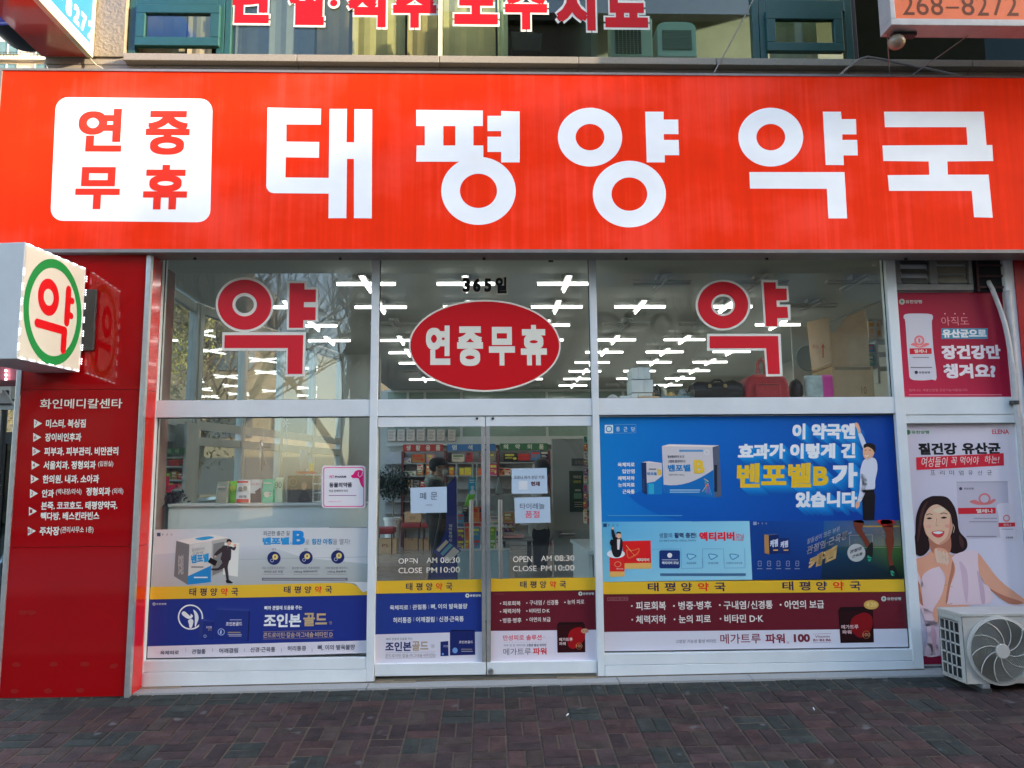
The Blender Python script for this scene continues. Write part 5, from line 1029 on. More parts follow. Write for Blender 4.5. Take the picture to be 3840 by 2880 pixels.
q.text('뼈와 관절에 도움을 주는', 1135, 782, 1490, 822, (205, 212, 228), bold=.03); q.text('조인본', 1130, 858, 1480, 985, (205, 212, 228), bold=.036); q.text('골드', 1502, 850, 1725, 975, (160, 150, 120), bold=.035); q.text('정', 1745, 930, 1770, 960, (150, 145, 120))
q.text('콘드로이틴·칼슘·마그네슘·비타민 D', 1125, 1032, 1778, 1082, (170, 160, 135), bold=.005); q.line([(1122, 1028), (1785, 1015)], 3, (140, 130, 100)); q.line([(1122, 1098), (1785, 1084)], 3, (140, 130, 100))
for t, a, b, y0, y1 in (('육체피로', 152, 330, 1205, 1245), ('관절통', 450, 582, 1192, 1238), ('어깨결림', 708, 886, 1182, 1230), ('신경·근육통', 1002, 1238, 1172, 1220), ('허리통증', 1352, 1528, 1162, 1208), ('뼈, 이의 발육불량', 1638, 1988, 1150, 1202)): q.text(t, a, y0, b, y1, (48, 54, 78), bold=.012)
for x in (392, 645, 945, 1294, 1583): q.rect(x, 1185, x+3, 1220, (110, 118, 140))
q.build('print', o)
# pet pharmacy sticker
q0 = Print(-.001, WO, WS); q0.rrect(1665, 530, 2085, 940, 28, (190, 196, 216)); pst = q0.build('pharmacy_sticker', label='white pet medicine sticker with a magenta dog head and border', cat='sticker')
q = Print(-.001, WO, WS); q.lv = 2; q.rrect(1678, 545, 2072, 927, 24, (190, 60, 130)); q.lv = 3; q.rrect(1686, 553, 2064, 919, 20, (194, 202, 222)); q.lv = 4
q.blob([(1945, 628), (1968, 612), (1985, 585), (2020, 572), (2055, 580), (2062, 610), (2062, 690), (2064, 740), (2045, 722), (2030, 690), (2018, 655), (1985, 650), (1958, 648)], (190, 20, 110)); q.lv = 5; q.line([(2018, 590), (2012, 625), (2030, 640), (2052, 620), (2055, 592)], 4, (194, 202, 222))
q.text('PET', 1738, 625, 1782, 650, (190, 60, 130), bold=.02); q.text('PHARM', 1790, 627, 1898, 648, (60, 50, 80), bold=.04); q.text('동물의약품', 1735, 692, 1955, 740, (50, 50, 72), bold=.03); q.text('취급 판매허가 약국', 1732, 762, 1915, 786, (70, 70, 90), bold=.01); q.rect(1730, 814, 1995, 821, (130, 100, 150)); q.text('petpharm.co.kr', 1730, 868, 1852, 886, (190, 110, 160)); q.build('print', pst)
# ---------------- door posters
PO, PS = (1380, 2140), .40687
band(PO, PS, [(80, 95), (1053, 78), (1053, 195), (75, 212)], [(350, 778, 112, 182)], 'yellow shop name strip on the left door leaf', -.0042)
band(PO, PS, [(1132, 74), (2092, 62), (2095, 178), (1132, 192)], [(1402, 1826, 95, 160)], 'yellow shop name strip on the right door leaf', -.0042)
o, q = poster('poster', PO, PS, [(75, 212), (1053, 195), (1055, 848), (62, 862)], (22, 48, 132), 'blue and white joint care poster on the left door leaf')
q.poly([(68, 588), (1053, 562), (1055, 848), (62, 862)], (176, 188, 214)); q.lv = 2; logo(q, 916, 230, 19, (190, 205, 210), w=105)
for t, a, b, y0, y1 in (('육체피로', 202, 370, 318, 362), ('관절통', 410, 540, 312, 358), ('뼈, 이의 발육불량', 580, 915, 305, 355), ('허리통증', 232, 400, 430, 482), ('어깨결림', 442, 612, 425, 475), ('신경·근육통', 655, 882, 420, 470)): q.text(t, a, y0, b, y1, (200, 208, 222), bold=.015)
for x, y in ((388, 318), (558, 315), (420, 430), (634, 427)): q.rect(x, y, x+4, y+38, (140, 155, 190))
q.text('뼈와 관절에 도움을 주는', 168, 618, 410, 640, (70, 70, 90)); q.text('조인본', 160, 655, 400, 742, (34, 44, 100), bold=.034); q.text('골드', 405, 650, 555, 738, (140, 132, 120), bold=.03); q.text('정', 580, 680, 610, 712, (120, 120, 130)); q.text('콘드로이틴·칼슘·마그네슘·비타민D', 160, 765, 622, 798, (110, 100, 100)); q.line([(158, 758), (626, 748)], 2, (120, 110, 110)); q.line([(158, 808), (626, 800)], 2, (120, 110, 110))
q.lv = 3; q.poly([(755, 558), (985, 555), (988, 775), (755, 782)], (22, 34, 96)); q.poly([(668, 655), (740, 648), (742, 785), (668, 788)], (22, 34, 96)); q.poly([(755, 558), (770, 546), (975, 546), (985, 555)], (10, 18, 60)); q.lv = 4
q.text('조인본골드', 838, 645, 968, 670, (180, 188, 210), bold=.02); q.ell(802, 735, 24, 26, (90, 135, 200), 20); q.rect(860, 720, 960, 728, (120, 120, 130)); q.rect(860, 740, 965, 746, (150, 155, 170)); q.text('조인본', 695, 685, 740, 705, (180, 188, 210)); q.ell(690, 768, 10, 11, (90, 135, 200), 14); q.build('print', o)
MAROON = (84, 18, 36)
o, q = poster('poster', PO, PS, [(1132, 192), (2095, 178), (2110, 826), (1132, 844)], MAROON, 'maroon and white vitamin poster on the right door leaf')
q.poly([(1132, 556), (2103, 545), (2110, 826), (1132, 844)], (182, 190, 216)); q.lv = 2; logo(q, 1958, 212, 19, (175, 190, 200), w=105); q.text('고려은단', 1155, 210, 1250, 222, (130, 80, 95))
for t, a, b, y0, y1 in (('피로회복', 1243, 1405, 280, 322), ('체력저하', 1243, 1405, 350, 395), ('병중·병후', 1243, 1413, 435, 480), ('구내염', 1488, 1600, 272, 318), ('/', 1615, 1630, 275, 312), ('신경통', 1648, 1755, 270, 315), ('비타민 D·K', 1486, 1675, 348, 390), ('아연의 보급', 1488, 1682, 428, 472), ('눈의 피로', 1838, 1992, 266, 308)): q.text(t, a, y0, b, y1, (205, 196, 206), bold=.015)
for x, y in ((1222, 303), (1222, 378), (1222, 460), (1464, 298), (1464, 372), (1464, 453), (1815, 292)): q.ell(x, y, 6, 6, (205, 196, 206), 10)
q.text('만성피로 솔루션', 1245, 592, 1600, 642, (185, 60, 80), bold=.015); q.rect(1612, 610, 1635, 613, (185, 60, 80)); q.text('하루 한 알 비타민B', 1250, 678, 1450, 698, (90, 90, 110)); q.text('고함량 활성 비타민', 1460, 674, 1643, 698, (60, 60, 84), bold=.02); q.text('메가트루', 1248, 715, 1502, 778, (70, 60, 84), bold=.0); q.text('파워', 1520, 710, 1645, 774, (175, 40, 56), bold=.03)
for k in range(16): q.ell(1255+k*26, 660, 2.5, 2.5, (90, 80, 100), 6)
q.lv = 3; q.poly([(1742, 500), (2000, 497), (2003, 752), (1746, 756)], (40, 10, 16)); q.poly([(1742, 500), (1760, 476), (1980, 474), (2000, 497)], (24, 8, 14)); q.lv = 4; q.blob([(1860, 560), (1950, 520), (1998, 560), (1990, 640), (1900, 720), (1840, 680)], (130, 16, 24)); q.lv = 5; q.text('메가트루', 1762, 618, 1885, 650, (200, 180, 190), bold=.02); q.text('파워', 1762, 658, 1822, 688, (200, 180, 190), bold=.02); q.ring(1945, 695, 30, 30, 27, 27, (170, 110, 70)); q.text('100', 1920, 682, 1975, 708, (190, 150, 110)); q.ell(1998, 556, 34, 22, (170, 140, 120), 24); q.lv = 6; q.text('4.20', 1975, 546, 2022, 566, (120, 70, 60)); q.build('print', o)
# papers taped to the doors
def paper(quad, label, fn):
    o, q = poster('paper_notice', DO, DS, quad, (150, 180, 212), label, cat='notice', group='paper notices on the doors'); q.lv = 2; fn(q); q.build('lettering', o)
paper([(400, 727), (742, 716), (744, 960), (402, 967)], 'white paper sheet with two black Korean letters on the left door', lambda q: (q.text('폐', 487, 770, 548, 838, (62, 74, 92), bold=.0), q.text('문', 590, 768, 655, 838, (62, 74, 92), bold=.0), q.text('기재요망', 540, 880, 608, 898, (110, 120, 140))))
paper([(1353, 546), (1686, 540), (1692, 780), (1356, 783)], 'upper paper notice on the right door with a taped white patch', lambda q: (q.text('코로나 자가 진단 키트', 1375, 612, 1665, 645, (52, 58, 80), bold=.01), q.rrect(1420, 662, 1503, 745, 3, (175, 195, 215)), q.text('현재', 1535, 668, 1620, 710, (80, 44, 60), bold=.04)))
paper([(1380, 820), (1716, 812), (1720, 1055), (1386, 1062)], 'lower paper notice on the right door with red sold out writing', lambda q: (q.text('타이레놀', 1432, 872, 1665, 928, (62, 74, 92)), q.text('품절', 1482, 945, 1618, 1010, (190, 44, 80), bold=.005)))
for k, (a, lb) in enumerate(((287, 'left'), (1366, 'right'))):
    q = Print(-.001, DO, DS, step=.0008); dy = 0 if k == 0 else -18; W2 = (190, 198, 200)
    if k == 0: q.text('OP', a, 1392, a+92, 1442, W2, bold=.006); q.text('N', 428, 1390, 468, 1440, W2, bold=.006); q.line([(388, 1396), (425, 1396)], 6, W2); q.line([(388, 1420), (425, 1420)], 6, W2)
    else: q.text('OPEN', a, 1372, a+182, 1428, W2, bold=.006)
    q.text('AM', a+265, 1385+dy, a+365, 1435+dy, W2, bold=.006); q.text('08:30', a+395, 1380+dy, a+580, 1435+dy, W2, bold=.01)
    q.text('CLOSE', a, 1480+dy, a+222, 1532+dy, W2, bold=.006); q.text('PM', a+265, 1478+dy, a+365, 1528+dy, W2, bold=.006); q.text('10:00', a+395, 1472+dy, a+580, 1526+dy, W2, bold=.01)
    q.build('hours_lettering', label='white opening hours lettering on the %s door leaf%s' % (lb, ', its letter E partly peeled off' if k == 0 else ', complete'), cat='lettering', group='opening hours on the doors')
# ---------------- right window posters
BO, BS = (2200, 1540), .5425
o, q = poster('poster', BO, BS, [(80, 45), (2112, 30), (2165, 758), (95, 768)], (10, 84, 178), 'large bright blue vitamin poster with huge slogan, right window')
q.poly([(80, 45), (900, 40), (920, 764), (95, 768)], [(8, 112, 196), (6, 92, 186), (8, 76, 170), (14, 112, 200)]); q.poly([(900, 40), (2112, 30), (2165, 758), (920, 764)], [(6, 92, 186), (4, 58, 150), (6, 44, 140), (8, 76, 170)])
q.lv = 2; q.poly([(290, 590)]+[(290+ (740-290)*t/8, 590+(766-590)*(1-(1-t/8)**2)**.9) for t in range(1, 9)]+[(900, 764), (900, 600), (500, 500)], [(6, 84, 178)]*9+[(8, 76, 170), (6, 82, 178), (6, 90, 186)])
q.lv = 3; ckd(q, 125, 98, 58, (170, 205, 225), 3.6); q.line([(190, 98), (340, 95), (340, 153), (190, 156)], 2, (110, 160, 200))
for t, x, y in (('육체피로', 215, 358), ('입안염', 245, 404), ('체력저하', 215, 452), ('눈의피로', 218, 498), ('근육통', 248, 545)): q.text(t, x, y, 332, y+30, (190, 208, 222), bold=.03)
box3d(q, [(520, 245), (870, 252), (885, 602), (535, 572)], [(870, 252), (915, 240), (932, 590), (885, 602)], [(520, 245), (570, 232), (915, 240), (870, 252)], (168, 178, 196), (70, 84, 110), (190, 198, 208))
box3d(q, [(412, 358), (520, 362), (522, 578), (418, 582)], [(378, 358), (412, 358), (418, 582), (385, 565)], [(378, 358), (430, 350), (520, 362), (412, 358)], (168, 178, 196), (24, 44, 90), (190, 198, 208))
q.lv = 4; q.poly([(533, 512)]+[(533+(876-533)*t/8, 512-(512-408)*(t/8)**1.7+18*math.sin(math.pi*t/8)) for t in range(1, 9)]+[(885, 602), (535, 572)], (16, 96, 176)); q.poly([(416, 500), (470, 490), (521, 450), (522, 578), (418, 582)], (16, 110, 186))
q.lv = 5; q.text('벤포벨', 562, 372, 718, 420, (26, 110, 180), bold=.04); q.text('B', 742, 340, 814, 434, (206, 170, 60), bold=.05); q.text('활성형비타민 B1과', 560, 308, 675, 328, (60, 64, 84), bold=.015); q.text('고함량 활성비타민', 562, 340, 682, 360, (60, 64, 84), bold=.015); q.text('벤포티아민 100mg', 570, 436, 672, 452, (80, 84, 100)); q.rect(640, 270, 805, 284, (70, 130, 190)); q.ring(830, 288, 17, 17, 14, 14, (220, 225, 230))
q.text('벤포벨', 418, 425, 484, 446, (26, 110, 180), bold=.03); q.text('B', 488, 405, 518, 445, (206, 170, 60), bold=.04); q.rect(430, 400, 480, 408, (90, 94, 110)); q.rect(428, 505, 465, 575, (40, 150, 195)); q.rect(575, 545, 785, 552, (130, 180, 215)); q.rect(575, 560, 780, 566, (130, 180, 215))
for k, c in enumerate(((200, 180, 60), (60, 170, 90), (200, 70, 60), (150, 90, 180), (60, 150, 200))): q.line([(812+k*3, 470+k*14), (842-k*4, 490+k*18)], 5, c); q.line([(840, 500), (800+k*16, 560+k*6)], 3, c)
q.rect(882, 375, 902, 560, (24, 34, 60)); q.rect(388, 470, 400, 560, (40, 60, 100)); q.rect(145, 722, 660, 728, (60, 140, 200))
q.lv = 3
SL = (('이 약국엔', 1418, 88, 1860, 198, .05, (196, 214, 230)), ('효과가 이렇게 긴', 1042, 226, 1860, 332, .05, (196, 214, 230)), ('벤포벨B', 1032, 362, 1672, 532, .042, (222, 168, 44)), ('가', 1688, 362, 1872, 532, .05, (200, 216, 232)), ('있습니다', 1440, 558, 1872, 668, .055, (196, 214, 230)))
for t, a, b, c, d, bo, cl in SL:
    for k in range(9): q.lv = 3+(9-k)*.18; q.text(t, a+(k+1)*7, b+(k+1)*6.5, c+(k+1)*7, d+(k+1)*6.5, (12-k//2, 126-k*6, 206-k*5), bold=bo, slant=.07, res=1)
for t, a, b, c, d, bo, cl in SL: q.lv = 6; q.text(t, a, b, c-6, d, cl, bold=bo, slant=.07)
q.lv = 7; SH = (176, 194, 222); SK2 = (196, 158, 138)
q.blob([(1925, 335), (1965, 322), (2000, 340), (2010, 400), (1995, 480), (1985, 545), (1900, 548), (1905, 500), (1890, 430), (1905, 360)], SH); q.blob([(1873, 150), (1895, 150), (1930, 225), (1918, 262), (1905, 250)], SH); q.blob([(1895, 440), (1930, 460), (1935, 520), (1912, 600), (1885, 635), (1872, 622), (1885, 560)], SH)
q.blob([(1852, 95), (1862, 82), (1880, 95), (1895, 150), (1876, 156), (1868, 125)], SK2); q.blob([(1868, 625), (1888, 632), (1885, 660), (1865, 676), (1858, 650)], SK2)
q.poly([(1900, 548), (1985, 543), (1995, 590), (1988, 755), (1912, 757), (1905, 640)], (16, 16, 26)); q.blob([(1912, 262), (1930, 240), (1968, 242), (1990, 268), (1980, 315), (1945, 340), (1918, 325), (1910, 295)], SK2); q.lv = 8; q.blob([(1915, 258), (1920, 232), (1955, 224), (1990, 235), (1998, 268), (1990, 290), (1976, 268), (1945, 250)], (24, 20, 24)); q.line([(1922, 308), (1935, 316), (1950, 308)], 5, (225, 220, 220)); q.line([(1922, 275), (1934, 272)], 4, (60, 40, 36)); q.line([(1950, 272), (1964, 274)], 4, (60, 40, 36)); q.build('print', o)
o, q = poster('poster', BO, BS, [(95, 768), (1125, 763), (1145, 1168), (105, 1183)], (92, 170, 216), 'light blue liver care poster with red boxes, right window')
q.poly([(95, 768), (1125, 763), (1145, 1168), (105, 1183)], [(70, 155, 210), (120, 188, 224), (130, 192, 224), (104, 176, 216)]); q.lv = 2; ckd(q, 115, 780, 24, (24, 44, 92), 5)
q.lv = 3; q.poly([(245, 902), (442, 897), (447, 1092), (262, 1094)], (186, 28, 34)); q.poly([(158, 1000), (262, 1003), (262, 1145), (160, 1150)], (190, 34, 36)); q.lv = 4; q.poly([(262, 1055), (447, 1052), (447, 1092), (262, 1094)], (196, 160, 96)); q.poly([(159, 1112), (262, 1112), (262, 1145), (160, 1150)], (196, 160, 96))
q.blob([(275, 960), (320, 962), (365, 950), (355, 990), (310, 1018), (285, 1020), (275, 990)], (200, 90, 60)); q.lv = 5; q.blob([(282, 968), (320, 970), (358, 958), (345, 985), (308, 1008), (290, 1010)], (186, 28, 34)); q.line([(272, 930), (330, 1000)], 3, (220, 190, 120)); q.text('액티리버', 345, 1020, 432, 1042, (225, 210, 205), bold=.03); q.text('액티리버', 205, 1088, 252, 1100, (225, 210, 205)); q.ring(215, 1062, 24, 20, 20, 16, (215, 150, 120), 20)
q.lv = 6; q.ell(202, 990, 62, 30, (186, 212, 232), 24); q.lv = 7; q.blob([(188, 880), (240, 882), (248, 940), (232, 1005), (190, 1008), (170, 950)], (26, 26, 36)); q.blob([(172, 820), (186, 822), (200, 880), (190, 900), (176, 870)], (26, 26, 36)); q.blob([(170, 890), (190, 900), (195, 940), (170, 935), (160, 912)], (26, 26, 36)); q.lv = 8; q.poly([(210, 890), (232, 888), (226, 960), (212, 960)], (190, 200, 214)); q.ell(222, 862, 17, 22, (200, 160, 140), 18); q.ell(180, 814, 8, 9, (200, 160, 140), 10); q.lv = 9; q.blob([(205, 850), (212, 838), (232, 838), (238, 852), (222, 848)], (24, 20, 24))
q.lv = 3; q.text('생활의', 500, 845, 590, 880, (50, 74, 120)); q.text('활력 충전!', 606, 843, 758, 880, (34, 48, 96), bold=.03); q.text('액티리버', 778, 838, 1022, 900, (196, 34, 56), bold=.05); q.text('모닝', 1030, 850, 1088, 884, (190, 40, 70), bold=.01); q.text('연질캡슐', 1030, 886, 1085, 900, (190, 40, 70)); q.text('간장 질환의 보조치료, 육체피로, 체력저하', 500, 892, 755, 906, (60, 90, 130))
q.rrect(502, 965, 645, 1090, 12, (20, 46, 110)); q.lv = 4; q.ell(574, 1000, 17, 17, (190, 205, 220), 20); q.text('액티리버 모닝', 520, 1042, 634, 1062, (215, 222, 232), bold=.03); q.rect(520, 1028, 632, 1034, (130, 150, 190))
for k, x in enumerate((724, 873, 1020)):
    q.lv = 3; q.line([(x-68, 1088), (x-72, 1020 if k else 960), (x-66, 958 if k == 1 else 1088)][:2], 2, (70, 130, 180)); q.blob([(x-30, 990), (x+10, 992), (x+34, 1004), (x+10, 1022), (x-12, 1030), (x-28, 1012)], (50, 110, 170)); q.lv = 4; q.blob([(x-24, 994), (x+8, 997), (x+26, 1004), (x+6, 1018), (x-12, 1024), (x-23, 1010)], (120, 188, 224)); q.text(('독성간질환', '만성간염', '간경변의 보조치료')[k], x-32-(k == 2)*24, 1046, x+34+(k == 2)*22, 1060, (44, 80, 130))
q.line([(450, 958), (655, 955)], 2, (70, 130, 180)); q.line([(800, 955), (945, 955), (952, 1088), (1095, 1086), (1092, 950)], 2, (70, 130, 180)); q.line([(655, 1090), (800, 1088), (800, 955)], 2, (70, 130, 180)); q.rect(508, 1124, 1100, 1142, (56, 96, 140)); q.build('print', o)
o, q = poster('poster', BO, BS, [(1125, 763), (2165, 758), (2192, 1160), (1145, 1168)], (14, 44, 118), 'dark blue muscle relief poster with a footballer and grass, right window')
q.poly([(1125, 763), (1640, 760), (1620, 1165), (1145, 1168)], [(12, 60, 140), (14, 66, 150), (10, 40, 104), (10, 54, 130)]); q.poly([(1640, 760), (2165, 758), (2172, 850), (1636, 855)], [(24, 80, 150), (72, 84, 84), (90, 92, 84), (30, 80, 130)]); q.poly([(1636, 855), (2172, 850), (2178, 935), (1632, 940)], [(22, 66, 120), (84, 92, 88), (100, 112, 90), (24, 60, 100)]); q.poly([(1632, 940), (2178, 935), (2192, 1160), (1620, 1165)], [(16, 54, 90), (58, 96, 44), (8, 26, 20), (8, 30, 60)])
q.lv = 2; random.seed(2)
for k in range(70): x, y = random.uniform(1830, 2160), random.uniform(770, 900); q.rect(x, y, x+random.uniform(4, 9), y+5, random.choice([(120, 110, 90), (90, 100, 110), (110, 84, 60), (60, 70, 80)]))
q.rect(1880, 795, 2165, 805, (150, 130, 60)); q.line([(1818, 930), (1818, 862), (1975, 858), (1975, 925)], 3, (130, 140, 140)); q.rect(1830, 943, 2176, 946, (120, 140, 110))
ckd(q, 1152, 768, 22, (150, 170, 200), 5); q.lv = 3
box3d(q, [(1258, 862), (1326, 856), (1328, 985), (1262, 992)], [(1228, 855), (1258, 862), (1262, 992), (1230, 985)], [(1228, 855), (1300, 850), (1326, 856), (1258, 862)], (12, 34, 92), (150, 120, 70), (60, 80, 130)); q.poly([(1330, 880), (1400, 882), (1405, 985), (1335, 988)], (16, 40, 104)); q.lv = 4; q.text('케펨', 1268, 895, 1322, 948, (170, 190, 225), bold=.04, raw=True, rise=10); q.text('케펨', 1340, 905, 1392, 952, (170, 190, 225), bold=.04, raw=True, rise=10); q.rect(1290, 960, 1322, 968, (190, 160, 100)); q.rect(1362, 960, 1394, 968, (190, 160, 100))
q.text('활동성이 많은 부위', 1522, 830, 1760, 925, (150, 165, 190), raw=True, rise=60) if 0 else None
def slant_text(t, x0, y0, x1, y1, h, c, bold):       # text running up to the right
    g, fs, _, _ = glyphs(t, bold, 3); n = len(q.v)
    q.v += [q.w(x0+u*(x1-x0)+v*h*.12, y0+(y1-y0)*u-v*h) for u, v in g]; q.c += [q.col(c)]*len(g); q.f.extend([tuple(n+i for i in f) for f in fs])
q.lv = 5; slant_text('활동성이 많은 부위', 1522, 925, 1745, 835, 38, (140, 155, 185), 0); slant_text('관절염·근육통', 1518, 998, 1800, 885, 58, (170, 182, 205), .02); slant_text('에', 1806, 862, 1828, 852, 20, (140, 155, 185), 0); slant_text('케펨', 1530, 1108, 1722, 1022, 92, (196, 170, 120), .055)
q.ell(1864, 982, 62, 62, (150, 165, 178), 30); q.lv = 6; slant_text('관절염', 1818, 990, 1898, 962, 24, (40, 54, 90), .02); slant_text('근육통', 1834, 1022, 1906, 998, 22, (40, 54, 90), .02)
for k in range(5):
    x = 1196+k*65; q.lv = 4; q.rrect(x-12, 1038, x+12, 1075, 5, (130, 150, 190)); q.lv = 5; q.rrect(x-9, 1041, x+9, 1072, 4, (14, 52, 128)); q.rect(x-18, 1090, x+18, 1095, (110, 130, 175)); q.rect(x-8, 1054, x+8, 1057, (130, 150, 190))
LG = (92, 46, 34)
q.lv = 6; q.blob([(1845, 762), (1915, 762), (1905, 820), (1925, 860), (1960, 920), (1962, 945), (1935, 940), (1900, 880), (1862, 830)], LG); q.blob([(2030, 762), (2110, 762), (2118, 850), (2125, 900), (2110, 1000), (2118, 1070), (2095, 1080), (2080, 980), (2065, 900), (2070, 850)], LG)
q.blob([(1845, 758), (1915, 758), (1912, 775), (1860, 772)], (40, 90, 170)); q.blob([(2010, 758), (2120, 758), (2115, 800), (2060, 805), (2030, 785)], (176, 36, 40)); q.lv = 7; q.blob([(1930, 965), (1955, 925), (1975, 908), (1980, 950), (1975, 1010), (1960, 1035), (1940, 1020), (1928, 990)], (22, 26, 30)); q.blob([(1940, 1005), (1962, 1002), (1968, 1028), (1950, 1042)], (40, 170, 150)); q.blob([(2095, 1080), (2120, 1068), (2138, 1090), (2145, 1130), (2125, 1140), (2100, 1115)], (20, 22, 26)); q.blob([(2100, 1108), (2122, 1112), (2135, 1135), (2110, 1140)], (50, 170, 150)); q.build('print', o)
QO, QS = (2220, 2140), .56058
band(QO, QS, [(70, 76), (2086, 58), (2092, 140), (72, 158)], [(373, 893, 80, 138), (1274, 1798, 72, 132)], 'long yellow shop name strip across the right window', -.0042)
o, q = poster('poster', QO, QS, [(72, 158), (2092, 140), (2120, 520), (80, 543)], MAROON, 'wide maroon and white vitamin poster along the right window')
q.poly([(76, 410), (2108, 388), (2120, 520), (80, 543)], (176, 190, 216)); q.lv = 2; logo(q, 1952, 188, 17, (160, 180, 190), w=98); q.line([(104, 180), (240, 177), (240, 198), (104, 200), (104, 180)], 2, (150, 110, 124)); q.text('고려은단 헬스케어', 110, 183, 236, 196, (150, 110, 124))
for t, a, b, y0, y1 in (('피로회복', 294, 494, 206, 264), ('병중·병후', 578, 800, 204, 260), ('구내염', 880, 1030, 202, 258), ('/', 1040, 1055, 205, 250), ('신경통', 1062, 1208, 200, 256), ('아연의 보급', 1288, 1552, 198, 254), ('체력저하', 294, 496, 298, 354), ('눈의 피로', 580, 794, 296, 350), ('비타민 D·K', 886, 1146, 292, 348)): q.text(t, a, y0, b, y1, (206, 200, 210), bold=.018)
for x, y in ((266, 236), (548, 236), (855, 230), (1262, 228), (269, 328), (552, 326), (860, 322)): q.ell(x, y, 6, 6, (206, 200, 210), 12)
q.text('고함량 기능성 활성 비타민', 560, 460, 830, 484, (70, 60, 90)); q.text('메가트루', 858, 422, 1128, 488, (110, 36, 56), bold=.01); q.text('파워', 1160, 422, 1290, 486, (110, 36, 56), bold=.03); q.text('100', 1350, 424, 1458, 478, (96, 34, 52), bold=.045); q.text('정', 1302, 474, 1318, 488, (110, 60, 80)); q.text('Vitamin', 1492, 432, 1590, 448, (110, 60, 80), bold=.01); q.text('B1·B2·B6', 1480, 456, 1598, 472, (110, 40, 60), bold=.03); q.line([(1478, 424), (1600, 420)], 2, (130, 100, 130)); q.line([(1478, 482), (1600, 478)], 2, (130, 100, 130))
q.lv = 3; q.poly([(1648, 268), (1880, 265), (1886, 480), (1662, 484)], (30, 8, 14)); q.poly([(1648, 268), (1660, 244), (1866, 240), (1880, 265)], (18, 6, 12)); q.lv = 4; q.blob([(1740, 320), (1820, 280), (1872, 310), (1870, 390), (1800, 450), (1735, 400)], (110, 14, 24)); q.lv = 5; q.text('메가트루', 1668, 362, 1782, 390, (190, 170, 184), bold=.02); q.text('파워', 1674, 398, 1735, 424, (190, 170, 184), bold=.02); q.ring(1835, 428, 26, 26, 23, 23, (150, 100, 60)); q.text('100', 1812, 418, 1860, 440, (180, 140, 110)); q.ell(1868, 228, 50, 31, (176, 150, 84), 28); q.lv = 6; q.text('4.20', 1835, 214, 1902, 240, (214, 196, 140)); q.build('print', o)
# ---------------- far right: pink poster and woman poster
MB().box(M3[1], M4[0], .012, .03, gz(3.6)+.02, 3.4).build('back_board', mat('board_white', (.6, .6, .6), .6), sf)
KO, KS = (3200, 940), .45813
o, q = poster('poster', KO, KS, [(335, 345), (1292, 338), (1305, 1195), (386, 1196)], (150, 28, 62), 'crimson probiotic poster with a white tube, far right of the shopfront', .006)
q.lv = 1; q.poly([(335, 345), (1292, 338), (1305, 1195), (386, 1196)], [(130, 20, 54), (104, 16, 44), (140, 22, 56), (160, 32, 74)]); q.lv = 2; logo(q, 398, 418, 24, (150, 160, 165), w=140)
q.lv = 3; q.blob([(425, 520), (530, 514), (640, 522), (650, 560), (642, 590), (655, 800), (682, 1040), (640, 1055), (560, 1062), (470, 1050), (455, 980), (440, 800), (425, 580), (412, 555)], (170, 182, 206), 3)
q.lv = 4; q.poly([(460, 800), (640, 798), (642, 845), (462, 848)], (170, 24, 48)); q.ring(540, 735, 42, 42, 26, 26, (190, 110, 120), 24); q.blob([(468, 770), (500, 755), (540, 785), (590, 755), (625, 765), (590, 785), (540, 795), (500, 780)], (190, 110, 120)); q.lv = 5; q.text('엘레나', 498, 808, 605, 838, (220, 205, 212), bold=.02); q.text('1', 532, 718, 548, 752, (190, 90, 104), bold=.05); q.rect(485, 870, 620, 878, (120, 124, 140)); q.rect(468, 952, 645, 960, (100, 104, 124)); q.ell(515, 996, 14, 14, (44, 50, 74), 16); q.text('유한양행', 535, 988, 628, 1006, (60, 60, 84), bold=.02)
q.lv = 3; q.text('아직도', 720, 540, 945, 612, (186, 120, 140)); q.rect(720, 635, 1100, 722, (60, 124, 160))
for x in (750, 832, 905): q.ell(x, 516, 6, 6, (190, 150, 170), 10)
q.lv = 4; q.text('유산균으로', 728, 642, 1090, 712, (190, 206, 222), bold=.05); q.text('장건강만', 722, 772, 1205, 888, (196, 196, 216), bold=.048); q.text('챙겨요?', 738, 925, 1165, 1045, (196, 196, 216), bold=.048); q.text('엘레나는 개별인정형 건강기능식품입니다', 455, 1130, 935, 1152, (176, 110, 130)); q.rect(455, 1175, 1215, 1184, (170, 100, 124)); q.build('print', o)
EO, ES = (3200, 1540), .66321
o, q = poster('poster', EO, ES, [(280, 80), (912, 75), (1010, 1380), (380, 1388)], (176, 182, 208), 'tall pale poster of a smiling woman in a white top, far right', .006)
q.lv = 1; q.poly([(280, 80), (912, 75), (1010, 1380), (380, 1388)], [(168, 176, 204), (190, 196, 220), (184, 194, 222), (160, 172, 206)]); q.lv = 2; logo(q, 309, 122, 15, (60, 120, 90), w=105, gcol=(30, 80, 60)); q.text('ELENA', 785, 106, 880, 132, (180, 50, 64), bold=.02)
q.text('질건강', 368, 182, 585, 250, (24, 24, 30), bold=.045); q.text('유산균', 614, 180, 832, 246, (24, 24, 30), bold=.045); q.lv = 3; q.poly([(355, 264), (850, 240), (852, 310), (357, 336)], (180, 36, 58)); q.lv = 4; q.text('여성들이', 380, 262, 525, 318, (214, 200, 212), slant=.2); q.text('꼭', 548, 262, 582, 308, (214, 200, 212), slant=.2); q.text('먹어야', 600, 258, 705, 304, (214, 200, 212), slant=.2); q.text('하는!', 738, 254, 820, 298, (214, 200, 212), slant=.2)
for k, ch in enumerate('프리미엄유산균'): q.text(ch, 436+k*53.5, 337, 462+k*53.5, 364, (70, 72, 92))
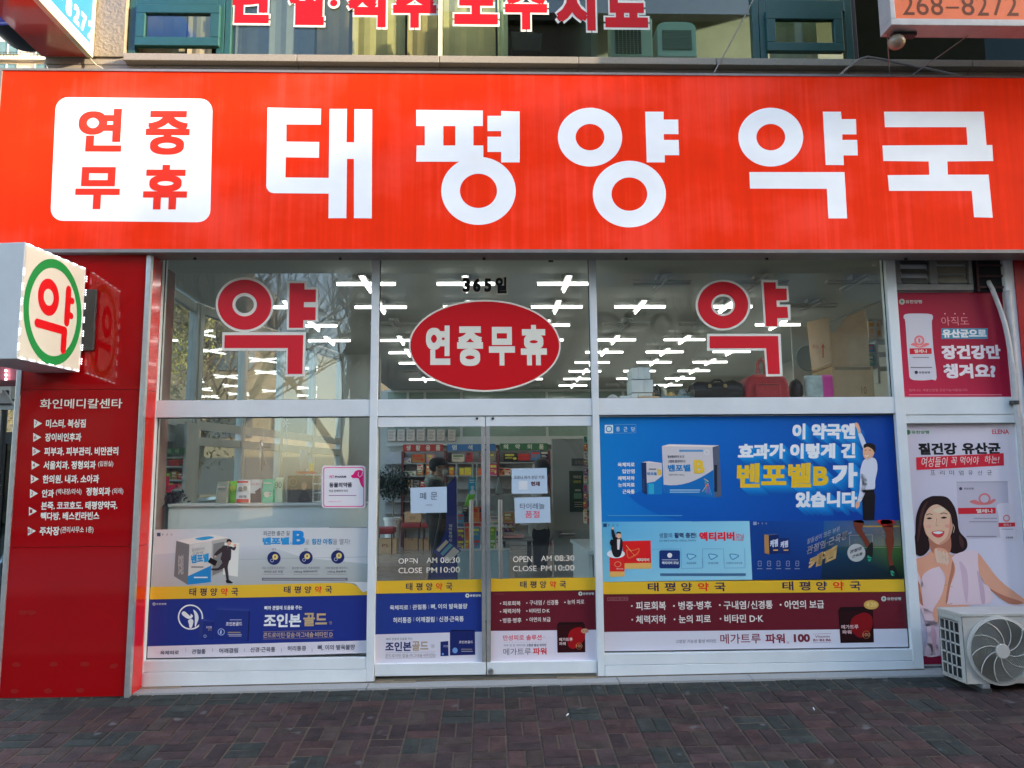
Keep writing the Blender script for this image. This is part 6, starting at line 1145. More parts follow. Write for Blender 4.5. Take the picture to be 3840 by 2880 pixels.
q.lv = 3; q.poly([(583, 402), (872, 400), (885, 715), (600, 728)], (164, 170, 196)); q.poly([(583, 402), (872, 400), (872, 404), (583, 406)], (140, 146, 170)); q.lv = 4; q.poly([(592, 550), (804, 548), (806, 582), (594, 585)], (176, 34, 50)); q.ring(742, 498, 34, 32, 24, 22, (186, 110, 118), 24); q.blob([(658, 515), (690, 505), (742, 528), (790, 500), (805, 508), (770, 530), (700, 532)], (186, 110, 118)); q.text('유한양행', 625, 435, 680, 447, (70, 74, 96), bold=.02); q.ell(607, 441, 9, 9, (60, 64, 90), 14); q.lv = 5; q.text('엘레나', 695, 556, 790, 578, (222, 208, 214), bold=.02); q.rect(680, 606, 812, 612, (130, 134, 156)); q.rect(655, 625, 815, 631, (130, 134, 156)); q.rect(640, 708, 810, 715, (120, 124, 150))
q.blob([(815, 530), (905, 525), (912, 560), (925, 720), (880, 735), (835, 728), (822, 600)], (184, 190, 214)); q.lv = 6; q.poly([(820, 634), (914, 632), (915, 655), (822, 658)], (176, 34, 50)); q.ring(866, 608, 20, 20, 13, 13, (186, 110, 118), 16); q.text('엘레나', 848, 638, 892, 652, (222, 208, 214)); q.rect(838, 668, 905, 672, (130, 134, 156)); q.text('유한양행', 862, 712, 902, 724, (60, 64, 90), bold=.02)
WS_ = (190, 148, 132); WD = (156, 108, 94); HR = (30, 18, 24); TOP = (196, 182, 204)
q.lv = 6; q.blob([(470, 482), (530, 490), (570, 540), (588, 600), (600, 680), (640, 730), (640, 780), (590, 808), (540, 790), (520, 700), (430, 700), (430, 780), (385, 822), (340, 800), (330, 755), (350, 700), (355, 600), (385, 520), (430, 488)], HR)
q.lv = 7; q.blob([(345, 860), (400, 825), (450, 790), (520, 800), (570, 815), (640, 800), (700, 800), (750, 860), (830, 960), (960, 1060), (985, 1085), (880, 1090), (760, 1000), (710, 930), (700, 1080), (480, 1150), (480, 1230), (440, 1180), (400, 1120), (355, 1060)], WS_, 4)
q.lv = 8; q.blob([(575, 815), (640, 793), (700, 795), (705, 860), (720, 960), (770, 1000), (768, 1090), (500, 1105), (480, 1200), (470, 1300), (490, 1380), (405, 1384), (420, 1280), (400, 1150), (385, 960), (430, 900), (520, 870)], TOP, 4); q.poly([(345, 870), (395, 980), (385, 1000), (350, 930)], TOP); q.poly([(360, 1080), (470, 1160), (492, 1230), (492, 1378), (412, 1382), (425, 1270), (395, 1150)], TOP)
q.lv = 9; q.blob([(432, 700), (500, 720), (545, 700), (550, 790), (500, 830), (440, 790)], WD); q.blob([(462, 640), (455, 585), (420, 560)], WS_) if 0 else None
q.lv = 10; q.blob([(395, 610), (402, 565), (430, 535), (490, 520), (535, 545), (560, 600), (562, 660), (545, 715), (510, 750), (475, 755), (435, 725), (405, 680)], (204, 166, 150))
q.lv = 10.3; q.blob([(548, 600), (562, 612), (560, 665), (545, 712), (512, 748), (485, 752), (520, 725), (540, 680)], (178, 134, 120)); q.blob([(395, 620), (404, 660), (416, 700), (430, 722), (410, 695), (398, 655)], (186, 144, 130)); q.ell(425, 655, 15, 11, (212, 150, 144), 16); q.ell(532, 652, 15, 11, (206, 142, 136), 16); q.blob([(450, 560), (500, 545), (520, 560), (480, 578)], (216, 184, 170)); q.lv = 10.6; q.line([(466, 612), (463, 644)], 5, (216, 186, 172))
q.lv = 11; q.blob([(395, 640), (392, 580), (410, 525), (455, 500), (520, 505), (565, 560), (575, 640), (562, 650), (548, 585), (510, 548), (470, 530), (430, 548), (405, 590)], HR)
q.lv = 11.2; q.blob([(372, 620), (385, 560), (420, 510), (400, 570), (385, 640), (372, 720), (360, 740)], (62, 40, 44)); q.blob([(600, 700), (625, 745), (618, 780), (600, 750)], (62, 40, 44)); q.lv = 11; q.line([(412, 590), (430, 583), (448, 588)], 4, (70, 44, 44)); q.line([(492, 584), (512, 578), (532, 584)], 4, (70, 44, 44)); q.blob([(414, 610), (430, 603), (446, 609), (430, 614)], (30, 20, 24)); q.blob([(494, 606), (512, 599), (530, 605), (512, 611)], (30, 20, 24)); q.line([(470, 610), (466, 645), (478, 652)], 3, WD); q.blob([(442, 688), (462, 680), (490, 678), (515, 684), (505, 708), (480, 718), (455, 708)], (176, 60, 70)); q.lv = 12; q.blob([(450, 688), (480, 682), (508, 687), (480, 698)], (226, 222, 224)); q.line([(562, 640), (572, 660), (566, 690)], 3, (180, 180, 170))
q.lv = 10; q.blob([(455, 790), (475, 775), (520, 785), (555, 830), (575, 880), (572, 930), (545, 1000), (530, 1090), (480, 1200), (448, 1140), (500, 1040), (520, 940), (485, 880), (460, 840)], WS_, 4); q.lv = 11
for k in range(4): q.blob([(462+k*20, 790+k*6), (474+k*20, 784+k*7), (492+k*17, 830+k*6), (484+k*15, 860+k*4), (470+k*17, 850+k*4)], (204, 174, 164)); q.line([(476+k*20, 792+k*6), (494+k*16, 835+k*6)], 2, WD)
q.lv = 7.5; q.blob([(352, 905), (372, 960), (385, 1040), (430, 1130), (470, 1190), (440, 1180), (395, 1115), (360, 1040), (348, 960)], WD); q.blob([(705, 868), (720, 950), (770, 1002), (850, 1045), (960, 1085), (880, 1090), (765, 1005), (712, 935)], WD); q.lv = 8.5; q.blob([(600, 850), (640, 900), (650, 1000), (640, 1090), (620, 1000), (610, 920)], (176, 162, 188)); q.blob([(700, 900), (735, 985), (745, 1080), (725, 1085), (712, 1000)], (170, 155, 182)); q.blob([(440, 1210), (470, 1260), (460, 1370), (445, 1300)], (176, 150, 176)); q.lv = 10.5; q.blob([(560, 850), (572, 900), (548, 990), (532, 1080), (522, 1080), (535, 980), (552, 900)], WD); q.lv = 11; q.line([(512, 990), (528, 984), (545, 992), (562, 996)], 3, (170, 140, 80)); q.lv = 9; q.line([(480, 1200), (520, 1100), (560, 1090)], 3, WD); q.lv = 4; q.poly([(378, 1388), (1010, 1380), (1012, 1420), (382, 1435)], (110, 24, 56)); q.build('print', o)
# vents above the pink poster
vh = empty('vent_housing', (px(3500, 1000, -.03).x, -.03, px(3500, 1085, -.03).z), 'grey louvred ventilation box under the sign at the right', 'vent')
X0, Z0, X1, Z1 = rect(3353, 968, 3645, 1089, -.02); VM = mat('grey_vent', (.23, .22, .20), .6, nscale=15, namp=.15)
m = MB(); m.box(X0, X1, -.03, .03, Z0, Z0+.05); m.box(X0, X0+.05, -.03, .03, Z0+.05, Z1+.15); m.box((X0+X1)/2-.03, (X0+X1)/2+.03, -.03, .03, Z0+.05, Z1+.15); m.box(X1-.03, X1, -.03, .03, Z0+.05, Z1+.15); m.build('housing', VM, vh, bevel=.004)
MB().box(X0+.05, X1-.03, .02, .03, Z0+.05, Z1+.15).build('back', DARKM, vh)
for s in (0, 1):
    a = X0+.06 if s == 0 else (X0+X1)/2+.04; b = (X0+X1)/2-.04 if s == 0 else X1-.04
    for k in range(4):
        z = Z0+.06+k*.075; MB().prism([(a, -.025, z), (b, -.025, z), (b, .012, z+(.05 if s == 0 else .072)), (a, .012, z+(.05 if s == 0 else .072))], (0, .003, .002)).build('louver', mat('louver_%d' % s, (.16, .15, .13) if s == 0 else (.30, .26, .19), .6, nscale=12), vh)
dcv = empty('dark_vent_recess', (px(3720, 1000, 0).x, .02, px(3720, 1080, 0).z), 'dark recess with thin red bars above the white pipes, far right', 'vent')
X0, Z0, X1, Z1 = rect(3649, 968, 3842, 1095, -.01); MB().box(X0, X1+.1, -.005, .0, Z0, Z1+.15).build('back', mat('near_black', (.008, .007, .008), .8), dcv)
for x in (X0+.02, X1-.12): MB().box(x, x+.018, -.025, -.006, Z0, Z1+.12).build('bar', mat('bar_red', (.05, .012, .014), .6), dcv)
for k in range(3): z = Z0+.03+k*.09; MB().box(X0+.04, X1-.122, -.022, -.006, z, z+.016).build('bar', MATS['bar_red'], dcv)
# white pipes
def kp(x, y, Y): return px(KO[0]+x*KS, KO[1]+y*KS, Y)
PIPE = mat('pipe_wrap_white', (.55, .52, .50), .6, nscale=14, namp=.12, bump=.2, bscale=50)
tail = [px(3300+x*1.0131, 960+y*1.0131, -.07) for x, y in ((508, 620), (518, 760), (530, 900), (545, 1080), (560, 1250))]
MB().tube([kp(*v, Y) for v, Y in (((1105, 255), .0), ((1140, 320), -.05), ((1165, 385), -.06), ((1205, 490), -.06), ((1240, 600), -.07), ((1262, 700), -.07), ((1288, 850), -.07), ((1308, 1000), -.07), ((1325, 1200), -.07), ((1338, 1350), -.07))]+[p+Vector((.01, 0, 0)) for p in tail], .018, 10).build('pipe', PIPE, None, True, label='white wrapped pipe curving out of the dark recess at the right', cat='pipe')
MB().tube([kp(*v, -.035) for v in ((1258, 330), (1275, 480), (1290, 640), (1308, 850), (1328, 1080), (1345, 1300))]+[p+Vector((.05, .03, 0)) for p in tail], [.03, .03, .028, .026, .024, .022]+[.022]*5, 10).build('pipe', PIPE, None, True, label='thicker straight white pipe down the right end of the shopfront', cat='pipe')
MB().lathe(kp(1318, 1245, -.06)+Vector((0, 0, -.015)), [(.03, 0), (.034, 0), (.034, .03), (.03, .03)], 14).build('pipe_clip', DARKM, None, label='small dark clip holding the white pipes at the transom', cat='clip')
# ---------------- air conditioner outdoor unit
AY = -.52
AX0 = px(3616, 2450, AY).x; AZ0 = px(3640, 2563, AY).z; AZ1 = px(3620, 2313, AY).z; AX1 = AX0+.80; ABY = AY+.29
ACM = mat('ac_beige_metal', (.52, .49, .44), .45, nscale=9, namp=.07, bump=.03, bscale=10)
ac = empty('air_conditioner_unit', ((AX0+AX1)/2, (AY+ABY)/2, AZ0), 'beige outdoor air conditioner unit with a round wire fan guard on the pavement', 'air conditioner')
fc = px(3747, 2433, AY); fr_ = (px(3863, 2433, AY).x-fc.x); fc.z = (AZ0+AZ1)/2-.005
N_ = 36; rim = [(fc.x+fr_*math.cos(2*math.pi*k/N_), fc.z+fr_*math.sin(2*math.pi*k/N_)) for k in range(N_)]
m = MB(); st_ = len(m.v)
for k in range(N_):
    a = 2*math.pi*k/N_; c_, s_ = math.cos(a), math.sin(a); t_ = min((AX1-fc.x)/c_ if c_ > 1e-6 else (AX0-fc.x)/c_ if c_ < -1e-6 else 1e9, (AZ1-fc.z)/s_ if s_ > 1e-6 else (AZ0-fc.z)/s_ if s_ < -1e-6 else 1e9)
    m.v += [Vector((rim[k][0], AY, rim[k][1])), Vector((fc.x+t_*c_, AY, fc.z+t_*s_))]
for k in range(N_): j = (k+1) % N_; m.f.append((2*k, 2*j, 2*j+1, 2*k+1)); m.mi.append(0)
for cx, cz_ in ((AX0, AZ0), (AX0, AZ1), (AX1, AZ0), (AX1, AZ1)):
    ks = sorted(range(N_), key=lambda k: (m.v[2*k+1]-Vector((cx, AY, cz_))).length); ks = [k for k in ks if abs(m.v[2*k+1].x-cx) < 1e-4][:1]+[k for k in ks if abs(m.v[2*k+1].z-cz_) < 1e-4][:1]
    if len(ks) == 2: m.v.append(Vector((cx, AY, cz_))); m.f.append((2*ks[0]+1, 2*ks[1]+1, len(m.v)-1)); m.mi.append(0)
m.build('front_panel', ACM, ac)
MB().box(AX0-.006, AX1+.006, AY-.006, ABY, AZ1, AZ1+.022).build('top_cover', ACM, ac, bevel=.003); MB().box(AX0, AX1, AY, ABY, AZ0-.004, AZ0).build('base_pan', ACM, ac)
MB().box(AX0, AX1, ABY-.006, ABY, AZ0, AZ1).build('rear_panel', ACM, ac)
m = MB(); dz_ = (AZ1-AZ0); sy = [(AY+.0, AY+.045), (ABY-.02, ABY)]
for a, b in sy: m.box(AX0, AX0+.004, a, b, AZ0, AZ1)
gy0, gy1 = AY+.045, ABY-.02
for k in range(6): z = AZ0+.015+(dz_-.06)*k/5; m.box(AX0, AX0+.004, gy0, gy1, z-.006, z+.006)
m.box(AX0, AX0+.004, gy0, gy1, AZ1-.045, AZ1); m.box(AX0, AX0+.004, gy0, gy1, AZ0, AZ0+.012)
for k in range(1, 4): y = gy0+(gy1-gy0)*k/4; m.box(AX0, AX0+.004, y-.005, y+.005, AZ0, AZ1-.045)
m.build('side_grille', ACM, ac); MB().box(AX0+.02, AX0+.03, gy0, gy1, AZ0+.01, AZ1-.02).build('coil_fins', mat('coil_dark', (.045, .05, .055), .5, .4, nscale=90, namp=.5, stretch=(1, 1, .05)), ac)
MB().box(AX0-.004, AX0, AY+.08, AY+.2, AZ1-.035, AZ1-.015).build('grip', ACM, ac)
MB().box(AX0+.002, AX1-.002, AY+.10, AY+.105, AZ0+.002, AZ1-.002).build('fan_well', mat('well_dark', (.07, .07, .065), .7), ac)
MB().lathe((fc.x, AY, fc.z), [(fr_, 0), (fr_+.014, -.004), (fr_+.014, -.018), (fr_-.004, -.022), (fr_-.006, -.0)], 48, 'y').lathe((fc.x, AY, fc.z), [(fr_, 0), (fr_*.97, .10)], 40, 'y').build('fan_ring', ACM, ac, True)
GR = mat('guard_wire', (.60, .57, .50), .4, .2)
for k in range(17):
    r_ = .045+(fr_-.05)*k/16; y = AY-.024-.012*(1-(r_/fr_)**2); MB().tube([(fc.x+r_*math.cos(2*math.pi*i/40), y, fc.z+r_*math.sin(2*math.pi*i/40)) for i in range(41)], .0016, 4, False).build('guard_wire', GR, ac)
for k in range(10):
    P_ = []
    for i in range(9): t_ = i/8; a = 2*math.pi*k/10+t_*.75; r_ = .04+(fr_-.045)*t_; P_.append((fc.x+r_*math.cos(a), AY-.027-.012*(1-(r_/fr_)**2), fc.z+r_*math.sin(a)))
    MB().tube(P_, .003, 5).build('guard_rib', GR, ac)
MB().lathe((fc.x, AY-.044, fc.z), [(0, 0), (.046, .001), (.05, .006), (.05, .016)], 26, 'y').build('hub_cap', ACM, ac, True)
for k in range(4):
    a0 = k*math.pi/2+.3; P_ = []
    m = MB(); n0 = len(m.v)
    for i in range(7):
        t_ = i/6; r_ = .05+(fr_*.92-.05)*t_
        for s_ in (-1, 1): a = a0+s_*(.28+.34*t_)+.35*t_; m.v.append(Vector((fc.x+r_*math.cos(a), AY+.055+s_*.02, fc.z+r_*math.sin(a))))
    for i in range(6): m.f.append((2*i, 2*i+1, 2*i+3, 2*i+2)); m.mi.append(0)
    m.build('fan_blade', mat('blade_grey', (.30, .29, .27), .5), ac, True)
MB().lathe((fc.x, AY+.03, fc.z), [(0, 0), (.05, .002), (.055, .05)], 20, 'y').build('fan_hub', MATS['blade_grey'], ac, True)
for x in (AX0+.10, AX1-.12): MB().box(x, x+.05, AY-.02, ABY+.02, AZ0-.03, AZ0-.004).build('foot', mat('foot_grey', (.3, .3, .3), .5, .4), ac); MB().box(x-.01, x+.06, AY-.02, ABY+.02, gz(x, AY)-.03, AZ0-.03).build('rubber_block', RUBBER, ac)
# ================================================================== PROJECTING SIGNS
# pharmacy light box on the column
NB, FB = Vector((-3.062, -.90, 2.277)), Vector((-2.985, -.262, 2.277)); HH = .782; TD = Vector((-.34, .04, 0)); UP = Vector((0, 0, 1))
yb = empty('pharmacy_light_box', tuple((NB+FB)/2+TD/2), 'white projecting light box with a green ring and red medicine syllable, LED edged', 'sign')
BOXM = mat('box_grey_white', (.60, .62, .62), .45, nscale=6, namp=.05)
m = MB(); m.prism([NB, FB, FB+TD, NB+TD], (0, 0, HH)); m.build('casing', BOXM, yb, bevel=.004)
out = (FB-NB).normalized().cross(UP)
if out.x < 0: out = -out
def yf(u, v, l): return NB+(FB-NB)*u+UP*HH*(1-v)+out*(.0015+l)
q = Print(0, fn=yf, step=.0008, conv=srgb); q.rect(.02, .015, .98, .985, (208, 202, 184)); q.build('light_panel', yb, print_mat('light_panel_lit', .4, .03))
q = Print(0, fn=yf, step=.0008, conv=srgb); q.lv = 2; q.ring(.50, .515, .465, .475, .385, .395, (20, 130, 60)); q.build('ring_print', yb, print_mat('print_lit', .4, .04))
q = Print(0, fn=yf, step=.0008, conv=srgb); q.lv = 3; RD = (205, 10, 18); q.ring(.40, .40, .165, .165, .078, .075, RD)
def cap_(x0, y0, x1, y1, r, rr2):
    P = []; dx, dy = x1-x0, y1-y0; L = math.hypot(dx, dy); a0 = math.atan2(dy, dx)
    for s_, cx, cy in ((1, x1, y1), (-1, x0, y0)):
        for k in range(7): a = a0+s_*0+(-math.pi/2+math.pi*k/6)+(0 if s_ == 1 else math.pi); P.append((cx+r*math.cos(a), cy+rr2*math.sin(a)))
    q.poly(P, RD)
cap_(.715, .27, .715, .57, .045, .04); q.lv = 3.5; cap_(.74, .36, .79, .36, .03, .03); cap_(.74, .50, .79, .50, .03, .03); q.lv = 4; cap_(.25, .655, .69, .655, .04, .038); q.lv = 4.5; cap_(.685, .66, .685, .83, .045, .04); q.build('syllable_print', yb, MATS['print_lit'])
LED = mat('led_white', (.9, .9, .9), .5, emit=(.92, .96, 1), es=1.5)
def beads(a, b, n, nm):
    m = MB(); D_ = (b-a)
    for k in range(n):
        for j in (-1, 0, 1): c = a+D_*((k+.5)/n)+D_.normalized()*j*.017; m.blob(c, .0042, 6, 4)
    m.build(nm, LED, yb, kind='stuff')
e = out*.008
beads(NB+e+UP*.03, NB+e+UP*(HH-.15), 6, 'led_strip'); beads(FB+e+UP*.03, FB+e+UP*(HH-.03), 7, 'led_strip'); beads(NB+e+UP*.008, FB+e+UP*.008, 7, 'led_strip'); beads(NB+e+UP*(HH-.008), FB+e+UP*(HH-.008), 7, 'led_strip')
for z in (2.46, 2.88): MB().tube([(-3.12, -.27, z), (-3.12, -.2, z)], .02, 8).build('bracket', DARKM, yb)
MB().box(-3.0, -2.9, -.262, -.235, 2.44, 2.90).build('junction_box', mat('jbox', (.07, .07, .07), .5, .5), yb, bevel=.006)
MB().box(-3.47, -3.465, -.905, -.90, 2.30, 3.0).build('seam', DARKM, yb)
# blue box sign at the upper left
bs = empty('blue_projecting_sign', (-3.37, -1.1, 4.86), 'blue projecting sign box with white phone digits and a painted red reflection underneath, upper left', 'sign')
TR = mat('cream_trim', (.62, .55, .38), .5, nscale=9, namp=.15)
MB().box(-3.56, -3.17, -2.4, -.03, 4.89, 6.3).build('casing', mat('sign_back', (.5, .48, .44), .5), bs)
MB().box(-3.555, -3.20, -2.4, -.035, 4.862, 4.889).build('underside', mat('underside_red_reflection', (.42, .045, .03), .25, nscale=3, namp=.1, coat=.5), bs)  # reflected red is put into the colour of this underside
m = MB(); m.box(-3.20, -3.155, -2.4, -.03, 4.855, 4.889); m.box(-3.169, -3.155, -.07, -.03, 4.89, 6.3); m.box(-3.169, -3.158, -2.4, -.07, 4.89, 4.925); m.build('edge_trim', TR, bs, bevel=.002)
def bf(x, y, l): return Vector((-3.164+l, x, y))
q = Print(0, fn=bf, conv=srgb, step=.001); q.rect(-2.4, 4.926, -.072, 6.3, (48, 120, 235)); q.lv = 2; q.rect(-2.4, 4.926, -.072, 4.95, (225, 232, 240))
def yz(x, y, X=-3.163): d = ray(x*.27732, y*.27732); t_ = (X-CAM.x)/d.x; p = CAM+d*t_; return p.y, p.z
for ch, xa, ya, xb, yb_ in (('2', 1180, 460, 1268, 540), ('7', 1085, 330, 1165, 400), ('2', 985, 235, 1070, 345), ('8', 880, 145, 965, 235), ('-', 790, 10, 850, 60), ('8', 640, -150, 740, -60), ('6', 500, -300, 610, -200), ('2', 330, -500, 470, -400)):
    y0, y1 = yz(xa, ya)[0], yz(xb, yb_)[0]
    q.text(ch, y0+.005, 4.985 if ch != '-' else 5.05, y1-.005, 5.135 if ch != '-' else 5.068, (232, 236, 242), bold=.045)
    g, _, _, _ = glyphs(ch, .045, 3)
    k_ = len(g)
    for v in q.v[-k_:]: zz = (4.985+5.135) if ch != '-' else (5.05+5.068); v.z = zz-v.z
q.build('sign_face', bs, print_mat('blue_face', .35, .03))
# orange box sign at the upper right
OY = -.80; X0 = px(3337, 60, OY).x; Z0 = px(3500, 88, OY).z
os_ = empty('orange_sign', ((X0+6.5)/2, OY+.08, Z0), 'orange sign box with brown phone digits in a grey frame, upper right', 'sign')
MB().box(X0+.035, 6.5, OY+.004, OY+.15, Z0+.03, 6.4).build('casing', mat('orange_case', (.34, .32, .30), .5), os_)
m = MB(); m.box(X0, 6.5, OY-.012, OY+.15, Z0-.02, Z0+.03); m.box(X0, X0+.035, OY-.012, OY+.15, Z0+.03, 6.4); m.build('sign_frame', mat('orange_frame', (.50, .47, .43), .45, .2, nscale=12, namp=.12), os_, bevel=.003)
MB().box(X0+.034, 6.5, OY-.004, OY+.003, Z0+.028, 6.38).build('sign_face', mat('orange_flex', (.70, .13, .03), .5, nscale=4, namp=.15, emit=(1, .2, .05), es=.03), os_)
q = Print(OY-.005, (2400, 0), .651, conv=srgb)
for ch, a, b in (('2', 1510, 1578), ('6', 1592, 1662), ('8', 1675, 1745), ('-', 1762, 1838), ('8', 1852, 1925), ('2', 1940, 2005), ('7', 2028, 2095), ('2', 2108, 2176)):
    if ch == '-': q.rect(a, 38, b, 48, (120, 62, 30))
    else: q.text(ch, a, -28, b, 86+(a-1510)*.008, (120, 62, 30), bold=.004)
q.build('digit', os_)
lp = px(3362, 158, OY+.1)
o = empty('hanging_lamp', tuple(lp), 'round dull glass lamp under the orange sign', 'lamp'); MB().blob(lp, (.062, .062, .055), 18, 12).build('lamp_shade', mat('lamp_glass', (.30, .22, .14), .2, nscale=10), o, True)
MB().box(lp.x-.03, lp.x+.14, lp.y-.03, lp.y+.03, Z0-.045, Z0-.022).tube([lp+Vector((0, 0, .04)), (lp.x, lp.y, Z0-.04)], .03, 10).build('bracket', DARKM, o)
# wires
def wire(pts, r, l, m_=None, name='wire', cat='cable'): MB().tube(pts, r, 6).build(name, m_ or mat('wire_grey', (.25, .22, .19), .6), None, True, label=l, cat=cat)
def up_(x, y, Y=-.1): return px(2400+x*.651, y*.651, Y)
wire([up_(1145, 440, -.15), up_(1185, 400), up_(1235, 365), up_(1270, 340), up_(1310, 328), up_(1400, 342), up_(1500, 365), up_(1700, 405), up_(1860, 442, -.15)], .010, 'grey cable arching over the red sign below the orange sign')
wire([up_(660, -20, -.08), up_(600, 100, -.08), up_(520, 250, -.08), up_(470, 340, -.08), up_(425, 420, -.12)], .005, 'thin pale wire slanting down across the upper window')
wire([up_(1425, 200, OY+.1), up_(1438, 440, -.2)], .004, 'thin dark vertical wire below the round lamp')
wire([up_(1890, 205, OY+.1), up_(1700, 340, -.45), up_(1555, 442, -.2)], .004, 'thin stay wire from the orange sign down to the red sign')
wire([px(.27732*1190, .27732*755, -.03), px(.27732*1250, .27732*830, -.03), px(.27732*1310, .27732*885, -.06), px(.27732*1420, .27732*945, -.15)], .005, 'short cream cable behind the left end of the red sign', TR)
wire([px(.27732*590, .27732*850, -.03), px(.27732*630, .27732*880, -.03), px(.27732*642, .27732*930, -.1)], .004, 'tiny cream cable stub at the building corner above the sign', TR)
# round dark sign in the top left corner
rc = px(8, -52, .8); rs_ = empty('round_sign', tuple(rc), 'round purple sign with a black rim in the top left corner', 'sign')
MB().lathe(rc, [(0, -.0), (.345, -.0), (.355, .012), (.355, .5), (0, .5)], 48, 'y').build('casing', BLACK, rs_, True)
q = Print(.798, (0, 0), 1, conv=srgb); q.ell(8, -55, 150, 150, (62, 44, 128), 60); q.lv = 2; q.ring(8, -55, 143, 143, 139, 139, (150, 150, 190)); q.text('카페', -70, -5, 52, 52, (190, 190, 220), bold=.02); q.build('sign_face', rs_)
# light blue strip at the left end of the sign (rainwater pipe)
MB().tube([(-3.76, -.12, gz(-3.7)+.0), (-3.76, -.12, 2.0), (-3.78, -.12, 4.66)], .045, 12).build('downpipe', mat('pale_blue_pipe', (.42, .55, .70), .5), None, True, label='pale blue rainwater pipe at the left end of the red sign', cat='pipe')
# ================================================================== LEFT SIDE STREET
# second lit box, red frame, behind the column
X0, Z0, X1, Z1 = rect(-60, 1255, 78, 1428, .8)
o = empty('pink_light_box', (X0, .8, Z0), 'pink and white lit sign box edged with LEDs behind the column', 'sign')
MB().box(X0-.3, X1, .8, 1.2, Z0, Z1+.25).build('casing', mat('pink_red', (.55, .12, .14), .4, nscale=5), o, bevel=.01); MB().box(X0-.3, X1-.3, .79, .80, Z0+.05, Z1+.25).build('light_panel', mat('panel_bluewhite', (.5, .58, .66), .4, emit=(.8, .9, 1), es=.1), o)
m = MB()
for k in range(3): m.blob(px(22, 1390+k*16, .78), .011, 6, 4)
m.build('led_strip', LED, o, kind='stuff')
X0, Z0, X1, Z1 = rect(-40, 1462, 66, 1536, 1.2); q3 = [(X0, 1.2, Z0), (X1, 1.2, Z0), ((X0+X1)/2, 1.2, Z1)]
o = MB().prism(q3, (0, .02, 0)).build('triangular_sign', mat('sign_white', (.62, .62, .6), .5), label='back of a white triangular road sign left of the column', cat='sign')
MB().box(X0+.05, X1-.05, 1.18, 1.199, (Z0+Z1)/2-.05, (Z0+Z1)/2-.035).build('bracket', DARKM, o); MB().tube([((X0+X1)/2-.01, 1.24, gz(-4, -.19)-.1), ((X0+X1)/2-.01, 1.24, Z1)], .03, 10).build('pole', DARKM, o)
# dark glazed kiosk and things further
KY = 4.2; X0, Z0, X1, Z1 = rect(-300, 1630, 62, 2160, KY)
o = empty('glazed_kiosk', ((X0+X1)/2, KY, Z0), 'dark framed glass booth across the side street, left of the column', 'kiosk')
MB().box(X0-2, X1+.8, KY, KY+2.0, Z1-.12, Z1+.03).build('roof', BLACK, o); MB().box(X0-2, X1+.8, KY, KY+2, -.2, Z0+.1).build('base_panel', BLACK, o)
for x in (X0-1, X0+.2, X1-.25, X1+.75): MB().box(x, x+.06, KY, KY+.06, Z0+.1, Z1-.12).build('post', DARKM, o)
MB().box(X0-2, X1+.8, KY+.02, KY+.03, Z0+.1, Z1-.12).build('pane', glass('kiosk_glass', (.3, .42, .36), ior=1.9), o); MB().box(X0-2, X1+.8, KY+1.8, KY+1.85, -.1, Z1-.12).build('rear_panel', mat('kiosk_green', (.10, .17, .12), .6, nscale=3, namp=.3), o)
for k in range(14): x = X1-.1-k*.09; MB().box(x, x+.025, KY+1.2, KY+1.22, 1.5, 1.95).build('slat', GP, o)
X0, Z0, X1, Z1 = rect(30, 1860, 47, 1930, KY-.01); MB().box(X0, X1, KY-.015, KY-.002, Z0, Z1).build('small_notice', mat('notice_cream', (.55, .5, .4), .6), o)
MB().box(X0-1.5, X1+.05, KY-.3, KY-.02, 2.55, 2.85).build('roof_board', mat('cream_board', (.45, .38, .3), .7), label='cream board on the booth roof edge left of the column', cat='board')
# side street pavement sheet
MB().box(-14, -4.5, .2, 11, -.16, -.115).build('side_pavement', mat('side_paving', (.20, .19, .18), .85, nscale=12, namp=.2, bump=.3, bscale=20), kind='structure')
def leafy(x, y, h, seed, label):
    random.seed(seed); r = empty('leafy_tree', (x, y, -.3), label, 'tree'); MB().tube([(x, y, -.3), (x+.05, y, h*.4), (x, y+.1, h*.75)], [.14, .1, .05], 8).build('trunk', mat('bark_brown', (.12, .09, .06), .9, nscale=8), r)
    m = MB()
    for k in range(16):
        a, e_, rr_ = random.uniform(0, 6.28), random.gauss(0, .6), random.uniform(.5, 1)*h*.26; c0 = Vector((x+rr_*math.cos(a), y+rr_*math.sin(a), h*.68+h*.25*math.sin(e_)))
        for j in range(420):
            c = c0+Vector([random.gauss(0, h*.06) for _ in range(3)]); d = Vector([random.gauss(0, 1) for _ in range(3)]).normalized()*random.uniform(.025, .06); s_ = d.orthogonal().normalized()*d.length*.35; m.poly([c-d, c+s_, c+d, c-s_])
    m.build('foliage', mat('leaf_yellow_green', (.16, .15, .03), .6, nscale=1.5, namp=.5), r, kind='stuff')
leafy(-6.6, 8.5, 5.5, 41, 'yellow green leafy tree in the side street, seen through the left glass wall'); leafy(-10.5, 12, 6.5, 42, 'larger yellow green tree further along the side street')
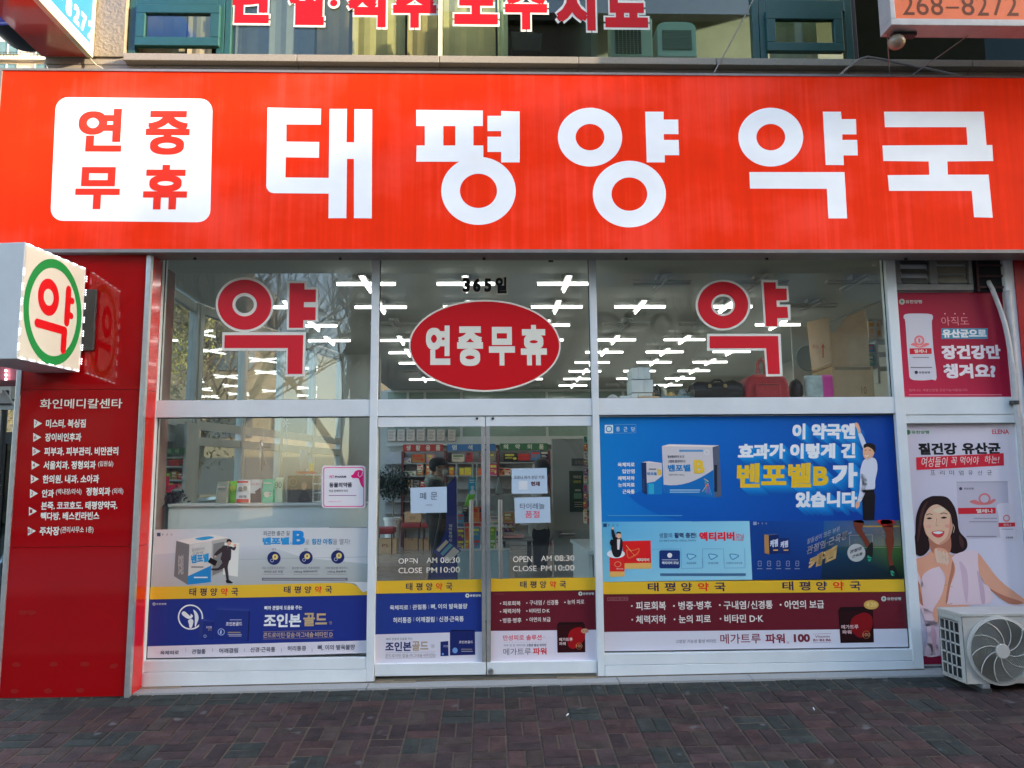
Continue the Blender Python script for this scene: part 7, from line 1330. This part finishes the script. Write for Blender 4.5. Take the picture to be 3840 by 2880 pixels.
# parked car in the side street
def car(x, y, label):
    r = empty('parked_car', (x, y, -.12), label, 'car'); B_ = mat('car_dark_paint', (.03, .04, .05), .15, .3, coat=1)
    def P_(u, z, w): return (x+w, y+u, -.12+z)
    prof = [(-2.2, .35), (-2.25, .65), (-2.1, .82), (-1.2, .92), (-.65, 1.38), (.9, 1.42), (1.5, 1.0), (2.15, .92), (2.25, .6), (2.2, .32)]
    MB().prism([P_(u, z, -.85) for u, z in prof], (1.7, 0, 0)).build('body', B_, r, bevel=.06)
    gm = mat('car_window', (.02, .03, .03), .05, spec=.8)
    for w in (-.856, .85): MB().prism([P_(u, z, w) for u, z in ((-1.0, .95), (-.58, 1.31), (.1, 1.33), (.1, .97))], (.006, 0, 0)).build('window', gm, r); MB().prism([P_(u, z, w) for u, z in ((.16, .97), (.16, 1.33), (.85, 1.34), (1.3, 1.02))], (.006, 0, 0)).build('window', gm, r)
    for u in (-1.4, 1.4):
        for w in (-.87, .67): t_ = MB().lathe((x+w, y+u, .20), [(.0, 0), (.31, 0), (.33, .03), (.33, .17), (.31, .2), (0, .2)], 24, 'x').build('wheel', RUBBER, r, True); MB().lathe((x+w-.004, y+u, .20), [(0, 0), (.19, 0), (.2, .008)], 18, 'x').lathe((x+w+.204, y+u, .20), [(0, 0), (.19, 0), (.2, -.008)], 18, 'x').build('rim', STEEL, t_)
    for w in (-.7, .4): MB().box(x+w, x+w+.3, y-2.27, y-2.2, .5, .62).build('headlight', mat('lamp_clear', (.6, .6, .6), .1), r)
car(-5.2, 6.2, 'dark parked car in the side street seen through the left glass wall')
# ---- far apartment block top left
AB = empty('apartment_block', (-50, 85, 0), 'pale distant apartment block with balconies, top left corner', 'building'); CW = mat('apartment_wall', (.62, .54, .45), .8, nscale=.3, namp=.05)
MB().box(-72, -41.5, 85, 97, -1, 75).build('wall', CW, AB); BG_ = mat('apartment_glass', (.12, .20, .20), .15, spec=.8, nscale=.6, namp=.4)
for fl_ in range(9, 19):
    z = fl_*2.9+.6
    for k in range(3):
        x = -44.5-k*6.2; w_ = MB().box(x-4.2, x, 84.85, 84.98, z+.9, z+2.5).build('window', BG_, AB)
        for j in (0, 1.4, 2.8, 4.1): MB().box(x-4.2+j, x-4.1+j, 84.75, 84.85, z+.9, z+2.5).build('mullion', CW, w_)
    MB().box(-66, -42, 84.3, 84.9, z-.1, z+.15).build('balcony_slab', CW, AB)
    m = MB(); m.box(-66, -42, 84.3, 84.33, z+.78, z+.84)
    for k in range(60): m.box(-66+k*.4, -65.96+k*.4, 84.3, 84.33, z+.15, z+.8)
    m.build('railing', DARKM, AB, kind='stuff')
# ================================================================== TREES
BARK = mat('tree_bark', (.16, .13, .10), .9, nscale=5, namp=.3); TWIG = mat('twigs', (.10, .075, .055), .9)
def tree(x, y, z0, h, seed, label, bare=True):
    random.seed(seed); r = empty('bare_tree', (x, y, z0), label, 'tree', 'bare winter trees along the street'); T = MB(); C = MB()
    def grow(p, d, L, rad, lv):
        n = 3 if lv < 3 else 2; pts = [p]; q_ = p; dd = d
        for i in range(n): dd = (dd+Vector((random.gauss(0, .13), random.gauss(0, .13), .05+random.gauss(0, .06)))).normalized(); q_ = q_+dd*L/n; pts.append(q_)
        (T if lv < 2 else C).tube(pts, [rad*(1-.4*i/n) for i in range(n+1)], 6 if lv < 2 else 3, False)
        if lv >= 6: return
        for k in range(3 if lv < 5 else 4):
            a = random.uniform(0, 6.28); s_ = Vector((math.cos(a), math.sin(a), 0)); nd = (dd*.85+s_*random.uniform(.4, .85)+Vector((0, 0, .12))).normalized(); grow(pts[-1] if k < 2 else pts[-2], nd, L*random.uniform(.62, .82), rad*.58, lv+1)
    grow(Vector((x, y, z0)), Vector((0, 0, 1)), h*.27, h*.018, 0); T.build('trunk', BARK, r); C.build('crown', TWIG, r, kind='stuff')
    return r
tree(-7.5, -13.5, -.6, 11, 1, 'bare street tree across the road, reflected in the left pane')
tree(-3.6, -17, -.6, 12, 5, 'bare street tree further off, reflected beside the first')
tree(-13, -16, -.6, 11, 9, 'bare street tree at the far left across the road'); tree(3.6, -15.5, -.6, 10, 12, 'bare street tree opposite the door')
tree(-16.5, 24, -.4, 17, 14, 'bare tree in the side street, twigs before the distant apartment block'); tree(-6.8, 13, -.3, 8.5, 17, 'bare tree behind the glass booth in the side street')
# ================================================================== OPPOSITE STREET SIDE
MB().box(-120, 120, -11.4, -11.2, -.9, -.58).build('kerb', GRAN, kind='structure'); MB().box(-120, 120, -20, -11.4, -.9, -.6).build('opposite_pavement', MATS['side_paving'], kind='structure')
def block(name, x0, x1, y0, y1, h, col_, label, sx=3.2, dark=(.05, .06, .07), front=1):
    r = empty(name, ((x0+x1)/2, (y0+y1)/2, -.7), label, 'building'); MB().box(x0, x1, y0, y1, -.7, h).build('wall', col_, r); GM = mat('far_window', dark, .1, spec=.8); i = 0
    z = 3.6
    while z < h-2.2:
        x = x0+1
        while x < x1-2.2 and i < 260: (MB().box(x, x+1.9, y1, y1+.05, z, z+1.5) if front else MB().box(x, x+1.9, y0-.05, y0, z, z+1.5)).build('window', GM, r); x += sx; i += 1
        z += 3.1
    (MB().box(x0+.5, x1-.5, y1, y1+.06, 0, 2.7) if front else MB().box(x0+.5, x1-.5, y0-.06, y0, 0, 2.7)).build('shop_glazing', GM, r); MB().box(x0, x1, y1 if front else y0-.4, y1+.4 if front else y0, h, h+.4).build('parapet', col_, r); return r
block('brick_building', -6.4, 40, -46, -30, 24, mat('far_brick', (.17, .13, .10), .85, nscale=.5, namp=.2), 'dark brown office block across the street')
block('stone_building', -60, -15.2, -50, -34, 15, mat('far_stone', (.22, .18, .14), .85, nscale=.5, namp=.2), 'low beige building across the street to the left')
block('side_street_building', -34, -4, 30, 42, 12.5, mat('side_stone', (.15, .125, .085), .85, nscale=.8, namp=.25), 'brown walk up block down the side street, seen through the left glazing', sx=2.9, front=0)
block('added_shade_block', 90, 110, -70, -12, 30.2, mat('tower_stone', (.30, .27, .23), .8, nscale=.5, namp=.1), 'unseen tall block added far down the street to the right to shade the shopfront') if 1 else None  # unseen block added to keep the low sun off the shopfront, soft edged
block('added_shade_wing', 7.2, 22, -2.0, -.3, 3.4, mat('near_stone', (.35, .31, .26), .8, nscale=2, namp=.1), 'unseen low wing added next door to the right to block the sun')  # unseen wing put in beside the shop as a sun blocker
q = Print(-29.9, conv=srgb, fn=lambda x, y, l: Vector((x, -29.88+l, y)))
q.rect(4.3, 6.3, 13.2, 10.6, (170, 160, 140)); q.lv = 40
for k, ch in enumerate('UGOLD'): q.text(ch, 11.2-k*1.25-1.05, 8.2+1.2, 11.2-k*1.25, 8.2, (40, 34, 30), bold=.01)
for v in q.v[4:]: v.z = 17.6-v.z if v.z > 7.9 else v.z
nt_ = len(q.v)
q.build('gold_shop_sign', label='beige shop sign with dark serif capitals across the street, mirrored in the glass', cat='sign')
